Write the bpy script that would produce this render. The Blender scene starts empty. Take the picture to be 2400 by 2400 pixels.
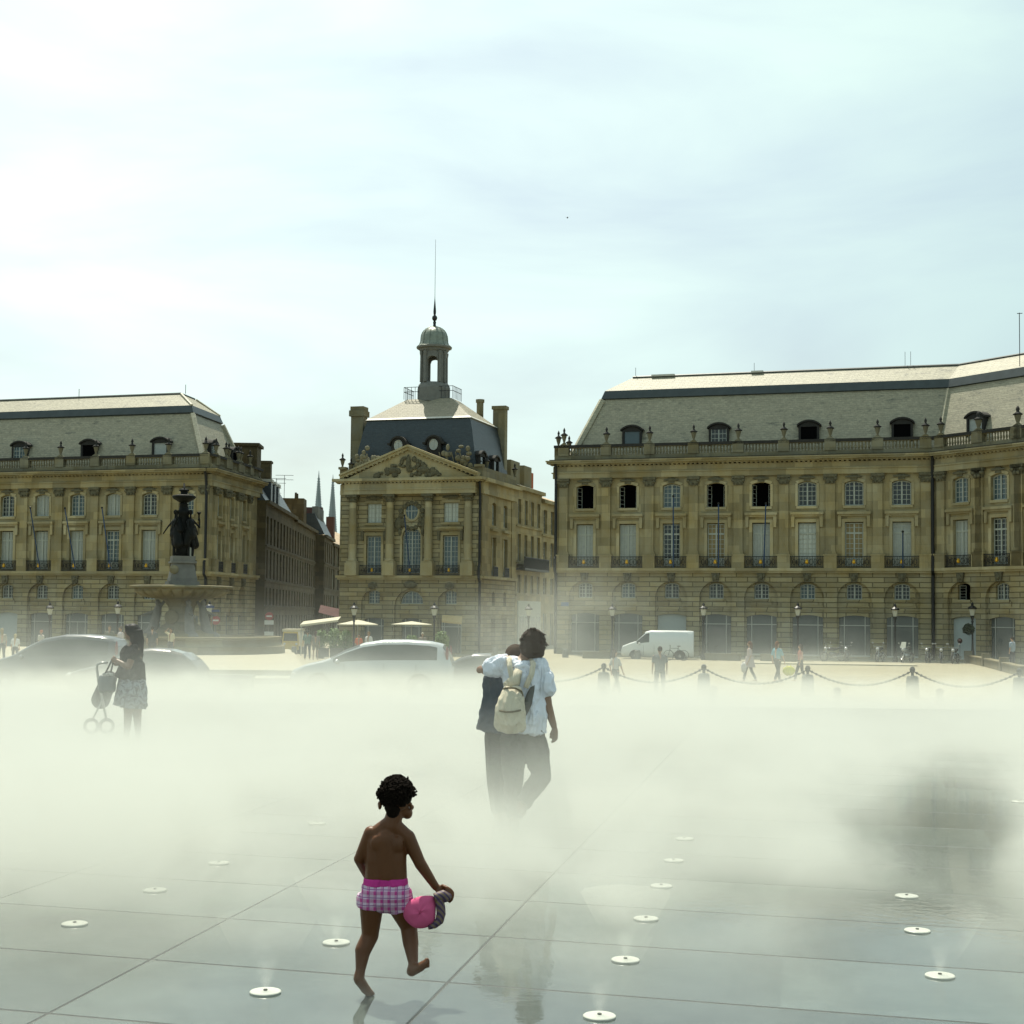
import bpy, math, random, mathutils
from mathutils import Vector, Matrix
R = math.radians
rng = random.Random(7)
SC = bpy.context.scene
COL = SC.collection
# ---------------------------------------------------------------- camera, world, sun, exposure
F = 3450.0; CY = 1259.0; PITCH = R(3.0); ROLL = 0.010; CAMZ = 1.65
cam_d = bpy.data.cameras.new('camera'); cam = bpy.data.objects.new('camera', cam_d); COL.objects.link(cam)
cam_d.sensor_width = 36; cam_d.sensor_fit = 'HORIZONTAL'; cam_d.lens = F/2400*36; cam_d.shift_y = (CY-1200)/2400
cam_d.clip_start = 0.1; cam_d.clip_end = 3000
CR = Matrix.Rotation(R(90)+PITCH, 3, 'X') @ Matrix.Rotation(ROLL, 3, 'Z')
cam.matrix_world = Matrix.Translation((0, 0, CAMZ)) @ CR.to_4x4()
SC.camera = cam
def ray(px, py):
    return CR @ Vector(((px-1200)/F, -(py-CY)/F, -1))
def at(px, py, Y):
    d = ray(px, py); return Vector((0, 0, CAMZ)) + d*(Y/d.y)

SUN_DIR = Vector((-0.30, 0.95, 0)).normalized()*math.cos(R(64)) + Vector((0, 0, math.sin(R(64))))
sl = bpy.data.lights.new('sun', 'SUN'); sun = bpy.data.objects.new('sun', sl); COL.objects.link(sun)
sl.energy = 5.0; sl.angle = R(0.6); sl.color = (1.0, 0.95, 0.80)
sun.rotation_euler = SUN_DIR.to_track_quat('Z', 'Y').to_euler(); sun.location = (-20, 20, 60)

W = bpy.data.worlds.new('World'); SC.world = W; W.use_nodes = True
nt = W.node_tree; nt.nodes.clear()
def nn(nt, t, **kw):
    n = nt.nodes.new(t)
    for k, v in kw.items():
        if k.startswith('i_'):
            key = k[2:]
            key = int(key) if key.isdigit() else key.replace('_', ' ')
            n.inputs[key].default_value = v
        else: setattr(n, k, v)
    return n
def lk(nt, a, b): nt.links.new(a, b)
def mathn(nt, op, a, b=None, c=None, clamp=False):
    n = nt.nodes.new('ShaderNodeMath'); n.operation = op; n.use_clamp = clamp
    for i, v in enumerate((a, b, c)):
        if v is None: continue
        if hasattr(v, 'links'): nt.links.new(v, n.inputs[i])
        else: n.inputs[i].default_value = v
    return n.outputs[0]
sky = nn(nt, 'ShaderNodeTexSky', sky_type='NISHITA', sun_disc=False)
sky.sun_elevation = R(64); sky.sun_rotation = math.atan2(SUN_DIR.x, SUN_DIR.y); sky.air_density = 1.2; sky.dust_density = 3.0; sky.ozone_density = 1.0
tc = nn(nt, 'ShaderNodeTexCoord')
mp = nn(nt, 'ShaderNodeMapping'); mp.inputs['Rotation'].default_value = (R(12), R(-14), R(10)); mp.inputs['Scale'].default_value = (1.6, 1.6, 6.0)
lk(nt, tc.outputs['Generated'], mp.inputs['Vector'])
n1 = nn(nt, 'ShaderNodeTexNoise', i_Scale=1.7, i_Detail=7.0, i_Roughness=0.5, i_Distortion=0.5); lk(nt, mp.outputs[0], n1.inputs['Vector'])
cr = nn(nt, 'ShaderNodeMapRange', i_1=0.34, i_2=0.66, i_3=0.0, i_4=1.0); lk(nt, n1.outputs['Fac'], cr.inputs[0])
# thin veil cloud: brighter towards the sun's side of the sky
dotp = nn(nt, 'ShaderNodeVectorMath', operation='DOT_PRODUCT'); lk(nt, tc.outputs['Generated'], dotp.inputs[0]); dotp.inputs[1].default_value = (-0.50, 0.66, 0.40)
glow = nn(nt, 'ShaderNodeMapRange', i_1=0.50, i_2=0.95, i_3=0.0, i_4=1.0); lk(nt, dotp.outputs['Value'], glow.inputs[0])
cf = mathn(nt, 'ADD', mathn(nt, 'MULTIPLY', cr.outputs[0], 0.62), 0.36)
cmix = nn(nt, 'ShaderNodeMix', data_type='RGBA'); lk(nt, cf, cmix.inputs[0]); lk(nt, sky.outputs[0], cmix.inputs[6])
ccol = nn(nt, 'ShaderNodeMix', data_type='RGBA'); lk(nt, glow.outputs[0], ccol.inputs[0])
ccol.inputs[6].default_value = (5.25, 6.95, 6.75, 1); ccol.inputs[7].default_value = (9.2, 10.75, 10.0, 1)
lk(nt, ccol.outputs[2], cmix.inputs[7])
bg = nn(nt, 'ShaderNodeBackground', i_Strength=0.10); lk(nt, cmix.outputs[2], bg.inputs[0])
wo = nn(nt, 'ShaderNodeOutputWorld'); lk(nt, bg.outputs[0], wo.inputs[0])
SC.view_settings.view_transform = 'Standard'; SC.view_settings.look = 'None'
SC.view_settings.exposure = 0.32; SC.view_settings.gamma = 1.0
SC.cycles.use_adaptive_sampling = True; SC.cycles.adaptive_threshold = 0.02
SC.cycles.use_denoising = True
SC.cycles.max_bounces = 6; SC.cycles.diffuse_bounces = 3; SC.cycles.glossy_bounces = 3; SC.cycles.transmission_bounces = 4
SC.cycles.volume_bounces = 2; SC.cycles.transparent_max_bounces = 8
SC.cycles.volume_step_rate = 1.25; SC.cycles.volume_max_steps = 160
SC.cycles.sample_clamp_indirect = 4.0
SC.cycles.caustics_reflective = False; SC.cycles.caustics_refractive = False

# ---------------------------------------------------------------- materials
def newmat(name):
    m = bpy.data.materials.new(name); m.use_nodes = True; t = m.node_tree; t.nodes.clear()
    b = t.nodes.new('ShaderNodeBsdfPrincipled'); o = t.nodes.new('ShaderNodeOutputMaterial'); t.links.new(b.outputs[0], o.inputs[0])
    return m, t, b
def c4(c): return (c[0], c[1], c[2], 1)
def plain(name, col, rough=0.7, metal=0.0, var=0.15, scale=3.0, bump=0.0, spec=0.5, coat=0.0, sheen=0.0):
    m, t, b = newmat(name)
    b.inputs['Roughness'].default_value = rough; b.inputs['Metallic'].default_value = metal
    b.inputs['Specular IOR Level'].default_value = spec; b.inputs['Coat Weight'].default_value = coat
    co = nn(t, 'ShaderNodeTexCoord'); n = nn(t, 'ShaderNodeTexNoise', i_Scale=scale, i_Detail=5.0); lk(t, co.outputs['Object'], n.inputs['Vector'])
    mx = nn(t, 'ShaderNodeMix', data_type='RGBA'); lk(t, n.outputs['Fac'], mx.inputs[0])
    mx.inputs[6].default_value = c4([x*(1-var) for x in col]); mx.inputs[7].default_value = c4([min(1, x*(1+var)) for x in col])
    lk(t, mx.outputs[2], b.inputs['Base Color'])
    if bump > 0:
        bp = nn(t, 'ShaderNodeBump', i_Strength=bump, i_Distance=0.05); lk(t, n.outputs['Fac'], bp.inputs['Height']); lk(t, bp.outputs[0], b.inputs['Normal'])
    return m
def stone(name, col, soot=0.5, course=0.36, width=0.85, joint=0.6, bump=0.4, groove=0.02, spots=1.0):
    """limestone: coursed blocks, block to block tone, warm stains, sooty streaks"""
    m, t, b = newmat(name); b.inputs['Roughness'].default_value = 0.85; b.inputs['Specular IOR Level'].default_value = 0.25
    co = nn(t, 'ShaderNodeTexCoord'); sx = nn(t, 'ShaderNodeSeparateXYZ'); lk(t, co.outputs['Object'], sx.inputs[0])
    xy = mathn(t, 'ADD', sx.outputs[0], sx.outputs[1]); cb = nn(t, 'ShaderNodeCombineXYZ'); lk(t, xy, cb.inputs[0]); lk(t, sx.outputs[2], cb.inputs[1])
    br = nn(t, 'ShaderNodeTexBrick', i_Scale=1.0); br.inputs['Mortar Size'].default_value = groove; br.inputs['Brick Width'].default_value = width
    br.inputs['Row Height'].default_value = course; br.inputs['Mortar Smooth'].default_value = 0.4; br.inputs['Bias'].default_value = 0.0
    br.inputs['Color1'].default_value = c4([x*0.74 for x in col]); br.inputs['Color2'].default_value = c4([min(1, x*1.22) for x in col]); br.inputs['Mortar'].default_value = c4([x*(1-joint) for x in col])
    lk(t, cb.outputs[0], br.inputs['Vector'])
    n = nn(t, 'ShaderNodeTexNoise', i_Scale=0.55, i_Detail=8.0, i_Roughness=0.65); lk(t, co.outputs['Object'], n.inputs['Vector'])
    mr = nn(t, 'ShaderNodeMapRange', i_1=0.35, i_2=0.68, i_3=0.0, i_4=1.0); lk(t, n.outputs['Fac'], mr.inputs[0])
    m1 = nn(t, 'ShaderNodeMix', data_type='RGBA', blend_type='MULTIPLY'); lk(t, mr.outputs[0], m1.inputs[0]); lk(t, br.outputs['Color'], m1.inputs[6]); m1.inputs[7].default_value = (0.90, 0.79, 0.56, 1)
    # vertical soot streaks, with a shape of their own
    mpp = nn(t, 'ShaderNodeMapping'); mpp.inputs['Scale'].default_value = (1.5, 1.5, 0.22); lk(t, co.outputs['Object'], mpp.inputs[0])
    n2 = nn(t, 'ShaderNodeTexNoise', i_Scale=1.3, i_Detail=7.0, i_Roughness=0.7); lk(t, mpp.outputs[0], n2.inputs['Vector'])
    mr2 = nn(t, 'ShaderNodeMapRange', i_1=0.52, i_2=0.75, i_3=0.0, i_4=soot); lk(t, n2.outputs['Fac'], mr2.inputs[0])
    m2 = nn(t, 'ShaderNodeMix', data_type='RGBA', blend_type='MIX'); lk(t, mr2.outputs[0], m2.inputs[0]); lk(t, m1.outputs[2], m2.inputs[6]); m2.inputs[7].default_value = c4([x*0.32 for x in col])
    lk(t, m2.outputs[2], b.inputs['Base Color'])
    n3 = nn(t, 'ShaderNodeTexNoise', i_Scale=9.0, i_Detail=4.0); lk(t, co.outputs['Object'], n3.inputs['Vector'])
    h = mathn(t, 'SUBTRACT', mathn(t, 'MULTIPLY', n3.outputs['Fac'], 0.25), br.outputs['Fac'])
    bp = nn(t, 'ShaderNodeBump', i_Strength=bump, i_Distance=0.04); lk(t, h, bp.inputs['Height']); lk(t, bp.outputs[0], b.inputs['Normal'])
    return m
def slate(name, col, var=0.10, patch=0.5, row=0.17, rough=0.6, dark=(0.05, 0.055, 0.045)):
    m, t, b = newmat(name); b.inputs['Roughness'].default_value = rough
    co = nn(t, 'ShaderNodeTexCoord'); sx = nn(t, 'ShaderNodeSeparateXYZ'); lk(t, co.outputs['Object'], sx.inputs[0])
    xy = mathn(t, 'ADD', sx.outputs[0], mathn(t, 'MULTIPLY', sx.outputs[1], 0.4)); cb = nn(t, 'ShaderNodeCombineXYZ'); lk(t, xy, cb.inputs[0]); lk(t, sx.outputs[2], cb.inputs[1])
    br = nn(t, 'ShaderNodeTexBrick', i_Scale=1.0); br.inputs['Mortar Size'].default_value = 0.012; br.inputs['Brick Width'].default_value = 0.34; br.inputs['Row Height'].default_value = row
    br.inputs['Color1'].default_value = c4([x*(1-var) for x in col]); br.inputs['Color2'].default_value = c4([x*(1+var) for x in col]); br.inputs['Mortar'].default_value = c4([x*0.8 for x in col])
    lk(t, cb.outputs[0], br.inputs['Vector'])
    mpp = nn(t, 'ShaderNodeMapping'); mpp.inputs['Scale'].default_value = (0.8, 0.8, 2.2); lk(t, co.outputs['Object'], mpp.inputs[0])
    n = nn(t, 'ShaderNodeTexNoise', i_Scale=1.1, i_Detail=10.0, i_Roughness=0.75); lk(t, mpp.outputs[0], n.inputs['Vector'])
    mr = nn(t, 'ShaderNodeMapRange', i_1=0.56, i_2=0.68, i_3=0.0, i_4=patch); lk(t, n.outputs['Fac'], mr.inputs[0])
    m2 = nn(t, 'ShaderNodeMix', data_type='RGBA'); lk(t, mr.outputs[0], m2.inputs[0]); lk(t, br.outputs['Color'], m2.inputs[6]); m2.inputs[7].default_value = c4(dark)
    nb_ = nn(t, 'ShaderNodeTexNoise', i_Scale=5.0, i_Detail=6.0, i_Roughness=0.7); lk(t, mpp.outputs[0], nb_.inputs['Vector'])
    mr3 = nn(t, 'ShaderNodeMapRange', i_1=0.3, i_2=0.7, i_3=0.72, i_4=1.28); lk(t, nb_.outputs['Fac'], mr3.inputs[0])
    m3 = nn(t, 'ShaderNodeVectorMath', operation='SCALE'); lk(t, m2.outputs[2], m3.inputs[0]); lk(t, mr3.outputs[0], m3.inputs['Scale'])
    lk(t, m3.outputs[0], b.inputs['Base Color'])
    bp = nn(t, 'ShaderNodeBump', i_Strength=0.5, i_Distance=0.05); lk(t, mathn(t, 'SUBTRACT', n.outputs['Fac'], mathn(t, 'MULTIPLY', br.outputs['Fac'], 0.4)), bp.inputs['Height']); lk(t, bp.outputs[0], b.inputs['Normal'])
    return m
def glassy(name, col, rough=0.12, var=0.3, spec=0.5):
    m = plain(name, col, rough=rough, var=var, scale=0.9, spec=spec); return m
M = {}
M['stone'] = stone('limestone_ashlar', (0.285, 0.252, 0.155), course=0.62, width=1.3, joint=0.22, soot=0.40, groove=0.012, bump=0.25)
M['rustic'] = stone('limestone_rusticated', (0.295, 0.265, 0.17), course=0.36, width=1.6, joint=0.55, soot=0.35, groove=0.035, bump=0.9)
M['trim'] = stone('limestone_trim', (0.345, 0.31, 0.20), course=3.0, width=2.4, joint=0.2, soot=0.45, groove=0.01, bump=0.2)
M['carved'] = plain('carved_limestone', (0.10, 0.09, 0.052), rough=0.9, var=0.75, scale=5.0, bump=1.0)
M['balus'] = stone('weathered_balustrade_stone', (0.18, 0.17, 0.12), course=3.0, width=1.9, joint=0.2, soot=0.75, groove=0.01, bump=0.3)
M['soot'] = plain('sooty_stone', (0.020, 0.019, 0.016), rough=0.9, var=0.5, scale=4.0, bump=0.5)
M['stoneshade'] = stone('shaded_sooty_street_stone', (0.075, 0.062, 0.034), course=0.5, width=1.1, joint=0.25, soot=0.85, groove=0.015, bump=0.3)  # shade of the narrow street darkened into the base colour, along with soot
M['slate'] = slate('lichen_slate', (0.265, 0.245, 0.17), patch=0.75)
M['slate_hip'] = slate('pale_slate_hips', (0.33, 0.31, 0.22), patch=0.4)
M['slate_dark'] = slate('blue_slate', (0.022, 0.032, 0.037), var=0.12, patch=0.4, rough=0.42)
M['slate_up'] = slate('pale_slate_top', (0.23, 0.205, 0.14), var=0.08, patch=0.3, rough=0.65)
M['lead'] = plain('roof_lead', (0.04, 0.05, 0.05), rough=0.45, metal=0.3, var=0.4, scale=2.0)
M['leadlight'] = plain('roof_lead_pale', (0.45, 0.44, 0.38), rough=0.5, metal=0.0, var=0.15, scale=2.0)
M['white'] = plain('white_window_paint', (0.33, 0.35, 0.30), rough=0.5, var=0.1)
M['pane'] = glassy('window_glass', (0.018, 0.024, 0.024), rough=0.10)
M['pane_blue'] = glassy('window_glass_bluish', (0.055, 0.085, 0.095), rough=0.15)
M['curtain'] = plain('net_curtain_behind_glass', (0.30, 0.32, 0.29), rough=0.3, var=0.25, scale=6.0)
M['blind'] = plain('closed_blind_behind_glass', (0.42, 0.45, 0.40), rough=0.4, var=0.08, scale=2.0)
M['ochre'] = plain('ochre_panel', (0.20, 0.15, 0.06), rough=0.5, var=0.2)
M['black'] = plain('dark_interior', (0.004, 0.004, 0.004), rough=0.9, spec=0.0, var=0.1)
M['iron'] = plain('black_iron', (0.012, 0.013, 0.013), rough=0.45, metal=0.4, var=0.3)
M['ironshop'] = plain('shop_frame_metal', (0.35, 0.36, 0.32), rough=0.4, metal=0.3)
M['gold'] = plain('gilded_crest', (0.55, 0.32, 0.03), rough=0.35, metal=0.7, var=0.3, scale=12)
M['shop'] = glassy('shop_glass', (0.075, 0.090, 0.085), rough=0.12)
M['shutter'] = plain('pale_shop_shutter', (0.30, 0.34, 0.33), rough=0.6, var=0.08)
M['bronze'] = plain('dark_bronze', (0.004, 0.005, 0.004), rough=0.65, metal=0.0, spec=0.15, var=0.5, scale=6, bump=0.4)
M['fstone'] = stone('fountain_stone', (0.19, 0.175, 0.115), course=0.45, width=1.4, joint=0.2, soot=0.5, groove=0.01, bump=0.3)
M['fgrey'] = plain('grey_pedestal_stone', (0.13, 0.13, 0.115), rough=0.7, var=0.35, scale=3, bump=0.3)
M['steps'] = plain('pale_step_stone', (0.30, 0.275, 0.185), rough=0.8, var=0.12, scale=2.0, bump=0.2)
M['bollard'] = plain('granite_bollard', (0.13, 0.13, 0.115), rough=0.8, var=0.3, scale=14, bump=0.3)

# ---------------------------------------------------------------- mesh builder
class MB:
    def __init__(s): s.v = []; s.f = []; s.m = []; s.mi = 0; s.T = None
    def add(s, vs, fs):
        o = len(s.v)
        if s.T is not None: vs = [tuple(s.T @ Vector(v)) for v in vs]
        s.v += [tuple(v) for v in vs]; s.f += [tuple(i+o for i in f) for f in fs]; s.m += [s.mi]*len(fs); return s
    def quad(s, a, b, c, d): return s.add([a, b, c, d], [(0, 1, 2, 3)])
    def poly(s, ps): return s.add(ps, [tuple(range(len(ps)))])
    def box(s, x0, x1, y0, y1, z0, z1):
        return s.add([(x0,y0,z0),(x1,y0,z0),(x1,y1,z0),(x0,y1,z0),(x0,y0,z1),(x1,y0,z1),(x1,y1,z1),(x0,y1,z1)],
                     [(0,3,2,1),(4,5,6,7),(0,1,5,4),(1,2,6,5),(2,3,7,6),(3,0,4,7)])
    def prism(s, pts, y0, y1):   # polygon in x,z extruded along y
        n = len(pts); vs = [(x, y0, z) for x, z in pts] + [(x, y1, z) for x, z in pts]
        fs = [tuple(range(n)), tuple(range(2*n-1, n-1, -1))] + [(i, i+n, (i+1) % n+n, (i+1) % n) for i in range(n)]
        return s.add(vs, fs)
    def lathe(s, prof, n=12, c=(0, 0, 0), sy=1.0):
        vs = []; fs = []
        for r, z in prof:
            for k in range(n):
                a = 2*math.pi*k/n; vs.append((c[0]+r*math.cos(a), c[1]+r*math.sin(a)*sy, c[2]+z))
        for j in range(len(prof)-1):
            for k in range(n):
                k2 = (k+1) % n; fs.append((j*n+k, j*n+k2, (j+1)*n+k2, (j+1)*n+k))
        fs.append(tuple(range(n-1, -1, -1))); fs.append(tuple(range((len(prof)-1)*n, len(prof)*n)))
        return s.add(vs, fs)
    def tube(s, pts, r, n=6, closed=False):
        pts = [Vector(p) for p in pts]; rs = r if isinstance(r, (list, tuple)) else [r]*len(pts)
        vs = []; fs = []; m = len(pts); prev = None
        for i, p in enumerate(pts):
            a = pts[(i-1) % m] if (closed or i > 0) else p; b = pts[(i+1) % m] if (closed or i < m-1) else p
            d = (b-a).normalized() if (b-a).length > 1e-9 else Vector((0, 0, 1))
            if prev is None:
                u = d.orthogonal().normalized()
            else:
                u = prev - d*prev.dot(d)
                u = u.normalized() if u.length > 1e-6 else d.orthogonal().normalized()
            prev = u; w = d.cross(u)
            for k in range(n):
                t = 2*math.pi*k/n; vs.append(p + (u*math.cos(t)+w*math.sin(t))*rs[i])
        for j in range(m if closed else m-1):
            j2 = (j+1) % m
            for k in range(n):
                k2 = (k+1) % n; fs.append((j*n+k, j*n+k2, j2*n+k2, j2*n+k))
        if not closed: fs.append(tuple(range(n-1, -1, -1))); fs.append(tuple(range((m-1)*n, m*n)))
        return s.add(vs, fs)
    def cap(s, a, b, ra, rb, n=12, sx=1.0):
        """tapered capsule, closed, with round ends"""
        a = Vector(a); b = Vector(b); d = b-a; L = d.length
        if L < 1e-6: d = Vector((0, 0, 1)); L = 1e-6; b = a+d*L
        d = d/d.length; pts = []; rs = []
        for k in range(1, 5): t = math.pi/2*k/4; pts.append(a - d*ra*math.cos(t)); rs.append(ra*math.sin(t))
        for k in range(4, 0, -1): t = math.pi/2*k/4; pts.append(b + d*rb*math.cos(t)); rs.append(rb*math.sin(t))
        u = d.orthogonal().normalized(); w = d.cross(u); vs = []; fs = []
        for p, r in zip(pts, rs):
            for k in range(n):
                t = 2*math.pi*k/n; vs.append(p + (u*math.cos(t)+w*math.sin(t))*r)
        for j in range(len(pts)-1):
            for k in range(n): fs.append((j*n+k, j*n+(k+1) % n, (j+1)*n+(k+1) % n, (j+1)*n+k))
        fs.append(tuple(range(n-1, -1, -1))); fs.append(tuple(range((len(pts)-1)*n, len(pts)*n)))
        return s.add(vs, fs)
    def ell(s, c, r, n=12, rot=None):
        vs = []; fs = []; m = 8; rot = rot or Matrix.Identity(3)
        for j in range(1, m):
            t = math.pi*j/m
            for k in range(n):
                a = 2*math.pi*k/n
                vs.append(Vector(c) + rot @ Vector((r[0]*math.sin(t)*math.cos(a), r[1]*math.sin(t)*math.sin(a), r[2]*math.cos(t))))
        top = len(vs); vs.append(Vector(c)+rot @ Vector((0, 0, r[2]))); vs.append(Vector(c)+rot @ Vector((0, 0, -r[2])))
        for j in range(m-2):
            for k in range(n): fs.append((j*n+k, (j+1)*n+k, (j+1)*n+(k+1) % n, j*n+(k+1) % n))
        for k in range(n): fs.append((top, k, (k+1) % n)); fs.append((top+1, (m-2)*n+(k+1) % n, (m-2)*n+k))
        return s.add(vs, fs)
    def mesh(s, name, mats):
        me = bpy.data.meshes.new(name); me.from_pydata(s.v, [], s.f)
        if not isinstance(mats, (list, tuple)): mats = [mats]
        for m in mats: me.materials.append(m)
        if len(mats) > 1:
            me.polygons.foreach_set('material_index', s.m)
        me.update(); return me
    def build(s, name, mats, parent=None, loc=(0, 0, 0), rz=0, smooth=False):
        me = s.mesh(name, mats)
        if smooth: me.polygons.foreach_set('use_smooth', [True]*len(me.polygons))
        o = bpy.data.objects.new(name, me); COL.objects.link(o); o.location = loc; o.rotation_euler = (0, 0, rz)
        if parent is not None: o.parent = parent
        return o
def put(name, me, parent, loc=(0, 0, 0), rz=0):
    o = bpy.data.objects.new(name, me); COL.objects.link(o); o.location = loc; o.rotation_euler = (0, 0, rz)
    if parent is not None: o.parent = parent
    return o
def tag(o, label=None, cat=None, group=None, kind=None):
    if label: o['label'] = label
    if cat: o['category'] = cat
    if group: o['group'] = group
    if kind: o['kind'] = kind
    return o
def thing(name, label, cat, loc=(0, 0, 0), rz=0, group=None):
    o = bpy.data.objects.new(name, None); COL.objects.link(o); o.empty_display_size = 0.2
    o.location = loc; o.rotation_euler = (0, 0, rz); return tag(o, label, cat, group)
def copy_tree(o, parent=None):
    c = o.copy(); COL.objects.link(c)
    if parent is not None: c.parent = parent
    for ch in list(o.children): copy_tree(ch, c)
    return c
def smoothmod(o, voxel, it=4, f=0.6):
    m = o.modifiers.new('remesh', 'REMESH'); m.mode = 'VOXEL'; m.voxel_size = voxel; m.use_smooth_shade = True
    if it:
        k = o.modifiers.new('smooth', 'SMOOTH'); k.factor = f; k.iterations = it
    return o

# ---------------------------------------------------------------- terrain
def sm(t): t = max(0, min(1, t)); return t*t*(3-2*t)
def gz(x, y):
    if y < 27: return 0.0
    z = -0.55 - 0.70*min(1, (y-27)/31)
    return z - 0.4*sm((y-78)/30)*sm((3-x)/8)
def gp(px, py):
    d = ray(px, py); z = 0.0
    for _ in range(30):
        t = (z-CAMZ)/d.z; p = Vector((0, 0, CAMZ))+d*t; z = gz(p.x, p.y)
    return Vector((p.x, p.y, z))
def gx(px, Y):
    d = ray(px, 1440+ROLL*(px-1200)); X = d.x/d.y*Y; return Vector((X, Y, gz(X, Y)))
# ---------------------------------------------------------------- ground
def ground_mat():
    m, t, b = newmat('square_paving'); b.inputs['Roughness'].default_value = 0.8
    co = nn(t, 'ShaderNodeTexCoord'); mpp = nn(t, 'ShaderNodeMapping'); mpp.inputs['Rotation'].default_value = (0, 0, R(17)); lk(t, co.outputs['Object'], mpp.inputs[0])
    br = nn(t, 'ShaderNodeTexBrick', i_Scale=1.0); br.inputs['Brick Width'].default_value = 0.45; br.inputs['Row Height'].default_value = 0.3; br.inputs['Mortar Size'].default_value = 0.015
    br.inputs['Color1'].default_value = (0.245, 0.22, 0.14, 1); br.inputs['Color2'].default_value = (0.29, 0.265, 0.17, 1); br.inputs['Mortar'].default_value = (0.17, 0.155, 0.10, 1)
    lk(t, mpp.outputs[0], br.inputs['Vector'])
    n = nn(t, 'ShaderNodeTexNoise', i_Scale=0.25, i_Detail=8.0, i_Roughness=0.6); lk(t, co.outputs['Object'], n.inputs['Vector'])
    mr = nn(t, 'ShaderNodeMapRange', i_1=0.4, i_2=0.7, i_3=0.0, i_4=0.5); lk(t, n.outputs['Fac'], mr.inputs[0])
    m2 = nn(t, 'ShaderNodeMix', data_type='RGBA', blend_type='MULTIPLY'); lk(t, mr.outputs[0], m2.inputs[0]); lk(t, br.outputs['Color'], m2.inputs[6]); m2.inputs[7].default_value = (0.7, 0.68, 0.6, 1)
    lk(t, m2.outputs[2], b.inputs['Base Color']); return m
M['paving'] = ground_mat()
mb = MB()
ys = [27, 30, 34, 40, 46, 52, 58, 66, 78, 84, 90, 96, 102, 108, 114, 124, 140, 180, 260, 420, 700, 1500]
xs = [-900, -300, -120, -60, -45, -36, -30, -24, -18, -14, -10, -8, -6, -5, -4, -3, -2, -1, 0, 1, 2, 3, 6, 12, 20, 30, 45, 60, 120, 300, 900]
for y in ys:
    for x in xs: mb.v.append((x, y, gz(x, y+1e-6)))
nx = len(xs)
for j in range(len(ys)-1):
    for i in range(nx-1): mb.f.append((j*nx+i, j*nx+i+1, (j+1)*nx+i+1, (j+1)*nx+i)); mb.m.append(0)
tag(mb.build('ground', M['paving']), kind='structure')
# roadway: a smoother grey band under the cars
M['asphalt'] = plain('pale_worn_asphalt', (0.22, 0.21, 0.165), rough=0.85, var=0.15, scale=1.2, bump=0.1)
mb = MB()
for a, b in ((37.5, 40), (40, 46), (46, 51)):
    mb.quad((-90, a, gz(-20, a)+.004), (90, a, gz(-20, a)+.004), (90, b, gz(-20, b)+.004), (-90, b, gz(-20, b)+.004))
tag(mb.build('road', M['asphalt']), kind='structure')

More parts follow.
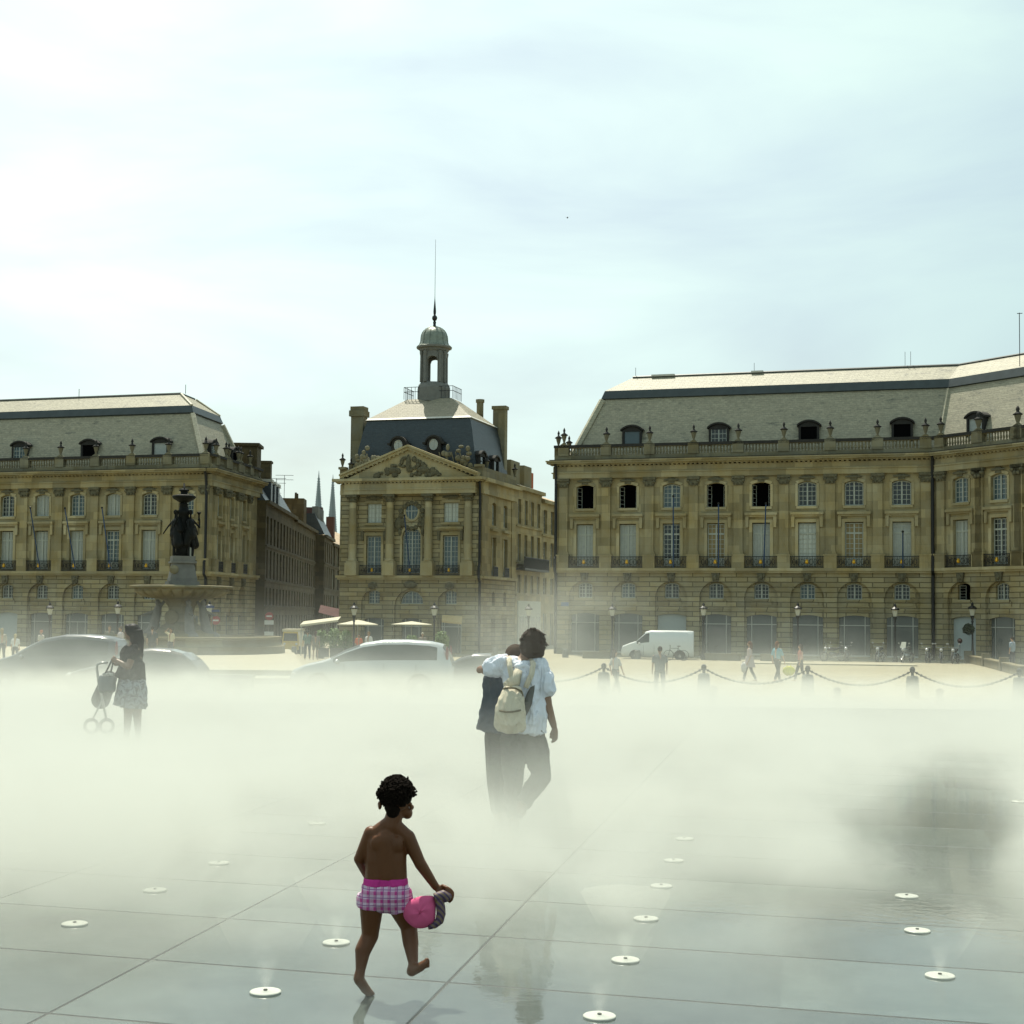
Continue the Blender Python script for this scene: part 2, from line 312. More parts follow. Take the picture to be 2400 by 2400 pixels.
def mirror_mat():
    m, t, b = newmat('wet_granite')
    co = nn(t, 'ShaderNodeTexCoord'); sx = nn(t, 'ShaderNodeSeparateXYZ'); lk(t, co.outputs['Object'], sx.inputs[0])
    aA = R(-14.8); aB = R(11.2)
    # rows: lines along direction aA ; distance measured along Y after removing slope
    ya = mathn(t, 'SUBTRACT', sx.outputs[1], mathn(t, 'MULTIPLY', sx.outputs[0], math.tan(aA)))
    xb = mathn(t, 'SUBTRACT', sx.outputs[0], mathn(t, 'MULTIPLY', sx.outputs[1], math.tan(aB)))
    pa = 0.998; pb = 1.497
    def line(v, per, off, w):
        f = mathn(t, 'FRACT', mathn(t, 'DIVIDE', mathn(t, 'ADD', v, -off+per*200+per/2), per))
        d = mathn(t, 'MULTIPLY', mathn(t, 'ABSOLUTE', mathn(t, 'SUBTRACT', f, 0.5)), per)
        mr = nn(t, 'ShaderNodeMapRange', i_1=w*0.5, i_2=w, i_3=1.0, i_4=0.0); lk(t, d, mr.inputs[0]); return mr.outputs[0]
    offA = 7.289-2.535*math.tan(R(14.8)); offB = -1.928-5.867*math.tan(aB)
    la = line(ya, pa, offA, 0.011); lb = mathn(t, 'MULTIPLY', line(xb, pb, offB, 0.009), mathn(t, 'LESS_THAN', xb, offB+2.2))
    j = mathn(t, 'MAXIMUM', la, lb)
    n = nn(t, 'ShaderNodeTexNoise', i_Scale=0.9, i_Detail=6.0); lk(t, co.outputs['Object'], n.inputs['Vector'])
    mx = nn(t, 'ShaderNodeMix', data_type='RGBA'); lk(t, n.outputs['Fac'], mx.inputs[0]); mx.inputs[6].default_value = (0.040, 0.054, 0.050, 1); mx.inputs[7].default_value = (0.085, 0.105, 0.095, 1)
    cbn = nn(t, 'ShaderNodeCombineXYZ'); lk(t, mathn(t, 'FLOOR', mathn(t, 'DIVIDE', mathn(t, 'ADD', ya, -offA+pa*200), pa)), cbn.inputs[0]); lk(t, mathn(t, 'FLOOR', mathn(t, 'DIVIDE', mathn(t, 'ADD', xb, -offB+pb*200), pb)), cbn.inputs[1])
    wn_ = nn(t, 'ShaderNodeTexWhiteNoise'); lk(t, cbn.outputs[0], wn_.inputs['Vector']); st_ = nn(t, 'ShaderNodeTexNoise', i_Scale=3.5, i_Detail=9.0, i_Roughness=0.7); lk(t, co.outputs['Object'], st_.inputs['Vector'])
    tone = mathn(t, 'MULTIPLY', mathn(t, 'ADD', mathn(t, 'MULTIPLY', wn_.outputs['Value'], 0.55), 0.70), mathn(t, 'ADD', mathn(t, 'MULTIPLY', st_.outputs['Fac'], 1.2), 0.4))
    sc3 = nn(t, 'ShaderNodeVectorMath', operation='SCALE'); lk(t, mx.outputs[2], sc3.inputs[0]); lk(t, tone, sc3.inputs['Scale'])
    m2 = nn(t, 'ShaderNodeMix', data_type='RGBA'); lk(t, j, m2.inputs[0]); lk(t, sc3.outputs[0], m2.inputs[6]); m2.inputs[7].default_value = (0.012, 0.012, 0.01, 1)
    lk(t, m2.outputs[2], b.inputs['Base Color'])
    b.inputs['Specular IOR Level'].default_value = 0.5; b.inputs['IOR'].default_value = 1.5
    # patchy film of water: smooth where it stands, duller where it has drained
    n2 = nn(t, 'ShaderNodeTexNoise', i_Scale=0.7, i_Detail=5.0, i_Distortion=0.6); lk(t, co.outputs['Object'], n2.inputs['Vector'])
    mr = nn(t, 'ShaderNodeMapRange', i_1=0.35, i_2=0.7, i_3=0.008, i_4=0.07); lk(t, n2.outputs['Fac'], mr.inputs[0])
    rr = mathn(t, 'ADD', mr.outputs[0], mathn(t, 'MULTIPLY', j, 0.4)); lk(t, rr, b.inputs['Roughness'])
    n3 = nn(t, 'ShaderNodeTexNoise', i_Scale=14.0, i_Detail=3.0); lk(t, co.outputs['Object'], n3.inputs['Vector'])
    bp = nn(t, 'ShaderNodeBump', i_Strength=0.05, i_Distance=0.01); lk(t, n3.outputs['Fac'], bp.inputs['Height'])
    bp2 = nn(t, 'ShaderNodeBump', i_Strength=0.6, i_Distance=0.01, invert=True); lk(t, j, bp2.inputs['Height']); lk(t, bp.outputs[0], bp2.inputs['Normal'])
    lk(t, bp2.outputs[0], b.inputs['Normal']); return m
mb = MB(); mb.box(-60, 60, -6, 27.0, -1.6, 0.0)
wf = mb.build('wet_pavement', mirror_mat()); tag(wf, 'wet grey granite paving with thin standing water and dark joints', kind='structure')

# ---------------------------------------------------------------- facade kit
def arc(x0, x1, zt, rise, n=10):
    """points of a segmental arch from left springing to right, crown at zt"""
    w = (x1-x0)/2; xc = (x0+x1)/2; rise = min(rise, w)
    rad = (w*w+rise*rise)/(2*rise); cz = zt-rad; a0 = math.asin(min(1, w/rad)); 
    return [(xc+rad*math.sin(-a0+2*a0*k/n), cz+rad*math.cos(-a0+2*a0*k/n)) for k in range(n+1)]
def wall(mb, x0, x1, z0, z1, holes, y=0.0, depth=0.3):
    """a wall face in the plane y with real openings (x0,x1,z0,z1,rise)"""
    X = sorted({x0, x1, *[v for h in holes for v in h[:2] if x0 < v < x1]}); Z = sorted({z0, z1, *[v for h in holes for v in h[2:4] if z0 < v < z1]})
    for i in range(len(X)-1):
        cx = (X[i]+X[i+1])/2
        k = 0
        while k < len(Z)-1:
            cz = (Z[k]+Z[k+1])/2
            if any(h[0] < cx < h[1] and h[2] < cz < h[3] for h in holes): k += 1; continue
            e = k+1
            while e < len(Z)-1 and not any(h[0] < cx < h[1] and h[2] < (Z[e]+Z[e+1])/2 < h[3] for h in holes): e += 1
            mb.quad((X[i], y, Z[k]), (X[i+1], y, Z[k]), (X[i+1], y, Z[e]), (X[i], y, Z[e])); k = e
    for h in holes:
        a, b, c, d = h[:4]; rise = h[4] if len(h) > 4 else 0; dp = h[5] if len(h) > 5 else depth
        zs = d-min(rise, (b-a)/2) if rise else d
        mb.quad((a, y, c), (a, y, zs), (a, y+dp, zs), (a, y+dp, c)); mb.quad((b, y, zs), (b, y, c), (b, y+dp, c), (b, y+dp, zs))
        if c > z0+1e-6: mb.quad((a, y, c), (a, y+dp, c), (b, y+dp, c), (b, y, c))
        if rise:
            P = arc(a, b, d, rise, 12)
            for (p, q) in zip(P, P[1:]):
                mb.quad((p[0], y, p[1]), (q[0], y, q[1]), (q[0], y, d), (p[0], y, d)); mb.quad((p[0], y, p[1]), (p[0], y+dp, p[1]), (q[0], y+dp, q[1]), (q[0], y, q[1]))
        else: mb.quad((a, y, d), (b, y, d), (b, y+dp, d), (a, y+dp, d))
def win_meshes(w, h, rise, cols, rows, transom=None, door=False, bw=0.035, name='window'):
    f = MB(); hw = w/2; zs = h-rise if rise else h
    def top(x):
        if not rise: return h
        rad = (hw*hw+rise*rise)/(2*rise); return (h-rad)+math.sqrt(max(0, rad*rad-x*x))
    B = 0.065
    f.box(-hw, -hw+B, 0, .06, 0, zs); f.box(hw-B, hw, 0, .06, 0, zs); f.box(-hw, hw, -.01, .07, 0, B)
    if rise:
        P = arc(-hw, hw, h, rise, 8); Q = arc(-hw+B, hw-B, h-B, rise*.97, 8)
        for k in range(8): f.prism([P[k], P[k+1], Q[k+1], Q[k]], 0.002, .058)
    else: f.box(-hw, hw, .002, .058, h-B, h)
    segs = [(B, h)]
    if transom: f.box(-hw+B, hw-B, -.012, .072, transom-.06, transom+.06); segs = [(B, transom-.06), (transom+.06, h)]
    f.box(-.05, .05, -.02, .08, B, top(0)-.02)
    for si, (za, zb) in enumerate(segs):
        if door and si == 0: f.box(-hw+B, hw-B, .006, .054, za, za+.5); za += .5
        nr = rows if si == 0 else 2
        for c in range(1, cols):
            if cols % 2 == 0 and c == cols//2: continue
            x = -hw + w*c/cols; f.box(x-bw/2, x+bw/2, .012, .048, za, min(zb, top(x)-.02))
        for r in range(1, nr):
            z = za+(zb-za)*r/nr
            xx = hw-B
            if rise and z > zs:
                rad = (hw*hw+rise*rise)/(2*rise); q = rad*rad-(z-(h-rad))**2; xx = min(xx, math.sqrt(max(q, .01))-.03)
            f.box(-xx, xx, .016, .044, z-bw/2, z+bw/2)
    P = arc(-hw, hw, h, rise, 8) if rise else [(-hw, h), (hw, h)]
    g = MB(); g.poly([(-hw, .05, 0), (hw, .05, 0)] + [(x, .05, z) for x, z in reversed(P)])
    return f, g
WK = {}
def win_kind(key, *a, **k):
    f, g = win_meshes(*a, **k)
    WK[key] = (f.mesh(key, M['white']), {s: g.mesh('pane', M[s]) for s in ('pane', 'pane_blue', 'curtain', 'blind', 'ochre')})
win_kind('french', 1.25, 3.05, 0, 4, 5, transom=2.33, door=True)
win_kind('upper', 1.28, 1.72, 0.16, 4, 5)
win_kind('mezz', 1.05, 1.12, 0.16, 4, 4)
win_kind('frenchc', 1.28, 3.05, 0, 4, 7)
win_kind('upperc', 1.28, 1.6, 0, 4, 4)
win_kind('narrowf', 0.95, 3.05, 0, 4, 5, transom=2.33)
win_kind('narrowu', 0.95, 1.72, 0.14, 4, 5)
def add_win(kind, state, parent, fr, x, y, z):
    ox, oy, ang = fr
    lx = ox + x*math.cos(ang) - y*math.sin(ang); ly = oy + x*math.sin(ang)+y*math.cos(ang)
    if state == 'open':
        w = {'upper': 1.28, 'mezz': 1.05, 'french': 1.25}[kind]; h = {'upper': 1.6, 'mezz': 1.0, 'french': 2.6}[kind]
        mb = MB()
        for sgn in (-1, 1):
            T = Matrix.Translation((sgn*w/2, 0, 0)) @ Matrix.Rotation(R(-68*sgn if sgn < 0 else 68*-1), 4, 'Z')
            T = Matrix.Translation((sgn*w/2, 0.02, 0)) @ Matrix.Rotation(R(70) if sgn < 0 else R(-70), 4, 'Z')
            mb.T = T; L = w/2*(-sgn)
            a, b = sorted((0, L))
            mb.box(a, a+.05, 0, .04, 0, h); mb.box(b-.05, b, 0, .04, 0, h); mb.box(a+.05, b-.05, .002, .038, 0, .06); mb.box(a+.05, b-.05, .002, .038, h-.06, h)
            for r in range(1, 5): mb.box(a+.05, b-.05, .01, .03, h*r/5-.015, h*r/5+.015)
        mb.T = None
        return mb.build('window', M['white'], parent, (lx, ly, z), ang)
    me, panes = WK[kind]; o = put('window', me, parent, (lx, ly, z), ang)
    put('pane', panes[state], o); return o
def add(mb, name, mats, parent, fr, smooth=False):
    return mb.build(name, mats, parent, (fr[0], fr[1], 0), fr[2], smooth)
def urn_mesh():
    mb = MB(); mb.lathe([(.14, 0), (.15, .06), (.07, .12), (.09, .2), (.155, .42), (.19, .58), (.21, .64), (.10, .66)], 10)
    mb.mi = 1; mb.lathe([(.27, .65), (.30, .69), (.20, .77), (.09, .84), (.06, .92), (.10, 1.0), (.08, 1.1), (.01, 1.26)], 10)
    me = mb.mesh('urn', [M['balus'], M['soot']]); me.polygons.foreach_set('use_smooth', [True]*len(me.polygons)); return me
URN = urn_mesh()
def dormer_meshes():
    mb = MB(); w = .74; P = arc(-w-.12, w+.12, 2.25, .34, 10); Q = arc(-w-.12, w+.12, 2.12, .34, 10)
    for k in range(10): mb.prism([P[k], P[k+1], Q[k+1], Q[k]], -.12, 2.2)
    mb.box(-w, -w+.16, 0, .2, 0, 1.78); mb.box(w-.16, w, 0, .2, 0, 1.78)
    mb.box(-w+.02, -w+.08, .2, 2.1, 0, 1.85); mb.box(w-.08, w-.02, .2, 2.1, 0, 1.85)
    P = arc(-w, w, 2.1, .32, 8); mb.prism([(-w, 1.74)] + P + [(w, 1.74)], .01, .15)
    body = mb.mesh('dormer', M['soot']); 
    g = MB(); g.quad((-w+.16, .12, .02), (w-.16, .12, .02), (w-.16, .12, 1.74), (-w+.16, .12, 1.74))
    wn = MB(); wn.box(-.04, .04, .05, .1, .05, 1.7); wn.box(-w+.16, -w+.21, .05, .1, 0, 1.74); wn.box(w-.21, w-.16, .05, .1, 0, 1.74)
    for r in range(1, 5): wn.box(-w+.21, w-.21, .06, .09, 1.74*r/5-.02, 1.74*r/5+.02)
    for c in (-.29, .29): wn.box(c-.015, c+.015, .065, .085, .05, 1.7)
    return body, {s: g.mesh('pane', M[s]) for s in ('pane', 'pane_blue', 'curtain', 'black')}, wn.mesh('window', M['white'])
DORM = dormer_meshes()
def add_dormer(parent, fr, x, y, z, state, bars=True):
    ox, oy, ang = fr; lx = ox+x*math.cos(ang)-y*math.sin(ang); ly = oy+x*math.sin(ang)+y*math.cos(ang)
    o = put('dormer', DORM[0], parent, (lx, ly, z), ang); put('pane', DORM[1][state], o)
    if bars: put('window', DORM[2], o)
    return o
def railing_mesh(w):
    mb = MB(); mb.box(-w/2, w/2, -.02, .02, .80, .85); mb.box(-w/2, w/2, -.02, .02, .04, .08)
    n = int(w/.11)
    for i in range(n+1):
        x = -w/2+w*i/n; mb.box(x-.014, x+.014, -.014, .014, .08, .80)
    for s in (-1, 1):
        for c in (.25, .5, .75):
            P = [(s*w*c/2+.12*math.cos(t), .0, .44+.2*math.sin(t)) for t in [k*math.pi/5 for k in range(10)]]; mb.tube(P, .017, 4, closed=True)
    return mb.mesh('railing', M['iron'])
RAIL = railing_mesh(2.40)
_g = MB(); _g.lathe([(.02, -.02), (.12, .03), (.14, .12), (.09, .22), (.11, .28), (.02, .32)], 8); CREST = _g.mesh('crest', M['gold'])
def cornice_profile(mb, x0, x1, d0, d1, z0, z1):
    mb.box(x0, x1, d0, d1, z0, z1)

BAY = 3.28
def order_facade(parent, fr, x0, centers, x1, shops, mezz, french, upper, blank_corner=True, side=False, kw=1.0, dorm=(), urns=None, crests=True, quiet=False, gold=True):
    """one facade of the square: arcade with mezzanine, giant pilasters over two storeys, entablature, balustrade"""
    hw = BAY/2*kw; aw = 1.20*kw; ww = 0.64*kw
    lo = MB(); holes = [(c-aw, c+aw, 0, 5.45, aw, .26) for c in centers]
    wall(lo, x0, x1, -.6, 6.15, holes, 0, .26)
    for c in centers:   # infill behind the arch
        wall(lo, c-aw-.05, c+aw+.05, -.6, 5.6, [(c-1.08*kw, c+1.08*kw, 0.12, 3.06, .16), (c-.53*kw, c+.53*kw, 4.2, 5.33, .16)], .26, .3)
        lo.box(c-aw+.003, c+aw-.003, .20, .30, 3.42, 3.74); lo.box(c-.66*kw, c+.66*kw, .12, .28, 4.06, 4.19)
        lo.box(c-.75*kw, c+.75*kw, .17, .27, 3.741, 4.058)
    add(lo, 'ground_storey_wall', M['rustic'], parent, fr)
    # keystones, string course
    t = MB()
    t.box(x0-.22, x1+(.0 if side else .0), -.36, .02, 6.20, 6.40); t.box(x0-.12, x1, -.24, .02, 6.06, 6.197)
    add(t, 'string_course', M['trim'], parent, fr)
    for c in centers:
        k = MB()
        k.prism([(c-.20, 5.42), (c+.20, 5.42), (c+.30, 6.05), (c-.30, 6.05)], -.20, -.002)
        k.ell((c, -.2, 5.74), (.17, .14, .24), 8)
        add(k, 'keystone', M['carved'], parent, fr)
    # upper wall
    up = MB()
    wall(up, x0, x1, 6.15, 13.12, [(c-ww, c+ww, 6.55, 9.68) for c in centers] + [(c-ww-.02, c+ww+.02, 10.87, 12.62, .16) for c in centers], 0, .34)
    add(up, 'upper_storey_wall', M['stone'], parent, fr)
    # window surrounds and sill bands on consoles
    for c in centers:
        s = MB()
        e = ww+.0
        s.box(c-e-.22, c-e, -.07, -.001, 6.9, 9.70); s.box(c+e, c+e+.22, -.07, -.001, 6.9, 9.70); s.box(c-e-.22, c+e+.22, -.075, -.001, 9.701, 9.92)
        s.box(c-1.16*kw, c+1.16*kw, -.30, -.001, 10.24, 10.42); s.box(c-1.10*kw, c+1.10*kw, -.16, -.001, 10.10, 10.237); s.box(c-e-.12, c+e+.12, -.12, -.001, 10.68, 10.86)
        for q in (-1, 1):
            s.prism([(c+q*1.0*kw-.10, 9.35), (c+q*1.0*kw+.10, 9.35), (c+q*1.0*kw+.12, 10.097), (c+q*1.0*kw-.12, 10.097)], -.2, -.003)
        s.box(c-e-.2, c-e-.02, -.06, -.001, 10.87, 12.5); s.box(c+e+.02, c+e+.2, -.06, -.001, 10.87, 12.5)
        P = arc(c-e-.2, c+e+.2, 12.84, .2, 8); Q = arc(c-e-.02, c+e+.02, 12.64, .16, 8)
        for j in range(8): s.prism([P[j], P[j+1], Q[j+1], Q[j]], -.065, -.001)
        add(s, 'window_surround', M['trim'], parent, fr)
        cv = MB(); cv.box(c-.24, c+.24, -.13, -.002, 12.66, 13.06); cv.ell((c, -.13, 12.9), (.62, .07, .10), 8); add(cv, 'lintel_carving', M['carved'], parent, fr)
    # pilasters
    edges = sorted({round(c-hw, 3) for c in centers} | {round(c+hw, 3) for c in centers})
    for i, e in enumerate(edges):
        pl = MB(); cv = MB()
        w = .33 if not quiet else .25
        pl.box(e-w-.12, e+w+.12, -.34, -.001, 6.402, 7.28); pl.box(e-w-.17, e+w+.17, -.38, -.001, 7.281, 7.40)
        pl.box(e-w-.06, e+w+.06, -.24, -.001, 7.401, 7.62); pl.box(e-w, e+w, -.18, -.001, 7.621, 12.44)
        for a, b, h0, h1 in ((w+.01, .24, 12.441, 12.60), (w+.05, .29, 12.601, 12.80), (w+.02, .25, 12.801, 12.92), (w+.14, .34, 12.921, 13.10)):
            cv.box(e-a, e+a, -b, -.001, h0, h1)
        for q in (-1, 1): cv.ell((e+q*(w+.04), -.26, 12.78), (.13, .12, .13), 8); cv.ell((e+q*.14, -.28, 12.56), (.09, .08, .14), 8)
        add(pl, 'pilaster', M['stone'], parent, fr)
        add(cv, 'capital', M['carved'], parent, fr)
    # entablature
    en = MB(); xa = x0-.3; xb = x1
    en.box(xa+.1, xb, -.26, .05, 13.12, 13.50); en.box(xa, xb, -.33, .05, 13.502, 13.58); en.box(xa+.12, xb, -.24, .05, 13.582, 14.02)
    en.box(xa-.05, xb, -.45, .05, 14.10, 14.20); en.box(xa-.28, xb, -.72, .05, 14.202, 14.34); en.box(xa-.34, xb, -.80, .05, 14.342, 14.44)
    x = x0
    while x < x1-.1: en.box(x, x+.16, -.40, -.05, 14.021, 14.099); x += .34
    add(en, 'entablature', M['stone'], parent, fr)
    # balustrade
    ba = MB(); ba.box(x0-.1, x1, -.22, .10, 14.442, 14.82); ba.box(x0-.05, x1, -.20, .06, 15.40, 15.439)
    ps = sorted(edges); step = .235
    allp = ps
    for e in allp:
        ba.box(e-.40, e+.40, -.30, .14, 14.821, 15.60); 
        P = arc(e-.32, e+.32, 15.78, .16, 6); ba.prism([(e-.32, 15.601)] + P + [(e+.32, 15.601)], -.22, .06)
    zz = [x0+.1] + allp + [x1-.1]
    for a, b in zip(zz, zz[1:]):
        n = int((b-a-.8)/step)
        if n < 1: continue
        for i in range(n):
            xx = (a+b)/2 + (i-(n-1)/2)*step
            ba.lathe([(.06, 14.82), (.05, 14.9), (.085, 15.03), (.045, 15.22), (.06, 15.33), (.055, 15.40)], 6, (xx, -.07, 0))
    add(ba, 'balustrade', M['balus'], parent, fr)
    sc_ = MB(); sc_.box(x0-.14, x1, -.30, .14, 15.44, 15.64); sc_.box(x0-.34, x1, -.80, -.21, 14.4405, 14.50)
    for e in allp: pass
    add(sc_, 'balustrade_coping', M['soot'], parent, fr)
    ox, oy, ang = fr
    for i, e in enumerate(allp):
        if urns is None or i in urns: put('urn', URN, parent, (ox+e*math.cos(ang)+.07*math.sin(ang), oy+e*math.sin(ang)-.07*math.cos(ang), 15.74), ang)
    for i, c in enumerate(centers):
        add_win('french' if kw > .8 else 'narrowf', french[i % len(french)], parent, fr, c, .22, 6.58)
        add_win('upper' if kw > .8 else 'narrowu', upper[i % len(upper)], parent, fr, c, .22, 10.88)
        if kw > .8:
            add_win('mezz', mezz[i % len(mezz)], parent, fr, c, .44, 4.2)
            shop = shops[i % len(shops)]; f = MB(); g = MB(); P = arc(-1.08, 1.08, 2.94, .16, 8)
            g.poly([(-1.08, .06, 0), (1.08, .06, 0)] + [(x, .06, z) for x, z in reversed(P)])
            lx = ox+c*math.cos(ang)-.42*math.sin(ang); ly = oy+c*math.sin(ang)+.42*math.cos(ang)
            o = g.build('shop_window', M['shutter' if shop == 'shut' else 'shop'], parent, (lx, ly, .12), ang)
            if shop != 'shut':
                for xx in (-.72, .72): f.box(xx-.03, xx+.03, 0, .05, 0, 2.85)
                f.box(-1.08, 1.08, .003, .047, 2.2, 2.26); f.box(-1.08, 1.08, .003, .047, 0, .12)
                if shop == 'door': f.box(-.03, .03, .001, .049, .12, 2.2)
                f.build('window_frame', M['ironshop'], o)
            rl = put('railing', RAIL, parent, (ox+c*math.cos(ang)+.24*math.sin(ang), oy+c*math.sin(ang)-.24*math.cos(ang), 6.41), ang)
            if gold: put('crest', CREST, rl, (0, -.05, .3))
        else:
            rl = put('railing', RAIL_N, parent, (ox+c*math.cos(ang)+.2*math.sin(ang), oy+c*math.sin(ang)-.2*math.cos(ang), 6.41), ang)
            if kw > .5 and shops:
                g = MB(); g.quad((-.5*kw, .0, 4.2), (.5*kw, .0, 4.2), (.5*kw, .0, 5.3), (-.5*kw, .0, 5.3)); g.quad((-1.07*kw, 0, .12), (1.07*kw, 0, .12), (1.07*kw, 0, 3.0), (-1.07*kw, 0, 3.0))
                g.build('shop_window', M['shop'], parent, (ox+c*math.cos(ang)-.5*math.sin(ang), oy+c*math.sin(ang)+.5*math.cos(ang), 0), ang)
    for c, st, bars in dorm: add_dormer(parent, fr, c, 1.2, 15.0, st, bars)
RAIL_N = railing_mesh(1.2)
def downpipe(parent, fr, x, y=-.12):
    p = MB(); p.tube([(x, y-.45, 14.2), (x, y-.3, 13.9), (x, y-.20, 13.4), (x, y-.14, 12.9), (x, y-.14, 7.3), (x, y-.3, 7.1), (x, y-.3, 6.2), (x, y, 5.9), (x, y, 0)], .11, 8)
    add(p, 'downpipe', M['iron'], parent, fr)
def offset_poly(P, d):
    n = len(P); out = []
    for i in range(n):
        a, b, c = Vector(P[i-1]), Vector(P[i]), Vector(P[(i+1) % n]); e1 = (b-a).normalized(); e2 = (c-b).normalized()
        n1 = Vector((-e1.y, e1.x)); n2 = Vector((-e2.y, e2.x)); k = (n1+n2); k = k/(k.dot(n1)) if k.length > 1e-6 else n1; out.append(b+k*d)
    return out
def loft(mb, P, d0, z0, d1, z1):
    A = offset_poly(P, d0); B = offset_poly(P, d1); n = len(P)
    for i in range(n):
        j = (i+1) % n; mb.quad((A[i].x, A[i].y, z0), (A[j].x, A[j].y, z0), (B[j].x, B[j].y, z1), (B[i].x, B[i].y, z1))
def roof(parent, P, prof, mats, names, cap_mat):
    """P footprint counter-clockwise; prof [(inset,z)...] ; one mesh per slope band"""
    base = None
    for k in range(len(prof)-1):
        mb = MB(); loft(mb, P, *prof[k], *prof[k+1])
        if k == len(prof)-2: mb.poly([(v.x, v.y, prof[-1][1]) for v in offset_poly(P, prof[-1][0])])
        o = mb.build(names[k], mats[k], parent if base is None or names[k] != 'ridge' else base)
        if base is None: base = o
    return base
def hips(parent, P, idx, prof, w=.28, mat='slate_hip'):
    for i in idx:
        mb = MB(); pts = []
        for d, z in prof:
            q = offset_poly(P, d)[i]; pts.append((q.x, q.y, z))
        mb.tube(pts, w, 5); mb.build('roof_hip', M[mat], parent)

A17 = -R(17)
# ---- left palace
LB = thing('stone_palace', 'left palace with grey mansard roof, arcade and tall windows behind the fountain', 'building', (-23.7, 114.8, -1.65), A17)
LC = [-1.99-BAY*i for i in range(9)]
P_L = [(-34, 0), (0, 0), (-1.88, 12.35), (-34, 12.35)]
order_facade(LB, (0, 0, 0), -34, sorted(LC), 0, ['door', 'shop', 'shut', 'shop', 'shop', 'door'][::-1] + ['shop'], ['pane', 'pane_blue', 'pane', 'pane'], ['curtain', 'pane_blue', 'curtain', 'curtain', 'curtain'], ['pane', 'pane', 'pane_blue', 'pane', 'curtain', 'pane_blue', 'curtain', 'pane', 'pane_blue'],
             dorm=[(LC[1]+.1, 'curtain', False), (LC[3]+.1, 'black', False), (LC[5]+.1, 'pane_blue', True)])
sa = R(98.6)
order_facade(LB, (0, 0, sa), 0.02, [2.3, 5.3, 8.3], 12.45, ['x'], [], ['curtain', 'pane', 'pane_blue'], ['curtain', 'pane', 'pane_blue'], kw=.72, quiet=True, dorm=[(4.2, 'pane_blue', True), (9.4, 'black', False)], gold=False)
roof(LB, P_L, [(.95, 14.9), (2.75, 19.25), (2.62, 19.35), (2.85, 19.95), (4.6, 21.2)], [M['slate'], M['lead'], M['lead'], M['slate']], ['mansard_roof', 'roof_moulding', 'roof_moulding', 'upper_roof'], None)
hips(LB, P_L, (1, 2), [(.92, 14.9), (2.68, 19.2)], .24)
hips(LB, P_L, (1, 2), [(2.85, 19.95), (4.5, 21.17)], .12)
rd = MB(); q = offset_poly(P_L, 4.6); rd.tube([(q[0].x, q[0].y, 21.22), (q[1].x, q[1].y, 21.22), (q[2].x, q[2].y, 21.22)], .1, 6); rd.build('ridge_cap', M['lead'], LB)
mb = MB(); mb.quad((-34, 12.3, 0), (-34, 0, 0), (-34, 0, 14.4), (-34, 12.3, 14.4)); mb.quad((-34, 12.35, -1), (-34, 12.35, 15), (-1.9, 12.35, 15), (-1.9, 12.35, -1)); mb.quad((-34, 1.15, .02), (-2, 1.15, .02), (-2, 1.15, 14), (-34, 1.15, 14)); mb.quad((-34, .0, 14.442), (0, .0, 14.442), (-1.8, 12.3, 14.442), (-34, 12.3, 14.442))
mb.build('rear_wall', M['black'], LB)
downpipe(LB, (0, 0, 0), -.12)
mb = MB()
for px, h in ((123, 22), (434, 23)):
    X = (px-1200)/F
    t = (X*(114.8+4.3)+23.7)/.956; xx = -(23.7+X*119)/-.93
    lx = {123: -15.0, 434: -4.9}[px]; mb.tube([(lx, 4.6, 21.2), (lx, 4.6, 21.2+.75)], .025, 4)
mb.build('aerial', M['iron'], LB)

# ---- right palace with its wing
RB = thing('stone_palace', 'right palace with long grey mansard roof bending forward at its dark downpipe', 'building', (3.30, 110.7, -1.25), A17)
RC = [2.25+BAY*i for i in range(8)]; XR = 27.35
sh = ['shop', 'shop', 'shut', 'shop', 'shop', 'shop', 'shop', 'shop']
order_facade(RB, (0, 0, 0), 0, RC, XR, sh, ['pane', 'pane_blue', 'pane', 'pane', 'pane', 'pane_blue', 'pane', 'pane'], ['curtain', 'curtain', 'pane', 'ochre', 'curtain', 'blind', 'ochre', 'curtain'],
             ['open', 'open', 'pane_blue', 'open', 'open', 'pane', 'pane', 'pane'], dorm=[(RC[1], 'pane_blue', False), (RC[3], 'pane', True), (RC[5], 'black', False), (RC[7], 'black', False)])
wa = -R(40); FRW = (XR, 0, wa)
WC = [2.40+3.2*i for i in range(4)]
order_facade(RB, FRW, 0, WC, 14.5, ['shut', 'shop', 'shop'], ['open', 'pane', 'pane'], ['curtain', 'pane', 'pane'], ['pane_blue', 'pane_blue', 'pane'], dorm=[(WC[0]+.25, 'curtain', False)])
cw, sw = math.cos(wa), math.sin(wa)
P_R = [(0, 0), (XR, 0), (XR+14.5*cw, 14.5*sw), (XR+14.5*cw-11*sw+2, 14.5*sw+11*cw+2), (XR+3, 11.5), (0, 11.5)]
roof(RB, P_R, [(.95, 14.9), (2.9, 19.45), (2.77, 19.52), (3.0, 20.15), (4.8, 21.4)], [M['slate'], M['lead'], M['lead'], M['slate']], ['mansard_roof', 'roof_moulding', 'roof_moulding', 'upper_roof'], None)
hips(RB, P_R, (0,), [(.95, 14.9), (2.85, 19.4)], .26)
hips(RB, P_R, (1,), [(.93, 14.9), (2.85, 19.4)], .16)
mb = MB(); q = offset_poly(P_R, 4.8); mb.tube([(q[0].x, q[0].y, 21.43), (q[1].x, q[1].y, 21.43), (q[2].x, q[2].y, 21.43)], .1, 6); mb.build('ridge_cap', M['lead'], RB)
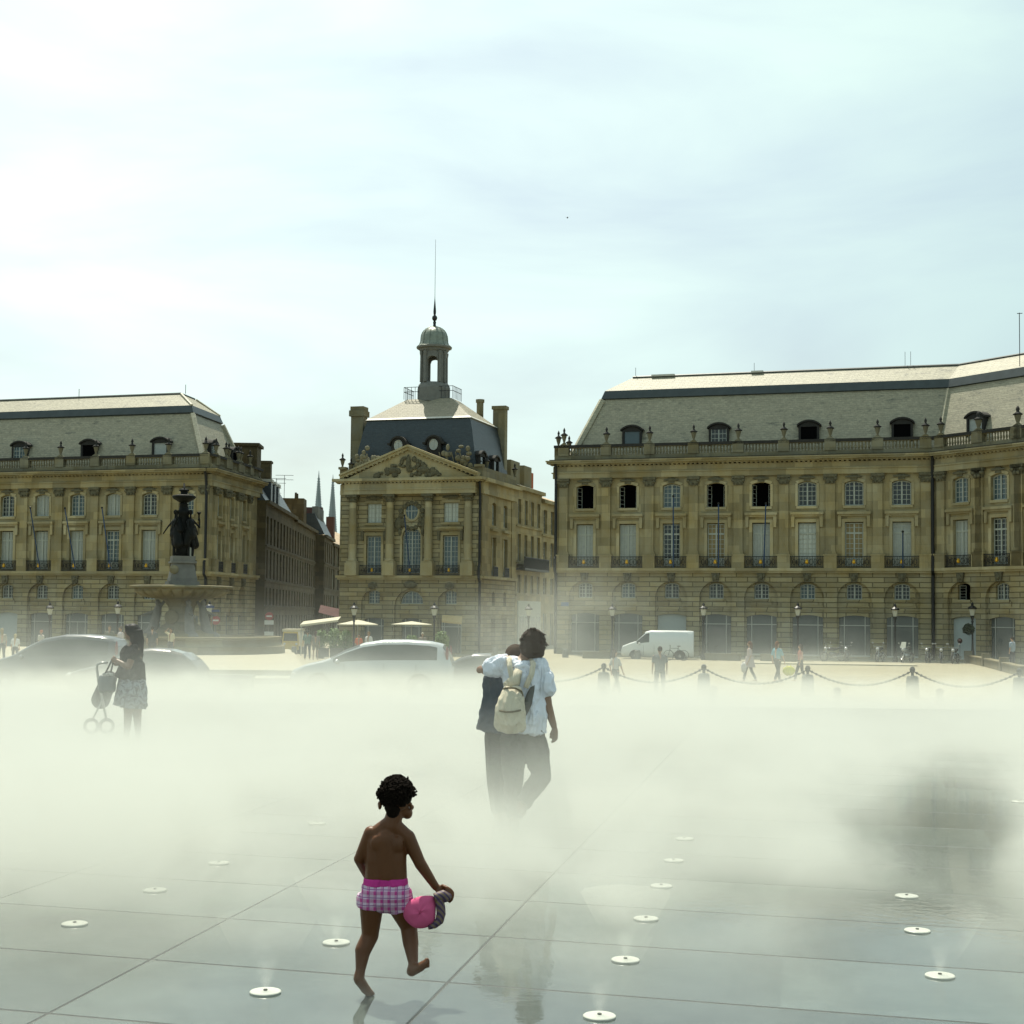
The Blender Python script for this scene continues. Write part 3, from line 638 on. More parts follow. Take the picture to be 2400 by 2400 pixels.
mb = MB(); mb.quad((0, 11.5, -1), (0, 0.001, -1), (0, 0.001, 14.4), (0, 11.5, 14.4)); mb.quad((0, 11.5, -1), (0, 11.5, 15), (40, 11.5, 15), (40, 11.5, -1)); mb.build('side_wall', M['stone'], RB)
mb = MB(); mb.quad((.3, 1.15, .02), (XR+1, 1.15, .02), (XR+1, 1.15, 14), (.3, 1.15, 14)); mb.poly([(v.x, v.y, 14.44) for v in offset_poly(P_R, .02)])
a = (XR-1.15*sw*-1*-1, 1.15*cw); mb.quad((XR+1.0, 1.15, 0), (XR+1.0+14*cw, 1.15+14*sw, 0), (XR+1.0+14*cw, 1.15+14*sw, 14), (XR+1.0, 1.15, 14)); mb.build('interior_wall', M['black'], RB)
downpipe(RB, (0, 0, 0), XR-.05, -.16); downpipe(RB, (0, 0, 0), .05)
# side dormer and side balustrade on the street corner
mb = MB(); mb.box(-.20, .10, .3, 11, 14.45, 14.82); mb.box(-.20, .08, .3, 11, 15.4, 15.6)
for k in range(3): mb.box(-.28, .14, .4+k*3.2, 1.1+k*3.2, 14.821, 15.62)
mb.build('balustrade', M['balus'], RB)
for yy in (.75, 3.9, 7.1): put('urn', URN, RB, (-.05, yy, 15.64))
add_dormer(RB, (0, 0, -R(90)), -4.2, 1.2, 15.0, 'black', False)
mb = MB(); mb.tube([(5.0, 4.9, 21.4), (5.0, 4.9, 22.2)], .02, 4); mb.tube([(14.2, 4.9, 21.4), (14.2, 4.9, 22.2)], .02, 4); mb.tube([(25.3, 5, 21.4), (25.3, 5, 22.6)], .02, 4); mb.tube([(25.7, 5, 21.4), (25.7, 5, 22.6)], .02, 4)
mb.tube([(33.1, -1.1, 20.2), (33.1, -1.1, 23.9)], .035, 4); mb.tube([(32.95, -1.1, 23.85), (33.3, -1.1, 23.85)], .03, 4); mb.build('aerial', M['iron'], RB)
mb = MB(); mb.box(33.6, 36, -2.3, -.9, 21.0, 22.0); mb.tube([(34.0, -1.6, 22.0), (34.4, -1.6, 22.25), (35.5, -1.6, 22.25)], .22, 6); mb.build('chimney', M['soot'], RB)
mb = MB()
for xx in (6.3, 7.2, 14.0): mb.box(xx, xx+.9, 4.6, 5.2, 21.42, 21.56)
mb.build('skylight', M['leadlight'], RB)
nb = MB(); nb.box(.45, 1.05, -.03, -.004, 3.55, 3.85); nb.build('street_nameplate', plain('blue_enamel', (.05, .10, .22), rough=.4), RB)

# ---- centre pavilion
CB = thing('stone_pavilion', 'central pavilion with pediment, dark slate roof and domed cupola', 'building', (-14.4, 123.3, -1.65), A17)
WCn = 12.44; DCn = 10.6
colx = []
def solve_u(px, X0, Y0):
    r = (px-1200)/F; return (r*Y0-X0)/(.9563+.2924*r)
colx = [solve_u(p, -14.4, 123.3) for p in (829.5, 916.5, 1006.7, 1099.5)]
wx = [solve_u(p, -14.4, 123.3) for p in (876, 964.5, 1056)]
lo = MB()
wall(lo, 0, WCn, -.6, 6.15, [(wx[0]-1.05, wx[0]+1.05, 0, 5.2, 1.05, .22), (wx[1]-1.45, wx[1]+1.45, 0, 5.3, 1.45, .22), (wx[2]-1.05, wx[2]+1.05, 0, 5.2, 1.05, .22)], 0, .22)
for c, aw, hw in ((wx[0], 1.05, .5), (wx[1], 1.45, 1.0), (wx[2], 1.05, .5)):
    wall(lo, c-aw-.05, c+aw+.05, -.6, 5.5, [(c-.9, c+.9, .1, 2.9, .15), (c-hw, c+hw, 4.08, 5.2 if hw < .6 else 5.15, .16 if hw < .6 else .98)], .22, .3)
    lo.box(c-aw+.003, c+aw-.003, .16, .26, 3.5, 3.72)
lo.build('ground_storey_wall', M['rustic'], CB)
up = MB()
wall(up, 0, WCn, 6.15, 13.12, [(wx[0]-.66, wx[0]+.66, 6.6, 9.7), (wx[2]-.66, wx[2]+.66, 6.6, 9.7), (wx[1]-.80, wx[1]+.80, 6.6, 10.4, .8), (wx[0]-.64, wx[0]+.64, 10.8, 12.4), (wx[2]-.64, wx[2]+.64, 10.8, 12.4)], 0, .34)
up.box(0.0, 1.0, -.12, -.001, 6.42, 13.1); up.box(WCn-.75, WCn, -.12, -.001, 6.42, 13.1)
up.build('upper_storey_wall', M['rustic'], CB)
md = MB()   # smooth central field set between the columns is carried by trim; oval window surround
T = MB(); T.box(-.25, WCn+.2, -.36, .02, 6.20, 6.40); T.box(-.12, WCn+.1, -.24, .02, 6.06, 6.197); T.build('string_course', M['trim'], CB)
for c in (wx[0], wx[2]):
    s = MB(); cv = MB()
    for a, b in ((-.88, -.66), (.66, .88)): s.box(c+a, c+b, -.07, -.001, 6.9, 9.72)
    s.box(c-.88, c+.88, -.08, -.001, 9.721, 9.94); s.box(c-1.15, c+1.15, -.3, -.001, 10.24, 10.42); s.box(c-1.08, c+1.08, -.15, -.001, 10.1, 10.237); s.box(c-.8, c+.8, -.06, -.001, 12.42, 12.62); s.box(c-.84, c+.84, -.1, -.001, 10.6, 10.79)
    for q in (-1, 1): cv.prism([(c+q-.1, 9.3), (c+q+.1, 9.3), (c+q+.12, 10.09), (c+q-.12, 10.09)], -.22, -.003)
    cv.ell((c, -.12, 12.85), (.75, .08, .14), 8); k = MB(); k.ell((c, -.2, 5.55), (.4, .12, .3), 8); k.build('keystone', M['carved'], CB)
    s.build('window_surround', M['trim'], CB); cv.build('lintel_carving', M['carved'], CB)
c = wx[1]; s = MB(); cv = MB()
P = arc(c-1.0, c+1.0, 10.62, 1.0, 14); Q = arc(c-.82, c+.82, 10.42, .82, 14)
for j in range(14): s.prism([P[j], P[j+1], Q[j+1], Q[j]], -.09, -.001)
s.box(c-1.0, c-.82, -.09, -.001, 6.9, 9.6); s.box(c+.82, c+1.0, -.09, -.001, 6.9, 9.6)
ov = [(c+.62*math.cos(t), .0, 11.75+.78*math.sin(t)) for t in [k*math.pi/10 for k in range(20)]]
s.build('window_surround', M['trim'], CB); s = MB(); s.tube(ov, .11, 6, closed=True); s.build('oval_surround', M['trim'], CB)
for k in range(16):
    t = k*math.pi/8; cv.ell((c+.95*math.cos(t)*(1+.1*math.sin(5*t)), -.1, 11.35+1.05*math.sin(t)), (.22, .09, .2), 7)
for q in (-1, 1): cv.ell((c+q*1.15, -.12, 10.7), (.32, .12, .55), 8); cv.ell((c+q*1.0, -.14, 10.0), (.16, .12, .3), 8)
cv.build('window_carving', M['carved'], CB); cv = MB(); cv.ell((c, -.2, 5.65), (.6, .14, .3), 8); cv.build('keystone', M['carved'], CB)
g = MB(); g.add([(c+.54*math.cos(t), -.02, 11.75+.70*math.sin(t)) for t in [k*math.pi/10 for k in range(20)]], [tuple(range(20))]); og = g.build('window', M['pane_blue'], CB)
g = MB(); g.box(c-.03, c+.03, -.06, -.03, 11.06, 12.44); g.box(c-.53, c+.53, -.055, -.032, 11.72, 11.78); g.box(c-.3, c-.27, -.05, -.033, 11.2, 12.3); g.box(c+.27, c+.3, -.05, -.033, 11.2, 12.3); g.build('window_frame', M['white'], og)
# columns
for x in colx:
    cl = MB(); cv = MB()
    cl.box(x-.52, x+.52, -.75, -.001, 6.402, 7.45); cl.box(x-.44, x+.44, -.66, -.03, 7.451, 7.6)
    cl.lathe([(.40, 7.601), (.42, 7.7), (.34, 7.78), (.35, 9.5), (.30, 12.40), (.33, 12.43), (.31, 12.47)], 16, (x, -.33, 0))
    cv.lathe([(.32, 12.471), (.40, 12.62), (.36, 12.75), (.46, 12.92)], 12, (x, -.33, 0)); cv.box(x-.50, x+.50, -.80, -.001, 12.921, 13.10)
    for q in (-1, 1): cv.ell((x+q*.36, -.55, 12.85), (.14, .12, .13), 8)
    cl.build('column', M['trim'], CB, smooth=False); cv.build('capital', M['carved'], CB)
en = MB(); xa, xb = colx[0]-.6, colx[3]+.75
en.box(.0, WCn+.05, -.2, .05, 13.12, 13.5); en.box(xa, xb, -.82, -.21, 13.121, 13.45); en.box(xa-.05, xb+.05, -.88, -.18, 13.452, 13.55); en.box(xa, xb, -.80, -.19, 13.552, 14.02); en.box(.0, WCn, -.18, .05, 13.501, 14.02)
en.box(-.1, WCn+.25, -.95, .05, 14.10, 14.2); en.box(-.35, WCn+.4, -1.15, .05, 14.202, 14.42)
x = 0
while x < WCn: en.box(x, x+.16, -.92, -.5, 14.021, 14.099); x += .34
pcx = (colx[0]+colx[3])/2; hwp = 6.05; apex = 17.15
for sg in (-1, 1):   # raking cornices
    a = (pcx+sg*hwp, 14.44); b = (pcx, apex); dx, dz = b[0]-a[0], b[1]-a[1]; L = math.hypot(dx, dz); nx_, nz_ = -dz/L*sg*-1, dx/L*sg*-1
    for (o0, o1, yy) in ((-.40, -.17, -.98), (-.168, .0, -1.16)):
        en.prism([(a[0]+nx_*o0*0, a[1]+o0/abs(dx/L) if False else a[1]+o0+.42), (b[0], b[1]+o0), (b[0], b[1]+o1), (a[0], a[1]+o1+.42)] if False else
                 [(a[0]-sg*0, a[1]+max(o0, -.0) if False else a[1]+(0 if o0 < -.2 else .2)), (b[0], b[1]+o0), (b[0], b[1]+o1), (a[0], a[1]+(.2 if o0 < -.2 else .36))], yy, -.2)
    for k in range(15):
        t = (k+.7)/16; xx = a[0]+dx*t; z_ = a[1]+.02+(dz-.42)*t; en.box(xx-.08, xx+.08, -.94, -.7, z_-.10, z_+.02)
en.prism([(pcx-hwp+.5, 14.45), (pcx+hwp-.5, 14.45), (pcx, apex-.35)], -.72, -.2)
en.build('pediment', M['trim'], CB)
pc = MB(); r2 = random.Random(3)
for k in range(60):
    u = r2.uniform(-1, 1); z_ = 14.6+(1-abs(u))*1.75*r2.random()**.7; pc.ell((pcx+u*2.9, -.78, z_), (.10+.16*r2.random(), .12, .10+.16*r2.random()), 6)
pc.ell((pcx, -.85, 15.6), (.22, .2, .75), 8); pc.ell((pcx-1.3, -.82, 15.1), (.5, .16, .25), 8); pc.ell((pcx+1.3, -.82, 15.1), (.55, .16, .25), 8)
pc.build('pediment_relief', M['carved'], CB)
# parapets with trophies
pp = MB(); pp.box(-.1, WCn+.1, -.1, .25, 14.42, 15.3); pp.box(WCn-.15, WCn+.1, .26, 9.4, 14.42, 15.3); pp.box(WCn-.6, WCn+.15, -.3, .3, 15.301, 15.5); pp.box(-.15, .5, -.3, .3, 15.301, 15.5); pp.build('parapet', M['balus'], CB)
for cx_, w in ((2.3, 1.3), (10.2, 1.7)):
    tr = MB()
    for k in range(34): tr.ell((cx_+r2.uniform(-w, w)*.8, .1+r2.uniform(-.15, .15), 15.35+abs(r2.gauss(0, .72))), (.12+.14*r2.random(), .14, .1+.2*r2.random()), 6)
    for k in range(5):
        x_ = cx_+r2.uniform(-w, w)*.7; tr.tube([(x_, .1, 15.3), (x_+r2.uniform(-.6, .6), .1, 16.6)], .05, 4)
    tr.build('trophy_sculpture', M['balus'], CB)
for x_, y_, z_ in ((.1, 0, 15.45), (.75, .3, 15.1), (WCn-.3, 2.2, 15.3), (WCn, 9.2, 15.3)): put('urn', URN, CB, (x_, y_, z_))
P_C = [(0, 0), (WCn, 0), (WCn, DCn), (0, DCn)]
roof(CB, P_C, [(.75, 14.9), (1.05, 17.0), (1.35, 18.6), (1.6, 19.5), (1.5, 19.62), (1.7, 19.78), (4.2, 21.7)], [M['slate_dark'], M['slate_dark'], M['slate_dark'], M['lead'], M['leadlight'], M['slate_up']], ['mansard_roof', 'mansard_roof', 'mansard_roof', 'roof_moulding', 'roof_moulding', 'upper_roof'], None)
for i, u in ((0, solve_u(933, -14.4+.26, 123.3+.86)), (1, solve_u(1016, -14.4+.26, 123.3+.86))):   # round-headed oculus dormers
    d = MB(); P = arc(-.62, .62, 1.62, .55, 10)
    d.prism([(-.62, 0)] + P + [(.62, 0)], 0, 1.6); P = arc(-.75, .75, 1.75, .6, 10); Q = arc(-.70, .70, 1.60, .57, 10)
    for j in range(10): d.prism([P[j], P[j+1], Q[j+1], Q[j]], -.15, 1.5)
    d.box(-.95, -.70, -.15, .6, 1.0, 1.16); d.box(.70, .95, -.15, .6, 1.0, 1.16)
    o = d.build('oculus_dormer', M['soot'], CB, (u, .62, 16.35))
    g = MB(); g.add([(.33*math.cos(t), -.02, .95+.42*math.sin(t)) for t in [k*math.pi/8 for k in range(16)]], [tuple(range(16))]); g.build('pane', M['curtain'], o)
    g = MB(); g.tube([(.35*math.cos(t), -.03, .95+.44*math.sin(t)) for t in [k*math.pi/8 for k in range(16)]], .04, 5, closed=True); g.box(-.02, .02, -.06, -.03, .5, 1.4); g.build('window_frame', M['ironshop'], o)
add_dormer(CB, (WCn, 0, R(90)), 1.9, .55, 14.6, 'pane', False); add_dormer(CB, (WCn, 0, R(90)), 5.6, .55, 14.6, 'pane', False)
ch = MB(); ch.box(-.15, .95, 2.2, 3.2, 14.5, 20.1); ch.box(-.28, 1.08, 2.05, 3.35, 20.101, 20.6); ch.box(-.2, 1.0, 2.15, 3.25, 20.601, 20.95); ch.box(-.25, 1.15, 2.1, 3.3, 14.5, 15.9)
ch.build('chimney', M['balus'], CB)
ch = MB(); ch.box(WCn-2.0, WCn-.9, 9.0, 9.8, 15, 21.3); ch.box(WCn-2.1, WCn-.8, 8.9, 9.9, 21.301, 21.6); ch.build('chimney', M['balus'], CB)
ch = MB(); ch.lathe([(.32, 17), (.32, 22.0), (.4, 22.05), (.4, 22.3)], 10, (WCn-3.4, 9.6, 0)); ch.build('chimney', M['balus'], CB)
# deck railing
dr = MB(); D0 = offset_poly(P_C, 4.25); pts = [(v.x, v.y) for v in D0]
X0, Y0, X1, Y1 = 3.9, 4.2, 8.35, 6.5
for zz in (22.35, 22.75):
    for a, b in (((X0, Y0), (X1, Y0)), ((X1, Y0), (X1, Y1)), ((X0, Y1), (X0, Y0))): dr.tube([(a[0], a[1], zz), (b[0], b[1], zz)], .03, 4)
for k in range(14): 
    for yy in (Y0,): dr.tube([(X0+(X1-X0)*k/13, yy, 21.7), (X0+(X1-X0)*k/13, yy, 22.75)], .022, 4)
for k in range(8):
    for xx in (X0, X1): dr.tube([(xx, Y0+(Y1-Y0)*k/7, 21.7), (xx, Y0+(Y1-Y0)*k/7, 22.75)], .022, 4)
dr.build('roof_railing', M['iron'], CB)
# cupola
ux, uy = WCn/2, DCn/2
cu = MB(); cu.lathe([(1.5, 21.5), (1.5, 22.7), (1.42, 22.95), (1.2, 23.2)], 8, (ux, uy, 0)); 
ang0 = R(19)
CA = R(13)
for q in range(4):
    a0 = q*math.pi/2 + math.pi/4 - ang0 + CA; a1 = q*math.pi/2 + math.pi/4 + ang0 + CA; n = 6; ro, ri = 1.14, .90
    pts = [(ux+ro*math.cos(a0+(a1-a0)*k/n), uy+ro*math.sin(a0+(a1-a0)*k/n)) for k in range(n+1)] + [(ux+ri*math.cos(a1-(a1-a0)*k/n), uy+ri*math.sin(a1-(a1-a0)*k/n)) for k in range(n+1)]
    m_ = len(pts); cu.add([(x, y, 23.2) for x, y in pts] + [(x, y, 25.9) for x, y in pts], [tuple(range(m_))[::-1], tuple(range(m_, 2*m_))] + [(i, (i+1) % m_, (i+1) % m_+m_, i+m_) for i in range(m_)])
    # arch head over each opening
    b0 = a1; b1 = a0+math.pi/2; n = 8
    for k in range(n):
        t0, t1 = b0+(b1-b0)*k/n, b0+(b1-b0)*(k+1)/n; z0 = 25.0+.42*math.sqrt(max(0, 1-(2*k/n-1)**2)); z1 = 25.0+.42*math.sqrt(max(0, 1-(2*(k+1)/n-1)**2))
        cu.add([(ux+r*math.cos(t), uy+r*math.sin(t), z) for (t, z) in ((t0, z0), (t1, z1), (t1, 25.9), (t0, 25.9)) for r in (ro, ri)], [(0, 2, 4, 6), (7, 5, 3, 1), (0, 1, 3, 2), (4, 5, 7, 6)])
    a = q*math.pi/2+math.pi/4+CA
    for da in (-.24, .24): cu.lathe([(.13, 23.2), (.11, 25.5), (.16, 25.7), (.16, 25.9)], 6, (ux+1.2*math.cos(a+da), uy+1.2*math.sin(a+da), 0))
cu.lathe([(1.2, 25.901), (1.28, 26.0), (1.3, 26.1), (1.52, 26.2), (1.55, 26.34), (1.3, 26.4)], 20, (ux, uy, 0))
cuo = cu.build('cupola', M['fgrey'], CB)
dm = MB(); prof = [(1.5, 26.341), (1.30, 26.5), (1.20, 26.8), (1.18, 27.1)] + [(1.18*math.cos(t), 27.1+1.05*math.sin(t)) for t in [k*math.pi/2/7 for k in range(1, 7)]] + [(.15, 28.16)]
dm.lathe(prof, 24, (ux, uy, 0))
for k in range(12):
    a = k*math.pi/6; dm.tube([(ux+(r+.01)*math.cos(a), uy+(r+.01)*math.sin(a), z) for r, z in prof], .035, 4)
dm.build('dome', plain('weathered_dome_lead', (.17, .19, .15), rough=.4, metal=.3, var=.5, scale=3), cuo)
sp = MB(); sp.lathe([(.16, 28.1), (.12, 28.35), (.15, 28.55), (.08, 28.62), (.2, 28.75), (.25, 28.9), (.2, 29.05), (.09, 29.15), (.12, 29.3), (.13, 29.5), (.03, 30.6), (.022, 30.9), (.012, 35.8)], 8, (ux, uy, 0)); sp.build('spire', M['iron'], cuo)
# windows of the pavilion
for i, u in enumerate((wx[0], wx[2])):
    add_win('frenchc', 'pane_blue', CB, (0, 0, 0), u, .2, 6.62); add_win('upperc', 'blind', CB, (0, 0, 0), u, .2, 10.8); add_win('mezz', 'pane_blue', CB, (0, 0, 0), u, .42, 4.08)
f, g = win_meshes(1.58, 3.78, .78, 6, 11); o = f.build('window', M['white'], CB, (wx[1], .2, 6.62)); g.build('pane', M['pane_blue'], o)
f, g = win_meshes(1.96, 1.06, .96, 6, 3); o = f.build('window', M['white'], CB, (wx[1], .42, 4.08)); g.build('pane', M['pane_blue'], o)
for i, u in enumerate(wx):
    rl = put('railing', RAIL, CB, (u, -.3, 6.41)); rl.scale = (.92, 1, 1); put('crest', CREST, rl, (0, -.05, .3))
    g = MB(); g.quad((-.9, 0, 0), (.9, 0, 0), (.9, 0, 2.9), (-.9, 0, 2.9)); o = g.build('shop_window', M['shop'], CB, (u, .5, .1)); f = MB(); f.box(-.62, -.57, -.05, -.01, 0, 2.85); f.box(.57, .62, -.05, -.01, 0, 2.85); f.box(-.9, .9, -.046, -.013, 2.1, 2.16); f.build('window_frame', M['ironshop'], o)
downpipe(CB, (0, 0, 0), WCn-.05)
# right flank of the pavilion
lo = MB(); FL = 9.6; fc = (3.4, 6.6)
wall(lo, 0, FL, -.6, 6.15, [(c-.42, c+.42, 4.0, 5.2, .3) for c in fc] + [(c-.6, c+.6, 0, 2.9) for c in fc], 0, .4)
add(lo, 'flank_lower_wall', M['rustic'], CB, (WCn, 0, R(90)))
lo = MB(); wall(lo, 0, FL, 6.15, 13.12, [(c-.55, c+.55, 6.5, 9.7) for c in fc] + [(c-.55, c+.55, 10.7, 12.6, .14) for c in fc], 0, .35)
lo.box(0, 1.7, -.08, -.001, 6.42, 13.1); lo.box(8.3, FL, -.08, -.001, 6.42, 13.1)
add(lo, 'flank_upper_wall', M['stone'], CB, (WCn, 0, R(90)))
lo = MB(); lo.box(0, FL, -.3, -.001, 6.2, 6.4); lo.box(0, FL, -.2, .0, 13.121, 13.5); lo.box(0, FL, -.6, .0, 14.1, 14.40); lo.box(0, FL, -.15, 0, 13.501, 14.09)
for c in fc: lo.box(c-1.0, c+1.0, -.25, -.001, 10.2, 10.4); lo.box(c-.75, c-.56, -.06, -.001, 6.9, 9.7); lo.box(c+.56, c+.75, -.06, -.001, 6.9, 9.7)
add(lo, 'flank_trim', M['trim'], CB, (WCn, 0, R(90)))
for c in fc:
    add_win('narrowf', 'pane', CB, (WCn, 0, R(90)), c, .2, 6.55); add_win('narrowu', 'pane_blue', CB, (WCn, 0, R(90)), c, .2, 10.75); 
    put('railing', RAIL_N, CB, (WCn+.2, c, 6.41), R(90))
mb = MB(); mb.quad((.1, .9, 0), (WCn-.6, .9, 0), (WCn-.6, .9, 14.4), (.1, .9, 14.4)); mb.quad((WCn-.6, .9, 0), (WCn-.6, 9.6, 0), (WCn-.6, 9.6, 14.4), (WCn-.6, .9, 14.4)); mb.quad((0, 0, -1), (0, 0, 15), (0, DCn, 15), (0, DCn, -1)); mb.quad((0, 0, 14.43), (WCn, 0, 14.43), (WCn, DCn, 14.43), (0, DCn, 14.43)); mb.build('rear_wall', M['black'], CB)

# ---------------------------------------------------------------- street houses
def row_house(name, label, pos, rz, L, D, H, cols, rows, group, mat='stoneshade', front=True, cornice=.35, attic=True, z_rows=None, wmat='pane', returnw=0, balcony=None):
    """house whose long face (local x) has cols*rows openings"""
    h = thing(name, label, 'house', pos, rz, group)
    mb = MB(); hs = []; zr = z_rows or [(1.0+(H-1.5)*r/rows, 1.0+(H-1.5)*r/rows+(H-1.5)/rows*.62) for r in range(rows)]
    cw_ = L/cols
    for c in range(cols):
        for z0, z1 in zr: hs.append((c*cw_+cw_*.28, c*cw_+cw_*.72, z0, z1))
    wall(mb, 0, L, -.5, H, hs, 0, .3); mb.quad((0, 0, -.5), (0, 0, H), (0, D, H), (0, D, -.5)); mb.quad((L, 0, -.5), (L, D, -.5), (L, D, H), (L, 0, H)); mb.quad((0, D, -.5), (0, D, H), (L, D, H), (L, D, -.5))
    mb.quad((0, 0, H), (L, 0, H), (L, D, H), (0, D, H)); mb.build('wall', M[mat], h)
    t = MB(); t.box(-.1, L+.1, -cornice, -.001, H-.3, H+.02)
    for z0, z1 in zr: t.box(0, L, -.1, -.001, z0-.28, z0-.12)
    t.build('cornice', M[mat], h)
    wm = MB()
    for c in range(cols):
        for z0, z1 in zr:
            a, b = c*cw_+cw_*.28, c*cw_+cw_*.72; wm.v
            g = MB(); g.quad((a, .25, z0), (b, .25, z0), (b, .25, z1), (a, .25, z1)); o = g.build('window', M[wmat], h)
            f = MB(); f.box(a, a+.06, .19, .24, z0, z1); f.box(b-.06, b, .19, .24, z0, z1); f.box((a+b)/2-.035, (a+b)/2+.035, .19, .24, z0, z1)
            for r in (1, 2, 3): f.box(a+.06, b-.06, .2, .23, z0+(z1-z0)*r/4-.02, z0+(z1-z0)*r/4+.02)
            f.build('window_frame', M['white'], o)
    return h
GS = 'old stone houses lining the narrow street between the palaces'
zr5 = [(0.4, 3.0), (3.9, 5.4), (6.2, 8.7), (9.2, 11.6)]
M['roof_tile'] = slate('canal_tile_roof', (.42, .30, .18), var=.3, patch=.4)
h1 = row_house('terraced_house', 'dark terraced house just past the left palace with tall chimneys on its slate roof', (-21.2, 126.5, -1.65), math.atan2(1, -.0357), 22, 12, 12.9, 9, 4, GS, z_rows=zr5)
mb = MB(); mb.prism([(0, 12.92), (22, 12.92), (22, 15.0), (0, 15.0)], 1.6, 1.7); mb.add([(0, .1, 12.93), (22, .1, 12.93), (22, 1.5, 15.2), (0, 1.5, 15.2), (22, 6, 15.9), (0, 6, 15.9), (0, 12, 12.93), (22, 12, 12.93)], [(0, 1, 2, 3), (3, 2, 4, 5), (0, 3, 5, 6), (1, 7, 4, 2)]); mb.build('roof', M['slate_dark'], h1)
mb = MB(); mb.box(1.0, 3.6, 1.0, 5.6, 14.0, 17.7); mb.box(.8, 3.8, .8, 5.8, 17.701, 17.95); mb.build('chimney', M['stoneshade'], h1)
mb = MB(); mb.box(12.5, 13.6, 1.3, 4.6, 14.5, 17.4); mb.box(12.4, 13.7, 1.2, 4.7, 17.401, 17.6); mb.build('chimney', M['stoneshade'], h1)
for xx in (4.6, 7.2, 9.8):
    mb = MB(); mb.box(xx, xx+1.1, .2, 1.8, 13.0, 14.9); o = mb.build('attic_dormer', M['slate_dark'], h1); mb = MB(); mb.box(xx-.1, xx+1.2, .1, 2.2, 14.901, 15.15); mb.build('roof_slab', M['leadlight'], o)
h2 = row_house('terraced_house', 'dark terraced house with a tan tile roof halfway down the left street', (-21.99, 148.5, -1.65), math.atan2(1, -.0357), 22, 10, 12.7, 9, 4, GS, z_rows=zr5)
mb = MB(); mb.add([(0, -.3, 12.75), (22, -.3, 12.75), (22, 5, 14.6), (0, 5, 14.6), (22, 10, 12.75), (0, 10, 12.75)], [(0, 1, 2, 3), (3, 2, 4, 5), (0, 3, 5), (1, 4, 2)]); mb.build('roof', M['roof_tile'], h2)
mb = MB(); mb.box(18, 21, 1.0, 3.4, 13, 16.2)
for k in (0, 1): mb.lathe([(.16, 16.2), (.13, 16.9)], 6, (18.7+k*1.5, 2, 0))
mb.build('chimney', M['stoneshade'], h2)
mb = MB()
for xx, hh in ((9, 3.6), (5, 2.2), (16, 4.6)):
    mb.tube([(xx, 3, 14), (xx, 3, 14+hh)], .035, 4)
    for q in (0, .5): mb.tube([(xx, 2.0, 14+hh-q), (xx, 4.0, 14+hh-q)], .03, 4)
mb.build('aerial', M['iron'], h2)
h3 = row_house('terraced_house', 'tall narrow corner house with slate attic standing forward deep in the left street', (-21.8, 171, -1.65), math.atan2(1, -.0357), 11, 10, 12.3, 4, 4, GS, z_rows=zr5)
mb = MB(); mb.add([(0, .0, 12.35), (11, .0, 12.35), (11, 1.2, 14.8), (0, 1.2, 14.8), (11, 10, 14.8), (0, 10, 14.8), (0, 10, 12.35)], [(0, 1, 2, 3), (3, 2, 4, 5), (0, 3, 5, 6)]); mb.build('roof', M['slate_dark'], h3)
mb = MB()
for k in range(5): mb.box(1+k*1.7, 1.5+k*1.7, .9, 1.6, 13.5, 15.7)
mb.build('chimney', M['fgrey'], h3)
mb = MB(); mb.box(9.6, 10.6, 1.2, 3.2, 14.0, 16.2); mb.build('chimney', plain('red_brick_chimney', (.085, .035, .026), rough=.9), h3)
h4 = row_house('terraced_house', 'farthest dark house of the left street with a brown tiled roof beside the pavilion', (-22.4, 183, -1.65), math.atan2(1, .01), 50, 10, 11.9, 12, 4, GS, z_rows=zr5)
mb = MB(); mb.add([(0, -.3, 11.95), (50, -.3, 11.95), (50, 5, 15.6), (0, 5, 15.6), (50, 10, 11.95), (0, 10, 11.95)], [(0, 1, 2, 3), (3, 2, 4, 5), (0, 3, 5), (1, 4, 2)]); mb.build('roof', M['roof_tile'], h4)
mb = MB(); mb.box(6, 7.2, .6, 1.6, 12, 15.6); mb.build('chimney', plain('rusty_brick', (.07, .032, .022), rough=.9), h4)
# right street
na = A17+R(90)
hA = row_house('terraced_house', 'four bay stone house with a long dark balcony between pavilion and right palace', (0.36, 128.9, -1.65), na, 8.2, 10, 14.6, 4, 4, 'old stone houses in the gap right of the pavilion', mat='stone', z_rows=[(5.2, 6.8), (8.0, 10.4), (11.3, 13.5)], wmat='pane_blue')
mb = MB(); mb.box(.1, 8.1, -.8, -.001, 7.2, 7.36)
for k in range(60): mb.box(.1+k*.135, .13+k*.135, -.78, -.74, 7.361, 8.3)
mb.box(.1, 8.1, -.8, -.72, 8.3, 8.36); mb.box(.1, 8.1, -.72, -.70, 7.36, 8.1); mb.build('balcony', M['iron'], hA)
mb = MB(); mb.box(.5, 7.7, -.12, -.001, .0, 4.5); o = mb.build('shop_front', M['white'], hA); mb = MB()
for k in range(4): mb.quad((.8+k*1.75, -.125, .3), (2.2+k*1.75, -.125, .3), (2.2+k*1.75, -.125, 3.1), (.8+k*1.75, -.125, 3.1))
mb.build('pane', M['pane_blue'], o)
mb = MB(); mb.add([(0, -.3, 14.63), (8.2, -.3, 14.63), (8.2, 5, 16.4), (0, 5, 16.4), (8.2, 10, 14.63), (0, 10, 14.63)], [(0, 1, 2, 3), (3, 2, 4, 5), (0, 3, 5), (1, 4, 2)]); mb.build('roof', M['slate'], hA)
mb = MB(); mb.box(.8, 3.6, .8, 1.9, 14.6, 17.0); mb.build('chimney', M['balus'], hA); mb = MB(); mb.box(5.0, 7.4, .8, 1.8, 14.6, 16.9); mb.build('chimney', M['balus'], hA)
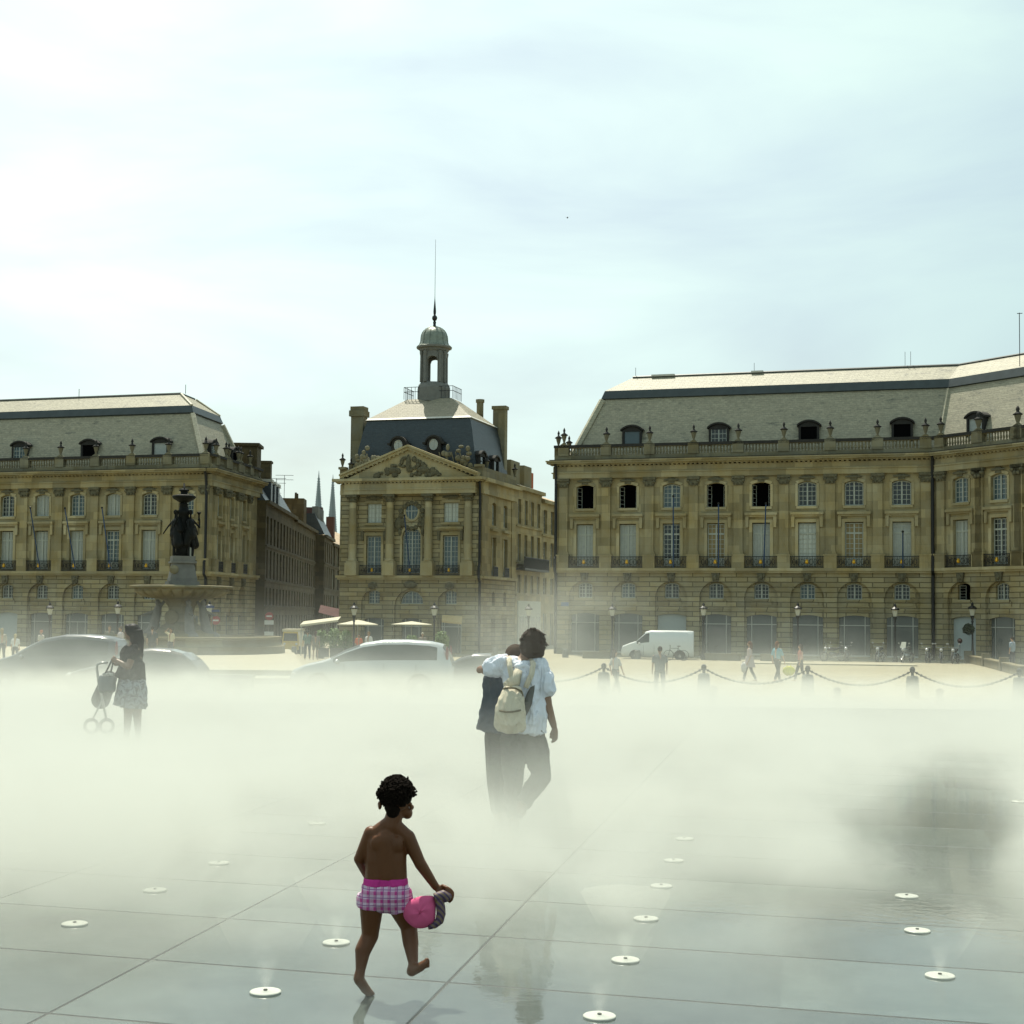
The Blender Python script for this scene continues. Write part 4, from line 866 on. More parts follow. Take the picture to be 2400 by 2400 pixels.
hB = row_house('terraced_house', 'two bay pale stone house right against the corner of the right palace', (0.36+8.2*.2924, 128.9+8.2*.9563, -1.65), na, 7.5, 10, 14.0, 3, 4, 'old stone houses in the gap right of the pavilion', mat='stone', z_rows=[(.4, 3.4), (5.2, 6.7), (7.8, 10.1), (10.9, 13.1)], wmat='pane')
mb = MB(); mb.add([(0, -.3, 14.03), (7.5, -.3, 14.03), (7.5, 5, 15.9), (0, 5, 15.9), (7.5, 10, 14.03), (0, 10, 14.03)], [(0, 1, 2, 3), (3, 2, 4, 5), (0, 3, 5), (1, 4, 2)]); mb.build('roof', M['roof_tile'], hB)
mb = MB(); mb.box(.3, 7.4, 3, 5, 14.5, 17.2); mb.build('attic_wall', plain('red_painted_gable', (.30, .08, .03), rough=.9), hB)
# far spires
M['spire'] = plain('haze_tinted_spire_stone', (.20, .24, .26), rough=.9, var=.25, scale=.4)  # distance haze put into the spire colour as a blue-grey tint
for px, top, lab in ((747.5, 1103, 'left and taller of two slender stone church spires far beyond the street'), (780.5, 1112, 'right and slightly lower slender church spire nearly touching the pavilion edge')):
    p = at(px, top, 450); mb = MB(); H = p.z; mb.lathe([(4.4, -2), (2.9, 6)]+[(.05+.078*(H-z), z) for z in (10, 20, 30, 36, 40, 43)]+[(.04, H)], 8, (p.x, 450, 0))
    for k in range(40):
        z = 12+k*(H-14)/40; r = .05+.078*(H-z)
        for q in range(4): a = q*math.pi/2+.4; mb.box(p.x+r*math.cos(a)-.13, p.x+r*math.cos(a)+.13, 450+r*math.sin(a)-.13, 450+r*math.sin(a)+.13, z, z+.4)
    tag(mb.build('church_spire', M['spire']), lab, 'spire', 'twin church spires')

# ---------------------------------------------------------------- fountain and its platform
def slab(poly, z0, z1, name, mat, lab):
    mb = MB(); n = len(poly); mb.add([(x, y, z0) for x, y in poly]+[(x, y, z1) for x, y in poly], [tuple(range(n))[::-1], tuple(range(n, 2*n))]+[(i, (i+1) % n, (i+1) % n+n, i+n) for i in range(n)])
    o = mb.build(name, mat); return o
st = thing('stone_steps', 'broad pale stone steps leading up to the fountain terrace', 'steps', (-25, 62, -1.25))
for poly, z1, nm in (([(-60, 59.5), (-8.0, 59.5), (-14.4, 98), (-60, 98)], -1.02, 'step'), ([(-60, 62.0), (-8.6, 62.0), (-14.6, 97.5), (-60, 97.5)], -.80, 'step')):
    poly = [(x+25, y-62) for x, y in poly]; mb = MB(); n = len(poly); z0 = -1.2+0
    mb.add([(x, y, z0) for x, y in poly]+[(x, y, z1+1.25) for x, y in poly], [tuple(range(n, 2*n))]+[(i, (i+1) % n, (i+1) % n+n, i+n) for i in range(n)])
    o = mb.build(nm, M['steps'], st)
p = gp(456, 1614); q = gp(598, 1614)
mb = MB(); L = q.x-p.x; mb.box(0, L, 0, .5, 0, .42); mb.box(-.04, L+.04, -.04, .54, .42, .50)
tag(mb.build('stone_bench', M['bollard'], None, (p.x, p.y, p.z)), 'long low dark stone bench in front of the fountain steps', 'bench')

FX, FY, FZ = at(424, 1500, 88).x, 88.0, -.80
FT = thing('fountain', 'tall stone fountain with fluted bowl and dark bronze figure group on a pedestal', 'fountain', (FX, FY, FZ))
mb = MB(); mb.lathe([(6.15, 0), (6.15, .42), (6.02, .50), (5.9, .6), (5.85, .78), (5.95, .82), (5.95, .98), (5.6, 1.0), (5.5, .6), (1.5, .6)], 64); mb.build('lower_basin', M['fstone'], FT, smooth=False)
mb = MB(); mb.lathe([(2.3, .6), (2.3, 1.1), (1.9, 1.15), (1.5, 1.3), (.95, 1.7), (.72, 2.2), (.78, 2.7), (1.05, 3.05), (1.3, 3.25)], 24); mb.build('stem', M['fstone'], FT, smooth=True)
mb = MB(); mb.lathe([(.42, -.06), (.42, .04), (.36, .08), (.1, .1)], 20); o = mb.build('medallion', M['fstone'], FT, (-.36, -.98, 2.1)); o.rotation_euler = (R(90), 0, 0)
for i, (a, nm) in enumerate(((195, 0), (345, 1), (95, 0), (300, 1))):
    mb = MB(); r = random.Random(i+5); ca, sa_ = math.cos(R(a)), math.sin(R(a))
    bx, by = 1.75*ca, 1.75*sa_
    mb.cap((bx*1.0, by*1.0, 1.0), (bx*.85, by*.85, 2.0), .34, .27); mb.cap((bx*.85, by*.85, 2.0), (bx*.78, by*.78, 2.6), .28, .22); mb.ell((bx*.80, by*.80, 2.95), (.16, .16, .19))
    mb.cap((bx*.8, by*.8, 2.5), (bx*1.25, by*1.25, 2.2), .1, .08); mb.cap((bx*1.0, by*1.0, 1.4), (bx*1.35, by*1.35, .9), .16, .11); mb.cap((bx*.75, by*.75, 2.6), (bx*.55, by*.55, 3.1), .1, .09)
    mb.ell((bx*1.2, by*1.2, .95), (.4, .35, .3))
    smoothmod(mb.build('seated_figure', M['fgrey'], FT), .045, 3)
bw = MB(); N = 312; prof = [(1.2, 3.14, 0), (1.55, 3.18, 0), (2.1, 3.25, .6), (2.55, 3.38, 1), (2.80, 3.54, 1), (2.84, 3.66, .7), (2.74, 3.74, 0), (2.72, 3.79, 0), (3.0, 3.80, 0), (3.03, 3.86, 0), (3.02, 3.93, 0), (2.85, 3.96, 0), (2.6, 3.7, 0), (.9, 3.6, 0)]
for j, (r_, z_, fl) in enumerate(prof):
    for k in range(N):
        a = 2*math.pi*k/N; f_ = 1-fl*.085*(1-abs(math.cos(a*13)))**2-fl*.02; bw.v.append((r_*f_*math.cos(a), r_*f_*math.sin(a), z_))
for j in range(len(prof)-1):
    for k in range(N): bw.f.append((j*N+k, j*N+(k+1) % N, (j+1)*N+(k+1) % N, (j+1)*N+k)); bw.m.append(0)
bw.build('upper_bowl', M['fstone'], FT, smooth=True)
mb = MB(); Tm = Matrix.Rotation(R(20), 4, 'Z'); mb.T = Tm
for a, z0, z1 in ((.98, 3.6, 4.05), (.90, 4.051, 4.22), (.78, 4.221, 4.42)): mb.box(-a, a, -a, a, z0, z1)
mb.add([(x*.76, y*.76, 4.421) for x, y in ((-1, -1), (1, -1), (1, 1), (-1, 1))]+[(x*.60, y*.60, 5.3) for x, y in ((-1, -1), (1, -1), (1, 1), (-1, 1))], [(0, 1, 5, 4), (1, 2, 6, 5), (2, 3, 7, 6), (3, 0, 4, 7), (4, 5, 6, 7)])
mb.box(-.74, .74, -.74, .74, 5.301, 5.42); mb.box(-.66, .66, -.66, .66, 5.421, 5.72); mb.build('pedestal', M['fgrey'], FT)
mb = MB(); mb.ell((-.3, -.86, 4.9), (.28, .12, .28), 12); mb.build('lion_mask', M['fstone'], FT)
col = MB(); col.lathe([(.42, 5.72), (.42, 6.0), (.40, 7.0), (.34, 7.9), (.32, 8.2), (.46, 8.35), (.30, 8.5), (.24, 8.8), (.30, 8.85), (.12, 8.95)], 12); col.build('bronze_column', M['bronze'], FT, smooth=True)
for i, a in enumerate((215, 335, 85)):
    mb = MB(); ca, sa_ = math.cos(R(a)), math.sin(R(a)); tx, ty = -sa_, ca; R0 = .42
    def q(r, t, z): r *= 1.22; t *= 1.25; z *= 1.28; return (ca*r+tx*t, sa_*r+ty*t, z+5.72)
    mb.cap(q(R0, -.12, .05), q(R0, -.10, .5), .08, .09); mb.cap(q(R0, -.10, .5), q(R0, -.10, 1.0), .10, .15); mb.cap(q(R0+.06, .14, .05), q(R0+.1, .12, .5), .08, .10); mb.cap(q(R0+.1, .12, .5), q(R0, .08, 1.0), .11, .15)
    mb.cap(q(R0-.02, .38, .55), q(R0-.05, .15, 1.2), .28, .26); mb.cap(q(R0-.1, -.2, .6), q(R0, -.05, 1.2), .24, .28); mb.cap(q(R0, -.05, 1.0), q(R0, .05, 1.0), .30, .30); mb.cap(q(R0, 0, 1.1), q(R0-.02, 0, 1.55), .25, .25); mb.cap(q(R0-.1, .35, 1.2), q(R0-.1, .1, 1.7), .2, .16); mb.cap(q(R0, -.17, 1.68), q(R0, .17, 1.68), .09, .09)
    mb.cap(q(R0, 0, 1.7), q(R0, 0, 1.9), .07, .06); mb.ell(q(R0, 0, 2.05), (.13, .13, .16)); mb.cap(q(R0+.02, .2, 1.68), q(R0+.25, .40, 1.35), .065, .055); mb.cap(q(R0+.25, .40, 1.35), q(R0+.15, .52, 1.75), .05, .045)
    mb.cap(q(R0, -.2, 1.68), q(R0+.18, -.42, 1.4), .065, .055); mb.cap(q(R0+.18, -.42, 1.4), q(R0+.42, -.46, 1.05), .05, .045)
    mb.lathe([(.06, 0), (.05, .35), (.12, .42), (.14, .5), (.05, .52)], 8, q(R0+.12, .5, 1.7))
    smoothmod(mb.build('bronze_figure', M['bronze'], FT), .032, 2)
tp = MB(); tp.lathe([(.15, 8.9), (.35, 9.0), (.62, 9.15), (.72, 9.28), (.66, 9.36), (.35, 9.42), (.2, 9.45), (.22, 9.6), (.32, 9.68), (.2, 9.74), (.07, 9.8), (.05, 10.1)], 20); tp.build('top_basin', M['bronze'], FT, smooth=True)

# ---------------------------------------------------------------- street furniture
M['lampglass'] = plain('lantern_glass', (.45, .45, .38), rough=.3, var=.1)
def lamp_meshes():
    p = MB(); p.lathe([(.17, 0), (.17, .25), (.12, .35), (.10, .7), (.075, .8), (.055, 1.2), (.05, 2.55), (.08, 2.62), (.05, 2.7), (.11, 2.95), (.13, 3.0)], 10)
    g = MB(); g.lathe([(.10, 3.0), (.19, 3.42)], 6); t = MB(); t.lathe([(.25, 3.42), (.27, 3.5), (.16, 3.6), (.07, 3.66), (.08, 3.74), (.03, 3.85)], 10)
    return p.mesh('post', M['iron']), g.mesh('lantern', M['lampglass']), t.mesh('lantern_cap', M['iron'])
LM = lamp_meshes(); LP = None
for px, py, lab in ((117, 1412, 'street lamp before the arcade of the left palace, leftmost in view'), (276, 1409, 'street lamp standing just left of the fountain bowl'), (491, 1409, 'street lamp right of the fountain beside the palace downpipe'),
                    (830, 1412, 'street lamp beside the first cream parasol at the pavilion corner'), (1018, 1412, 'street lamp half veiled right of the second cream parasol'), (1239, 1415, 'street lamp in front of the gap with the small houses'),
                    (1435, 1415, 'street lamp just left of the white van'), (1649, 1413, 'street lamp just right of the white van'), (1870, 1413, 'street lamp behind the three walkers with bags'),
                    (2098, 1415, 'street lamp left of the dark palace downpipe by parked motorbikes'), (2279, 1412, 'street lamp with a round planting ball on its post')):
    Y = 98.0; g_ = gx(px, Y); top = at(px, py, Y).z; sc_ = (top-g_.z)/3.85
    o = thing('street_lamp', lab, 'lamp', g_, 0, 'street lamps in front of the palaces'); o.scale = (sc_*1.1, sc_*1.1, sc_)
    put('post', LM[0], o); put('lantern', LM[1], o); put('lantern_cap', LM[2], o)
M['leaf_dark'] = plain('dark_foliage', (.025, .04, .015), rough=.8, var=.5, scale=20)
M['leaf'] = plain('fresh_foliage', (.10, .17, .03), rough=.6, var=.5, scale=8)
c = at(2270, 1475, 97.6); mb = MB(); r2 = random.Random(11)
for k in range(420):
    v = Vector((r2.gauss(0, 1), r2.gauss(0, 1), r2.gauss(0, 1))).normalized()*(.36*r2.uniform(.6, 1.05)); e = Vector((r2.gauss(0, 1), r2.gauss(0, 1), r2.gauss(0, 1))).normalized()*.06; f_ = e.orthogonal().normalized()*.05
    mb.quad(v-e-f_, v+e-f_, v+e+f_, v-e+f_)
mb.ell((0, 0, 0), (.27, .27, .27)); tag(mb.build('planting_ball', M['leaf_dark'], None, c), 'round dark ball of greenery hung on the lamp post at far right', 'hanging plant')

# chain bollards
mbp = MB(); mbp.lathe([(.24, 0), (.20, .70), (.17, .76), (.06, .78)], 16); ME_B = mbp.mesh('bollard_body', M['bollard'])
mbp = MB(); mbp.lathe([(.05, .77), (.05, .86), (.085, .92), (.10, 1.0), (.06, 1.07), (.01, 1.09)], 10); ME_K = mbp.mesh('iron_knob', M['iron'])
cb = [(1180, 51.9, 'half hidden by the walking woman'), (1416, 51.7, 'with a faint walker leaning past it'), (1650, 51.3, 'right of the man in the grey t-shirt'), (1893, 50.6, 'below the walkers carrying yellow bags'), (2138, 50.0, 'second from the right edge'), (2388, 49.0, 'at the right edge of the square')]
prev = None; chains = ['leftmost length of chain', 'chain passing behind the man in the grey t-shirt', 'chain below the strolling women', 'chain below the walkers with yellow bags', 'chain beneath the parked motorbikes']
ci = 0
for px, Y, lab in cb:
    g_ = gx(px, Y); o = thing('chain_bollard', 'squat stone bollard with iron knob '+lab, 'bollard', g_, 0, 'stone bollards linked by chains'); put('bollard_body', ME_B, o); put('iron_knob', ME_K, o)
    if prev is not None:
        a = Vector((prev.x, prev.y, prev.z+.95)); b = Vector((g_.x, g_.y, g_.z+.95)); pts = []
        for k in range(25): t = k/24; v = a.lerp(b, t); v.z -= .52*4*t*(1-t); pts.append(v-a)
        mb = MB(); mb.tube(pts, .022, 5)
        for k, v in enumerate(pts[1:-1]): mb.ell(v, (.045, .035, .045), 6)
        tag(mb.build('chain', M['iron'], None, a), 'sagging black iron %s' % chains[ci], 'chain', 'chains between the stone bollards'); ci += 1
    prev = g_
# slim metal bollards nearer
mbp = MB(); mbp.lathe([(.085, 0), (.085, .52), (.10, .54), (.10, .60), (.06, .64), (.01, .65)], 14); ME_S = mbp.mesh('slim_bollard', plain('dark_steel', (.05, .05, .05), rough=.25, metal=.8))
for px, lab in ((565, 'in front of the dark stone bench'), (850, 'before the silver people carrier'), (1130, 'left of the walking woman'), (1413, 'before the chain bollard with the faint walker'), (1673, 'just right of the third chained stone bollard'), (1962, 'right of the yellow bags'), (2202, 'with a bright sun glint on its cap')):
    g_ = gx(px, 37); o = put('slim_bollard', ME_S, None, g_); o.scale = (1.0, 1.0, 1.05); tag(o, 'slim dark metal post '+lab, 'bollard', 'slim metal bollards along the road')
# small stone bollards at the far side
mbp = MB(); mbp.lathe([(.22, 0), (.19, .55), (.15, .60), (.02, .61)], 12); ME_T = mbp.mesh('stone_bollard', M['bollard'])
for px, py, lab in ((689, 1533, 'left of the couple by the cafe'), (713, 1533, 'touching the man of the couple by the cafe'), (781, 1534, 'right of the couple by the cafe'), (1160, 1537, 'left of the woman with the backpack'), (1325, 1541, 'at the near corner of the right palace'), (1494, 1545, 'under the nose of the white van'), (1602, 1546, 'in front of the rear of the white van')):
    g_ = gp(px, py); tag(put('stone_bollard', ME_T, None, g_), 'small grey stone bollard '+lab, 'bollard', 'small stone bollards along the palaces')
# low walls and kerbs
lw = [((1651, 1547), (1732, 1549), 'low stone wall left of the strolling women'), ((1782, 1549), (1864, 1551), 'low stone wall behind the strolling women'), ((1365, 1543), (1430, 1544), 'low stone wall left of the white van')]
for a, b, lab in lw:
    A = gp(*a); B = gp(*b); L = (B-A).length; mb = MB(); mb.box(0, L, 0, .4, -.02, .38); mb.box(-.03, L+.03, -.03, .43, .38, .46); o = mb.build('low_wall', M['fstone'], None, A, math.atan2(B.y-A.y, B.x-A.x)); tag(o, lab, 'low wall', 'low stone walls round the square')
pp_ = [(2268, 1553), (2310, 1562), (2352, 1573), (2400, 1586)]
for i in range(3):
    A = gp(*pp_[i]); B = gp(*pp_[i+1]); L = (B-A).length; mb = MB(); mb.box(-.2, .3, -.22, .25, -.05, .78); o = thing('low_wall', ('first low wall block with end post beside the planting ball lamp', 'middle low wall block with post at the right side', 'nearest low wall block with post at the right picture edge')[i], 'low wall', A, math.atan2(B.y-A.y, B.x-A.x), 'low walls at the right side')
    mb.build('end_post', M['fstone'], o); mb = MB(); mb.box(.5, L-.3, -.15, .2, -.05, .45); mb.box(.45, L-.25, -.2, .25, .451, .52); mb.build('wall_block', M['fstone'], o)
A = gp(1760, 1556); B = gp(2150, 1562); mb = MB(); mb.box(0, (B-A).length, 0, 3.0, -.02, .07); tag(mb.build('pavement', M['steps'], None, A, math.atan2(B.y-A.y, B.x-A.x)), kind='structure')

# signs
def sign(px, py, Y, lab, kind):
    g_ = gx(px, Y); top = at(px, py, Y).z - g_.z; o = thing('road_sign', lab, 'sign', g_); mb = MB(); mb.tube([(0, .05, 0), (0, .05, top)], .035, 6); mb.build('pole', M['fgrey'], o)
    red = plain('sign_red', (.25, .03, .025), rough=.4); wh = plain('sign_white', (.5, .5, .47), rough=.4); bl = plain('sign_blue', (.03, .055, .14), rough=.4)
    if kind == 'noentry':
        d = MB(); d.lathe([(.33, -.015), (.33, .015)], 20); q = d.build('disc', red, o, (0, 0, top-.35)); q.rotation_euler = (R(90), 0, 0)
        d = MB(); d.box(-.22, .22, -.03, -.018, -.06, .06); d.build('bar', wh, o, (0, 0, top-.35))
    if kind == 'plates':
        d = MB(); d.lathe([(.33, -.015), (.33, .015)], 20); q = d.build('disc', red, o, (0, 0, top-.35)); q.rotation_euler = (R(90), 0, 0)
        d = MB(); d.box(-.22, .22, -.03, -.018, -.06, .06); d.build('bar', wh, o, (0, 0, top-.35))
        for dz in (.85, 1.75): d = MB(); d.box(-.36, .36, -.02, .02, -.17, .17); d.build('plate', wh, o, (0, 0, top-dz))
    if kind == 'blue':
        for dz, dx in ((.1, -.15), (.35, .2)): d = MB(); d.box(dx-.26, dx+.26, -.02, .02, -.08, .08); d.build('plate', bl, o, (0, 0, top-dz))
    return o
sign(506, 1443, 110, 'red no-entry disc on a post against the left palace side', 'noentry')
sign(631, 1434, 118, 'red no-entry disc with two white plates below at the street mouth', 'plates')
sign(498, 1419, 97, 'small blue street direction plates beside the fountain lamp', 'blue')

# parasols, awning, plants, terrace screen
M['canvas'] = plain('cream_canvas', (.50, .46, .34), rough=.9, var=.05)
def parasol(px, w, pytop, pyrim, Y, lab):
    g_ = gx(px, Y); s_ = F/Y; rr = w/s_/2; zt = at(px, pytop, Y).z-g_.z; zr = at(px, pyrim, Y).z-g_.z
    o = thing('parasol', lab, 'parasol', g_, 0, 'cream cafe parasols'); mb = MB(); n = 8; T = Matrix.Rotation(R(22.5), 4, 'Z'); mb.T = T
    mb.lathe([(.02, zt), (.3, zt-.04), (rr*.55, (zt+zr)/2+.02), (rr, zr+.06), (rr, zr), (rr*.9, zr+.02), (.1, zt-.1)], 8); mb.build('canopy', M['canvas'], o)
    mb = MB(); mb.tube([(0, 0, 0), (0, 0, zt)], .04, 6); mb.lathe([(.35, 0), (.3, .1)], 10); mb.build('pole', M['ironshop'], o)
parasol(839, 100, 1453, 1465, 108, 'larger cream parasol beside the lamp at the pavilion'); parasol(965, 101, 1456, 1465, 109, 'cream parasol above the roof of the silver people carrier')
g_ = gx(765, 112); mb = MB(); mb.add([(-2.0, 0, 2.35), (.9, 0, 2.75), (.9, 2, 3.0), (-2.0, 2, 2.6), (-2.0, 0, 2.2), (.9, 0, 2.6)], [(0, 1, 2, 3), (4, 5, 1, 0)]); aw = thing('cafe_awning', 'white sloping cafe canopy over the potted plants', 'awning', g_); mb.build('canvas', M['canvas'], aw)
mb = MB()
for x_ in (-1.9, .8): mb.tube([(x_, .1, 0), (x_, .1, 2.4)], .04, 5)
mb.build('leg', M['ironshop'], aw)
g_ = gx(1062, 117); aw = thing('wall_awning', 'faint tan awning on the pavilion wall right of the parasols', 'awning', g_); mb = MB(); mb.add([(-.9, 0, 2.75), (.7, 0, 2.6), (.7, 1.2, 3.1), (-.9, 1.2, 3.2), (-.9, 0, 2.6), (.7, 0, 2.45)], [(0, 1, 2, 3), (4, 5, 1, 0)]); mb.build('canvas', plain('tan_canvas', (.45, .33, .14), rough=.9), aw)
mb = MB(); mb.tube([(-.85, 0, 0), (-.85, 0, 2.6)], .03, 4); mb.tube([(.65, 0, 0), (.65, 0, 2.5)], .03, 4); mb.build('leg', M['ironshop'], aw)
g_ = gx(782, 135); mb = MB(); mb.add([(-1.4, 0, 3.3), (.6, 0, 2.8), (.6, 1.5, 3.6), (-1.4, 1.5, 4.0)], [(0, 1, 2, 3)]); mb.box(-1.4, .6, -.02, .02, 2.6, 2.8); tag(mb.build('shop_awning', plain('striped_red_canvas', (.09, .035, .03), rough=.9, var=.6, scale=5), None, g_), 'pinkish striped shop awning in the shaded street by the pavilion edge', 'awning')
def bush(px, Y, w, h, lab, z0=.5, mat='leaf'):
    g_ = gx(px, Y); o = thing('potted_plant', lab, 'plant', g_, 0, 'potted plants around the cafe terrace'); r_ = random.Random(px)
    mb = MB(); mb.lathe([(.26, 0), (.34, .5), (.36, .55), (.3, .56)], 10); mb.build('pot', plain('dark_planter', (.05, .045, .04), rough=.7), o)
    mb = MB()
    for k in range(9):
        a = r_.uniform(0, 6.28); mb.tube([(0, 0, .5), (w*.2*math.cos(a), w*.2*math.sin(a), z0+h*.4), (w*.38*math.cos(a), w*.38*math.sin(a), z0+h*.8)], [.03, .02, .01], 4)
    mb.build('stem', M['leaf_dark'], o); mb = MB()
    for k in range(700):
        a = r_.uniform(0, 6.28); t = r_.random(); rr = w/2*math.sqrt(r_.random())*(.55+.6*math.sin(math.pi*t)); c_ = Vector((rr*math.cos(a), rr*math.sin(a), z0+h*t+.1*r_.gauss(0, 1)))
        d = Vector((math.cos(a)*.5+r_.gauss(0, .4), math.sin(a)*.5+r_.gauss(0, .4), r_.uniform(-.2, .9))).normalized()*r_.uniform(.07, .15); q_ = d.orthogonal().normalized()*.035
        mb.add([c_-d, c_+q_, c_+d, c_-q_], [(0, 1, 2, 3)])
    mb.build('leaves', M[mat], o)
for px, Y, w, h, lab in ((753, 106, .9, 1.3, 'leafy potted plant just right of the couple by the cafe'), (785, 106, .95, 1.45, 'leafy potted plant under the white canopy'), (812, 106.5, .9, 1.3, 'leafy potted plant left of the first parasol lamp'), (966, 107, .9, 1.0, 'small sparse plant below the second parasol'), (1036, 108, 1.0, 1.3, 'pale misty plant below the tan awning')):
    bush(px, Y, w, h, lab, .6)
g_ = gx(742, 105); mb = MB()
for k in range(3): mb.box(k*1.0, k*1.0+.92, 0, .06, .1, .75); mb.tube([(k*1.0+.02, 0, 0), (k*1.0+.02, 0, .8)], .03, 4)
tag(mb.build('terrace_screen', plain('dark_terrace_screen', (.025, .025, .02), rough=.7), None, g_), 'low dark screen fencing the cafe terrace', 'screen')

# flagpoles on the balconies
M['flagpole'] = plain('blue_painted_pole', (.015, .045, .11), rough=.5)
def flagpole(top, bot, Yt, Yb, lab, mat='flagpole', r=.05):
    a = at(bot[0], bot[1], Yb); b = at(top[0], top[1], Yt); o = thing('flagpole', lab, 'flagpole', a, 0, 'bare blue flagpoles on the first floor balconies'); mb = MB(); mb.tube([(0, 0, 0), b-a], r, 6); mb.build('pole', M[mat], o)
    mb = MB(); mb.ell(b-a, (.09, .09, .09), 8); mb.build('finial', M['iron'], o)
for i, (t_, b_) in enumerate((((71, 1190), (93, 1333)), ((152, 1191), (176, 1333)), ((239, 1190), (259, 1334)))):
    flagpole(t_, b_, 116.5, 118.3-(b_[0]-93)*.012, 'leaning blue flagpole on the left palace, %s' % ('nearest the left edge', 'middle one of three', 'nearest the fountain')[i])
for (t_, b_, Yw, lab) in (((1578, 1163), (1578, 1330), 108.3, 'upright flagpole at the third bay of the right palace'), ((1684, 1180), (1684, 1331), 107.4, 'upright flagpole before an open fourth bay window of the right palace'), ((1795, 1180), (1790, 1332), 106.5, 'upright flagpole before the fifth bay with a yellow lantern light behind'), ((2116, 1246), (2116, 1333), 103.6, 'short flagpole at the last bay beside the long downpipe')):
    flagpole(t_, b_, Yw-1.6, Yw-.5, lab)
flagpole((948, 1208), (961, 1345), 119.5, 121.2, 'curved blue flagpole in front of the tall arched pavilion window')
# bird
c = at(1330, 510, 90); mb = MB(); mb.add([(-.22, 0, .08), (0, .05, 0), (.2, 0, .1), (0, -.06, -.02)], [(0, 1, 3), (1, 2, 3)]); mb.ell((0, 0, 0), (.05, .14, .04), 6); tag(mb.build('bird', M['iron'], None, c), 'tiny dark bird high in the pale sky', 'bird')

# nozzles of the mist mirror
M['nozzle'] = plain('white_nozzle_plate', (.46, .47, .41), rough=.35, var=.06, scale=20)
nm = MB(); nm.lathe([(.068, 0), (.068, .006), (.064, .009), (.012, .011)], 28); nm.mi = 1; nm.lathe([(.009, .0112), (.009, .016)], 8); ME_N = nm.mesh('mist_nozzle', [M['nozzle'], M['iron']])
NOZ = [(622, 2327), (788, 2211), (175, 2167), (363, 2088), (513, 2024), (59, 1997), (211, 1952), (743, 1931), (1405, 2384), (1466, 2252), (1514, 2155), (1550, 2078), (1579, 2018), (1604, 1967), (2203, 2289), (2150, 2183), (2125, 2102), (2389, 1880)]
NL = ['nearest on the left, below the child', 'just left of the child', 'far left in front of a joint', 'second from left in the back row', 'left of the child in the row running back', 'faint at the left edge', 'faint upper left in the mist', 'faint left of the child’s head', 'at the bottom edge right of the child', 'second of the right hand row from the front', 'third of the right hand row', 'fourth of the right hand row', 'fifth of the right hand row', 'sixth, faint, of the right hand row', 'big one near the right edge', 'faint, second in the far right row', 'faint, third in the far right row', 'faint at the right edge high in the mist', 'faint, fourth in the far right row']
NP = []
for (px, py), l in zip(NOZ, NL):
    g_ = gp(px, py); NP.append(g_); o = put('mist_nozzle', ME_N, None, (g_.x, g_.y, .0005)); tag(o, 'round white nozzle plate '+l.replace('’', "'"), 'nozzle', 'mist nozzles set in the wet paving')
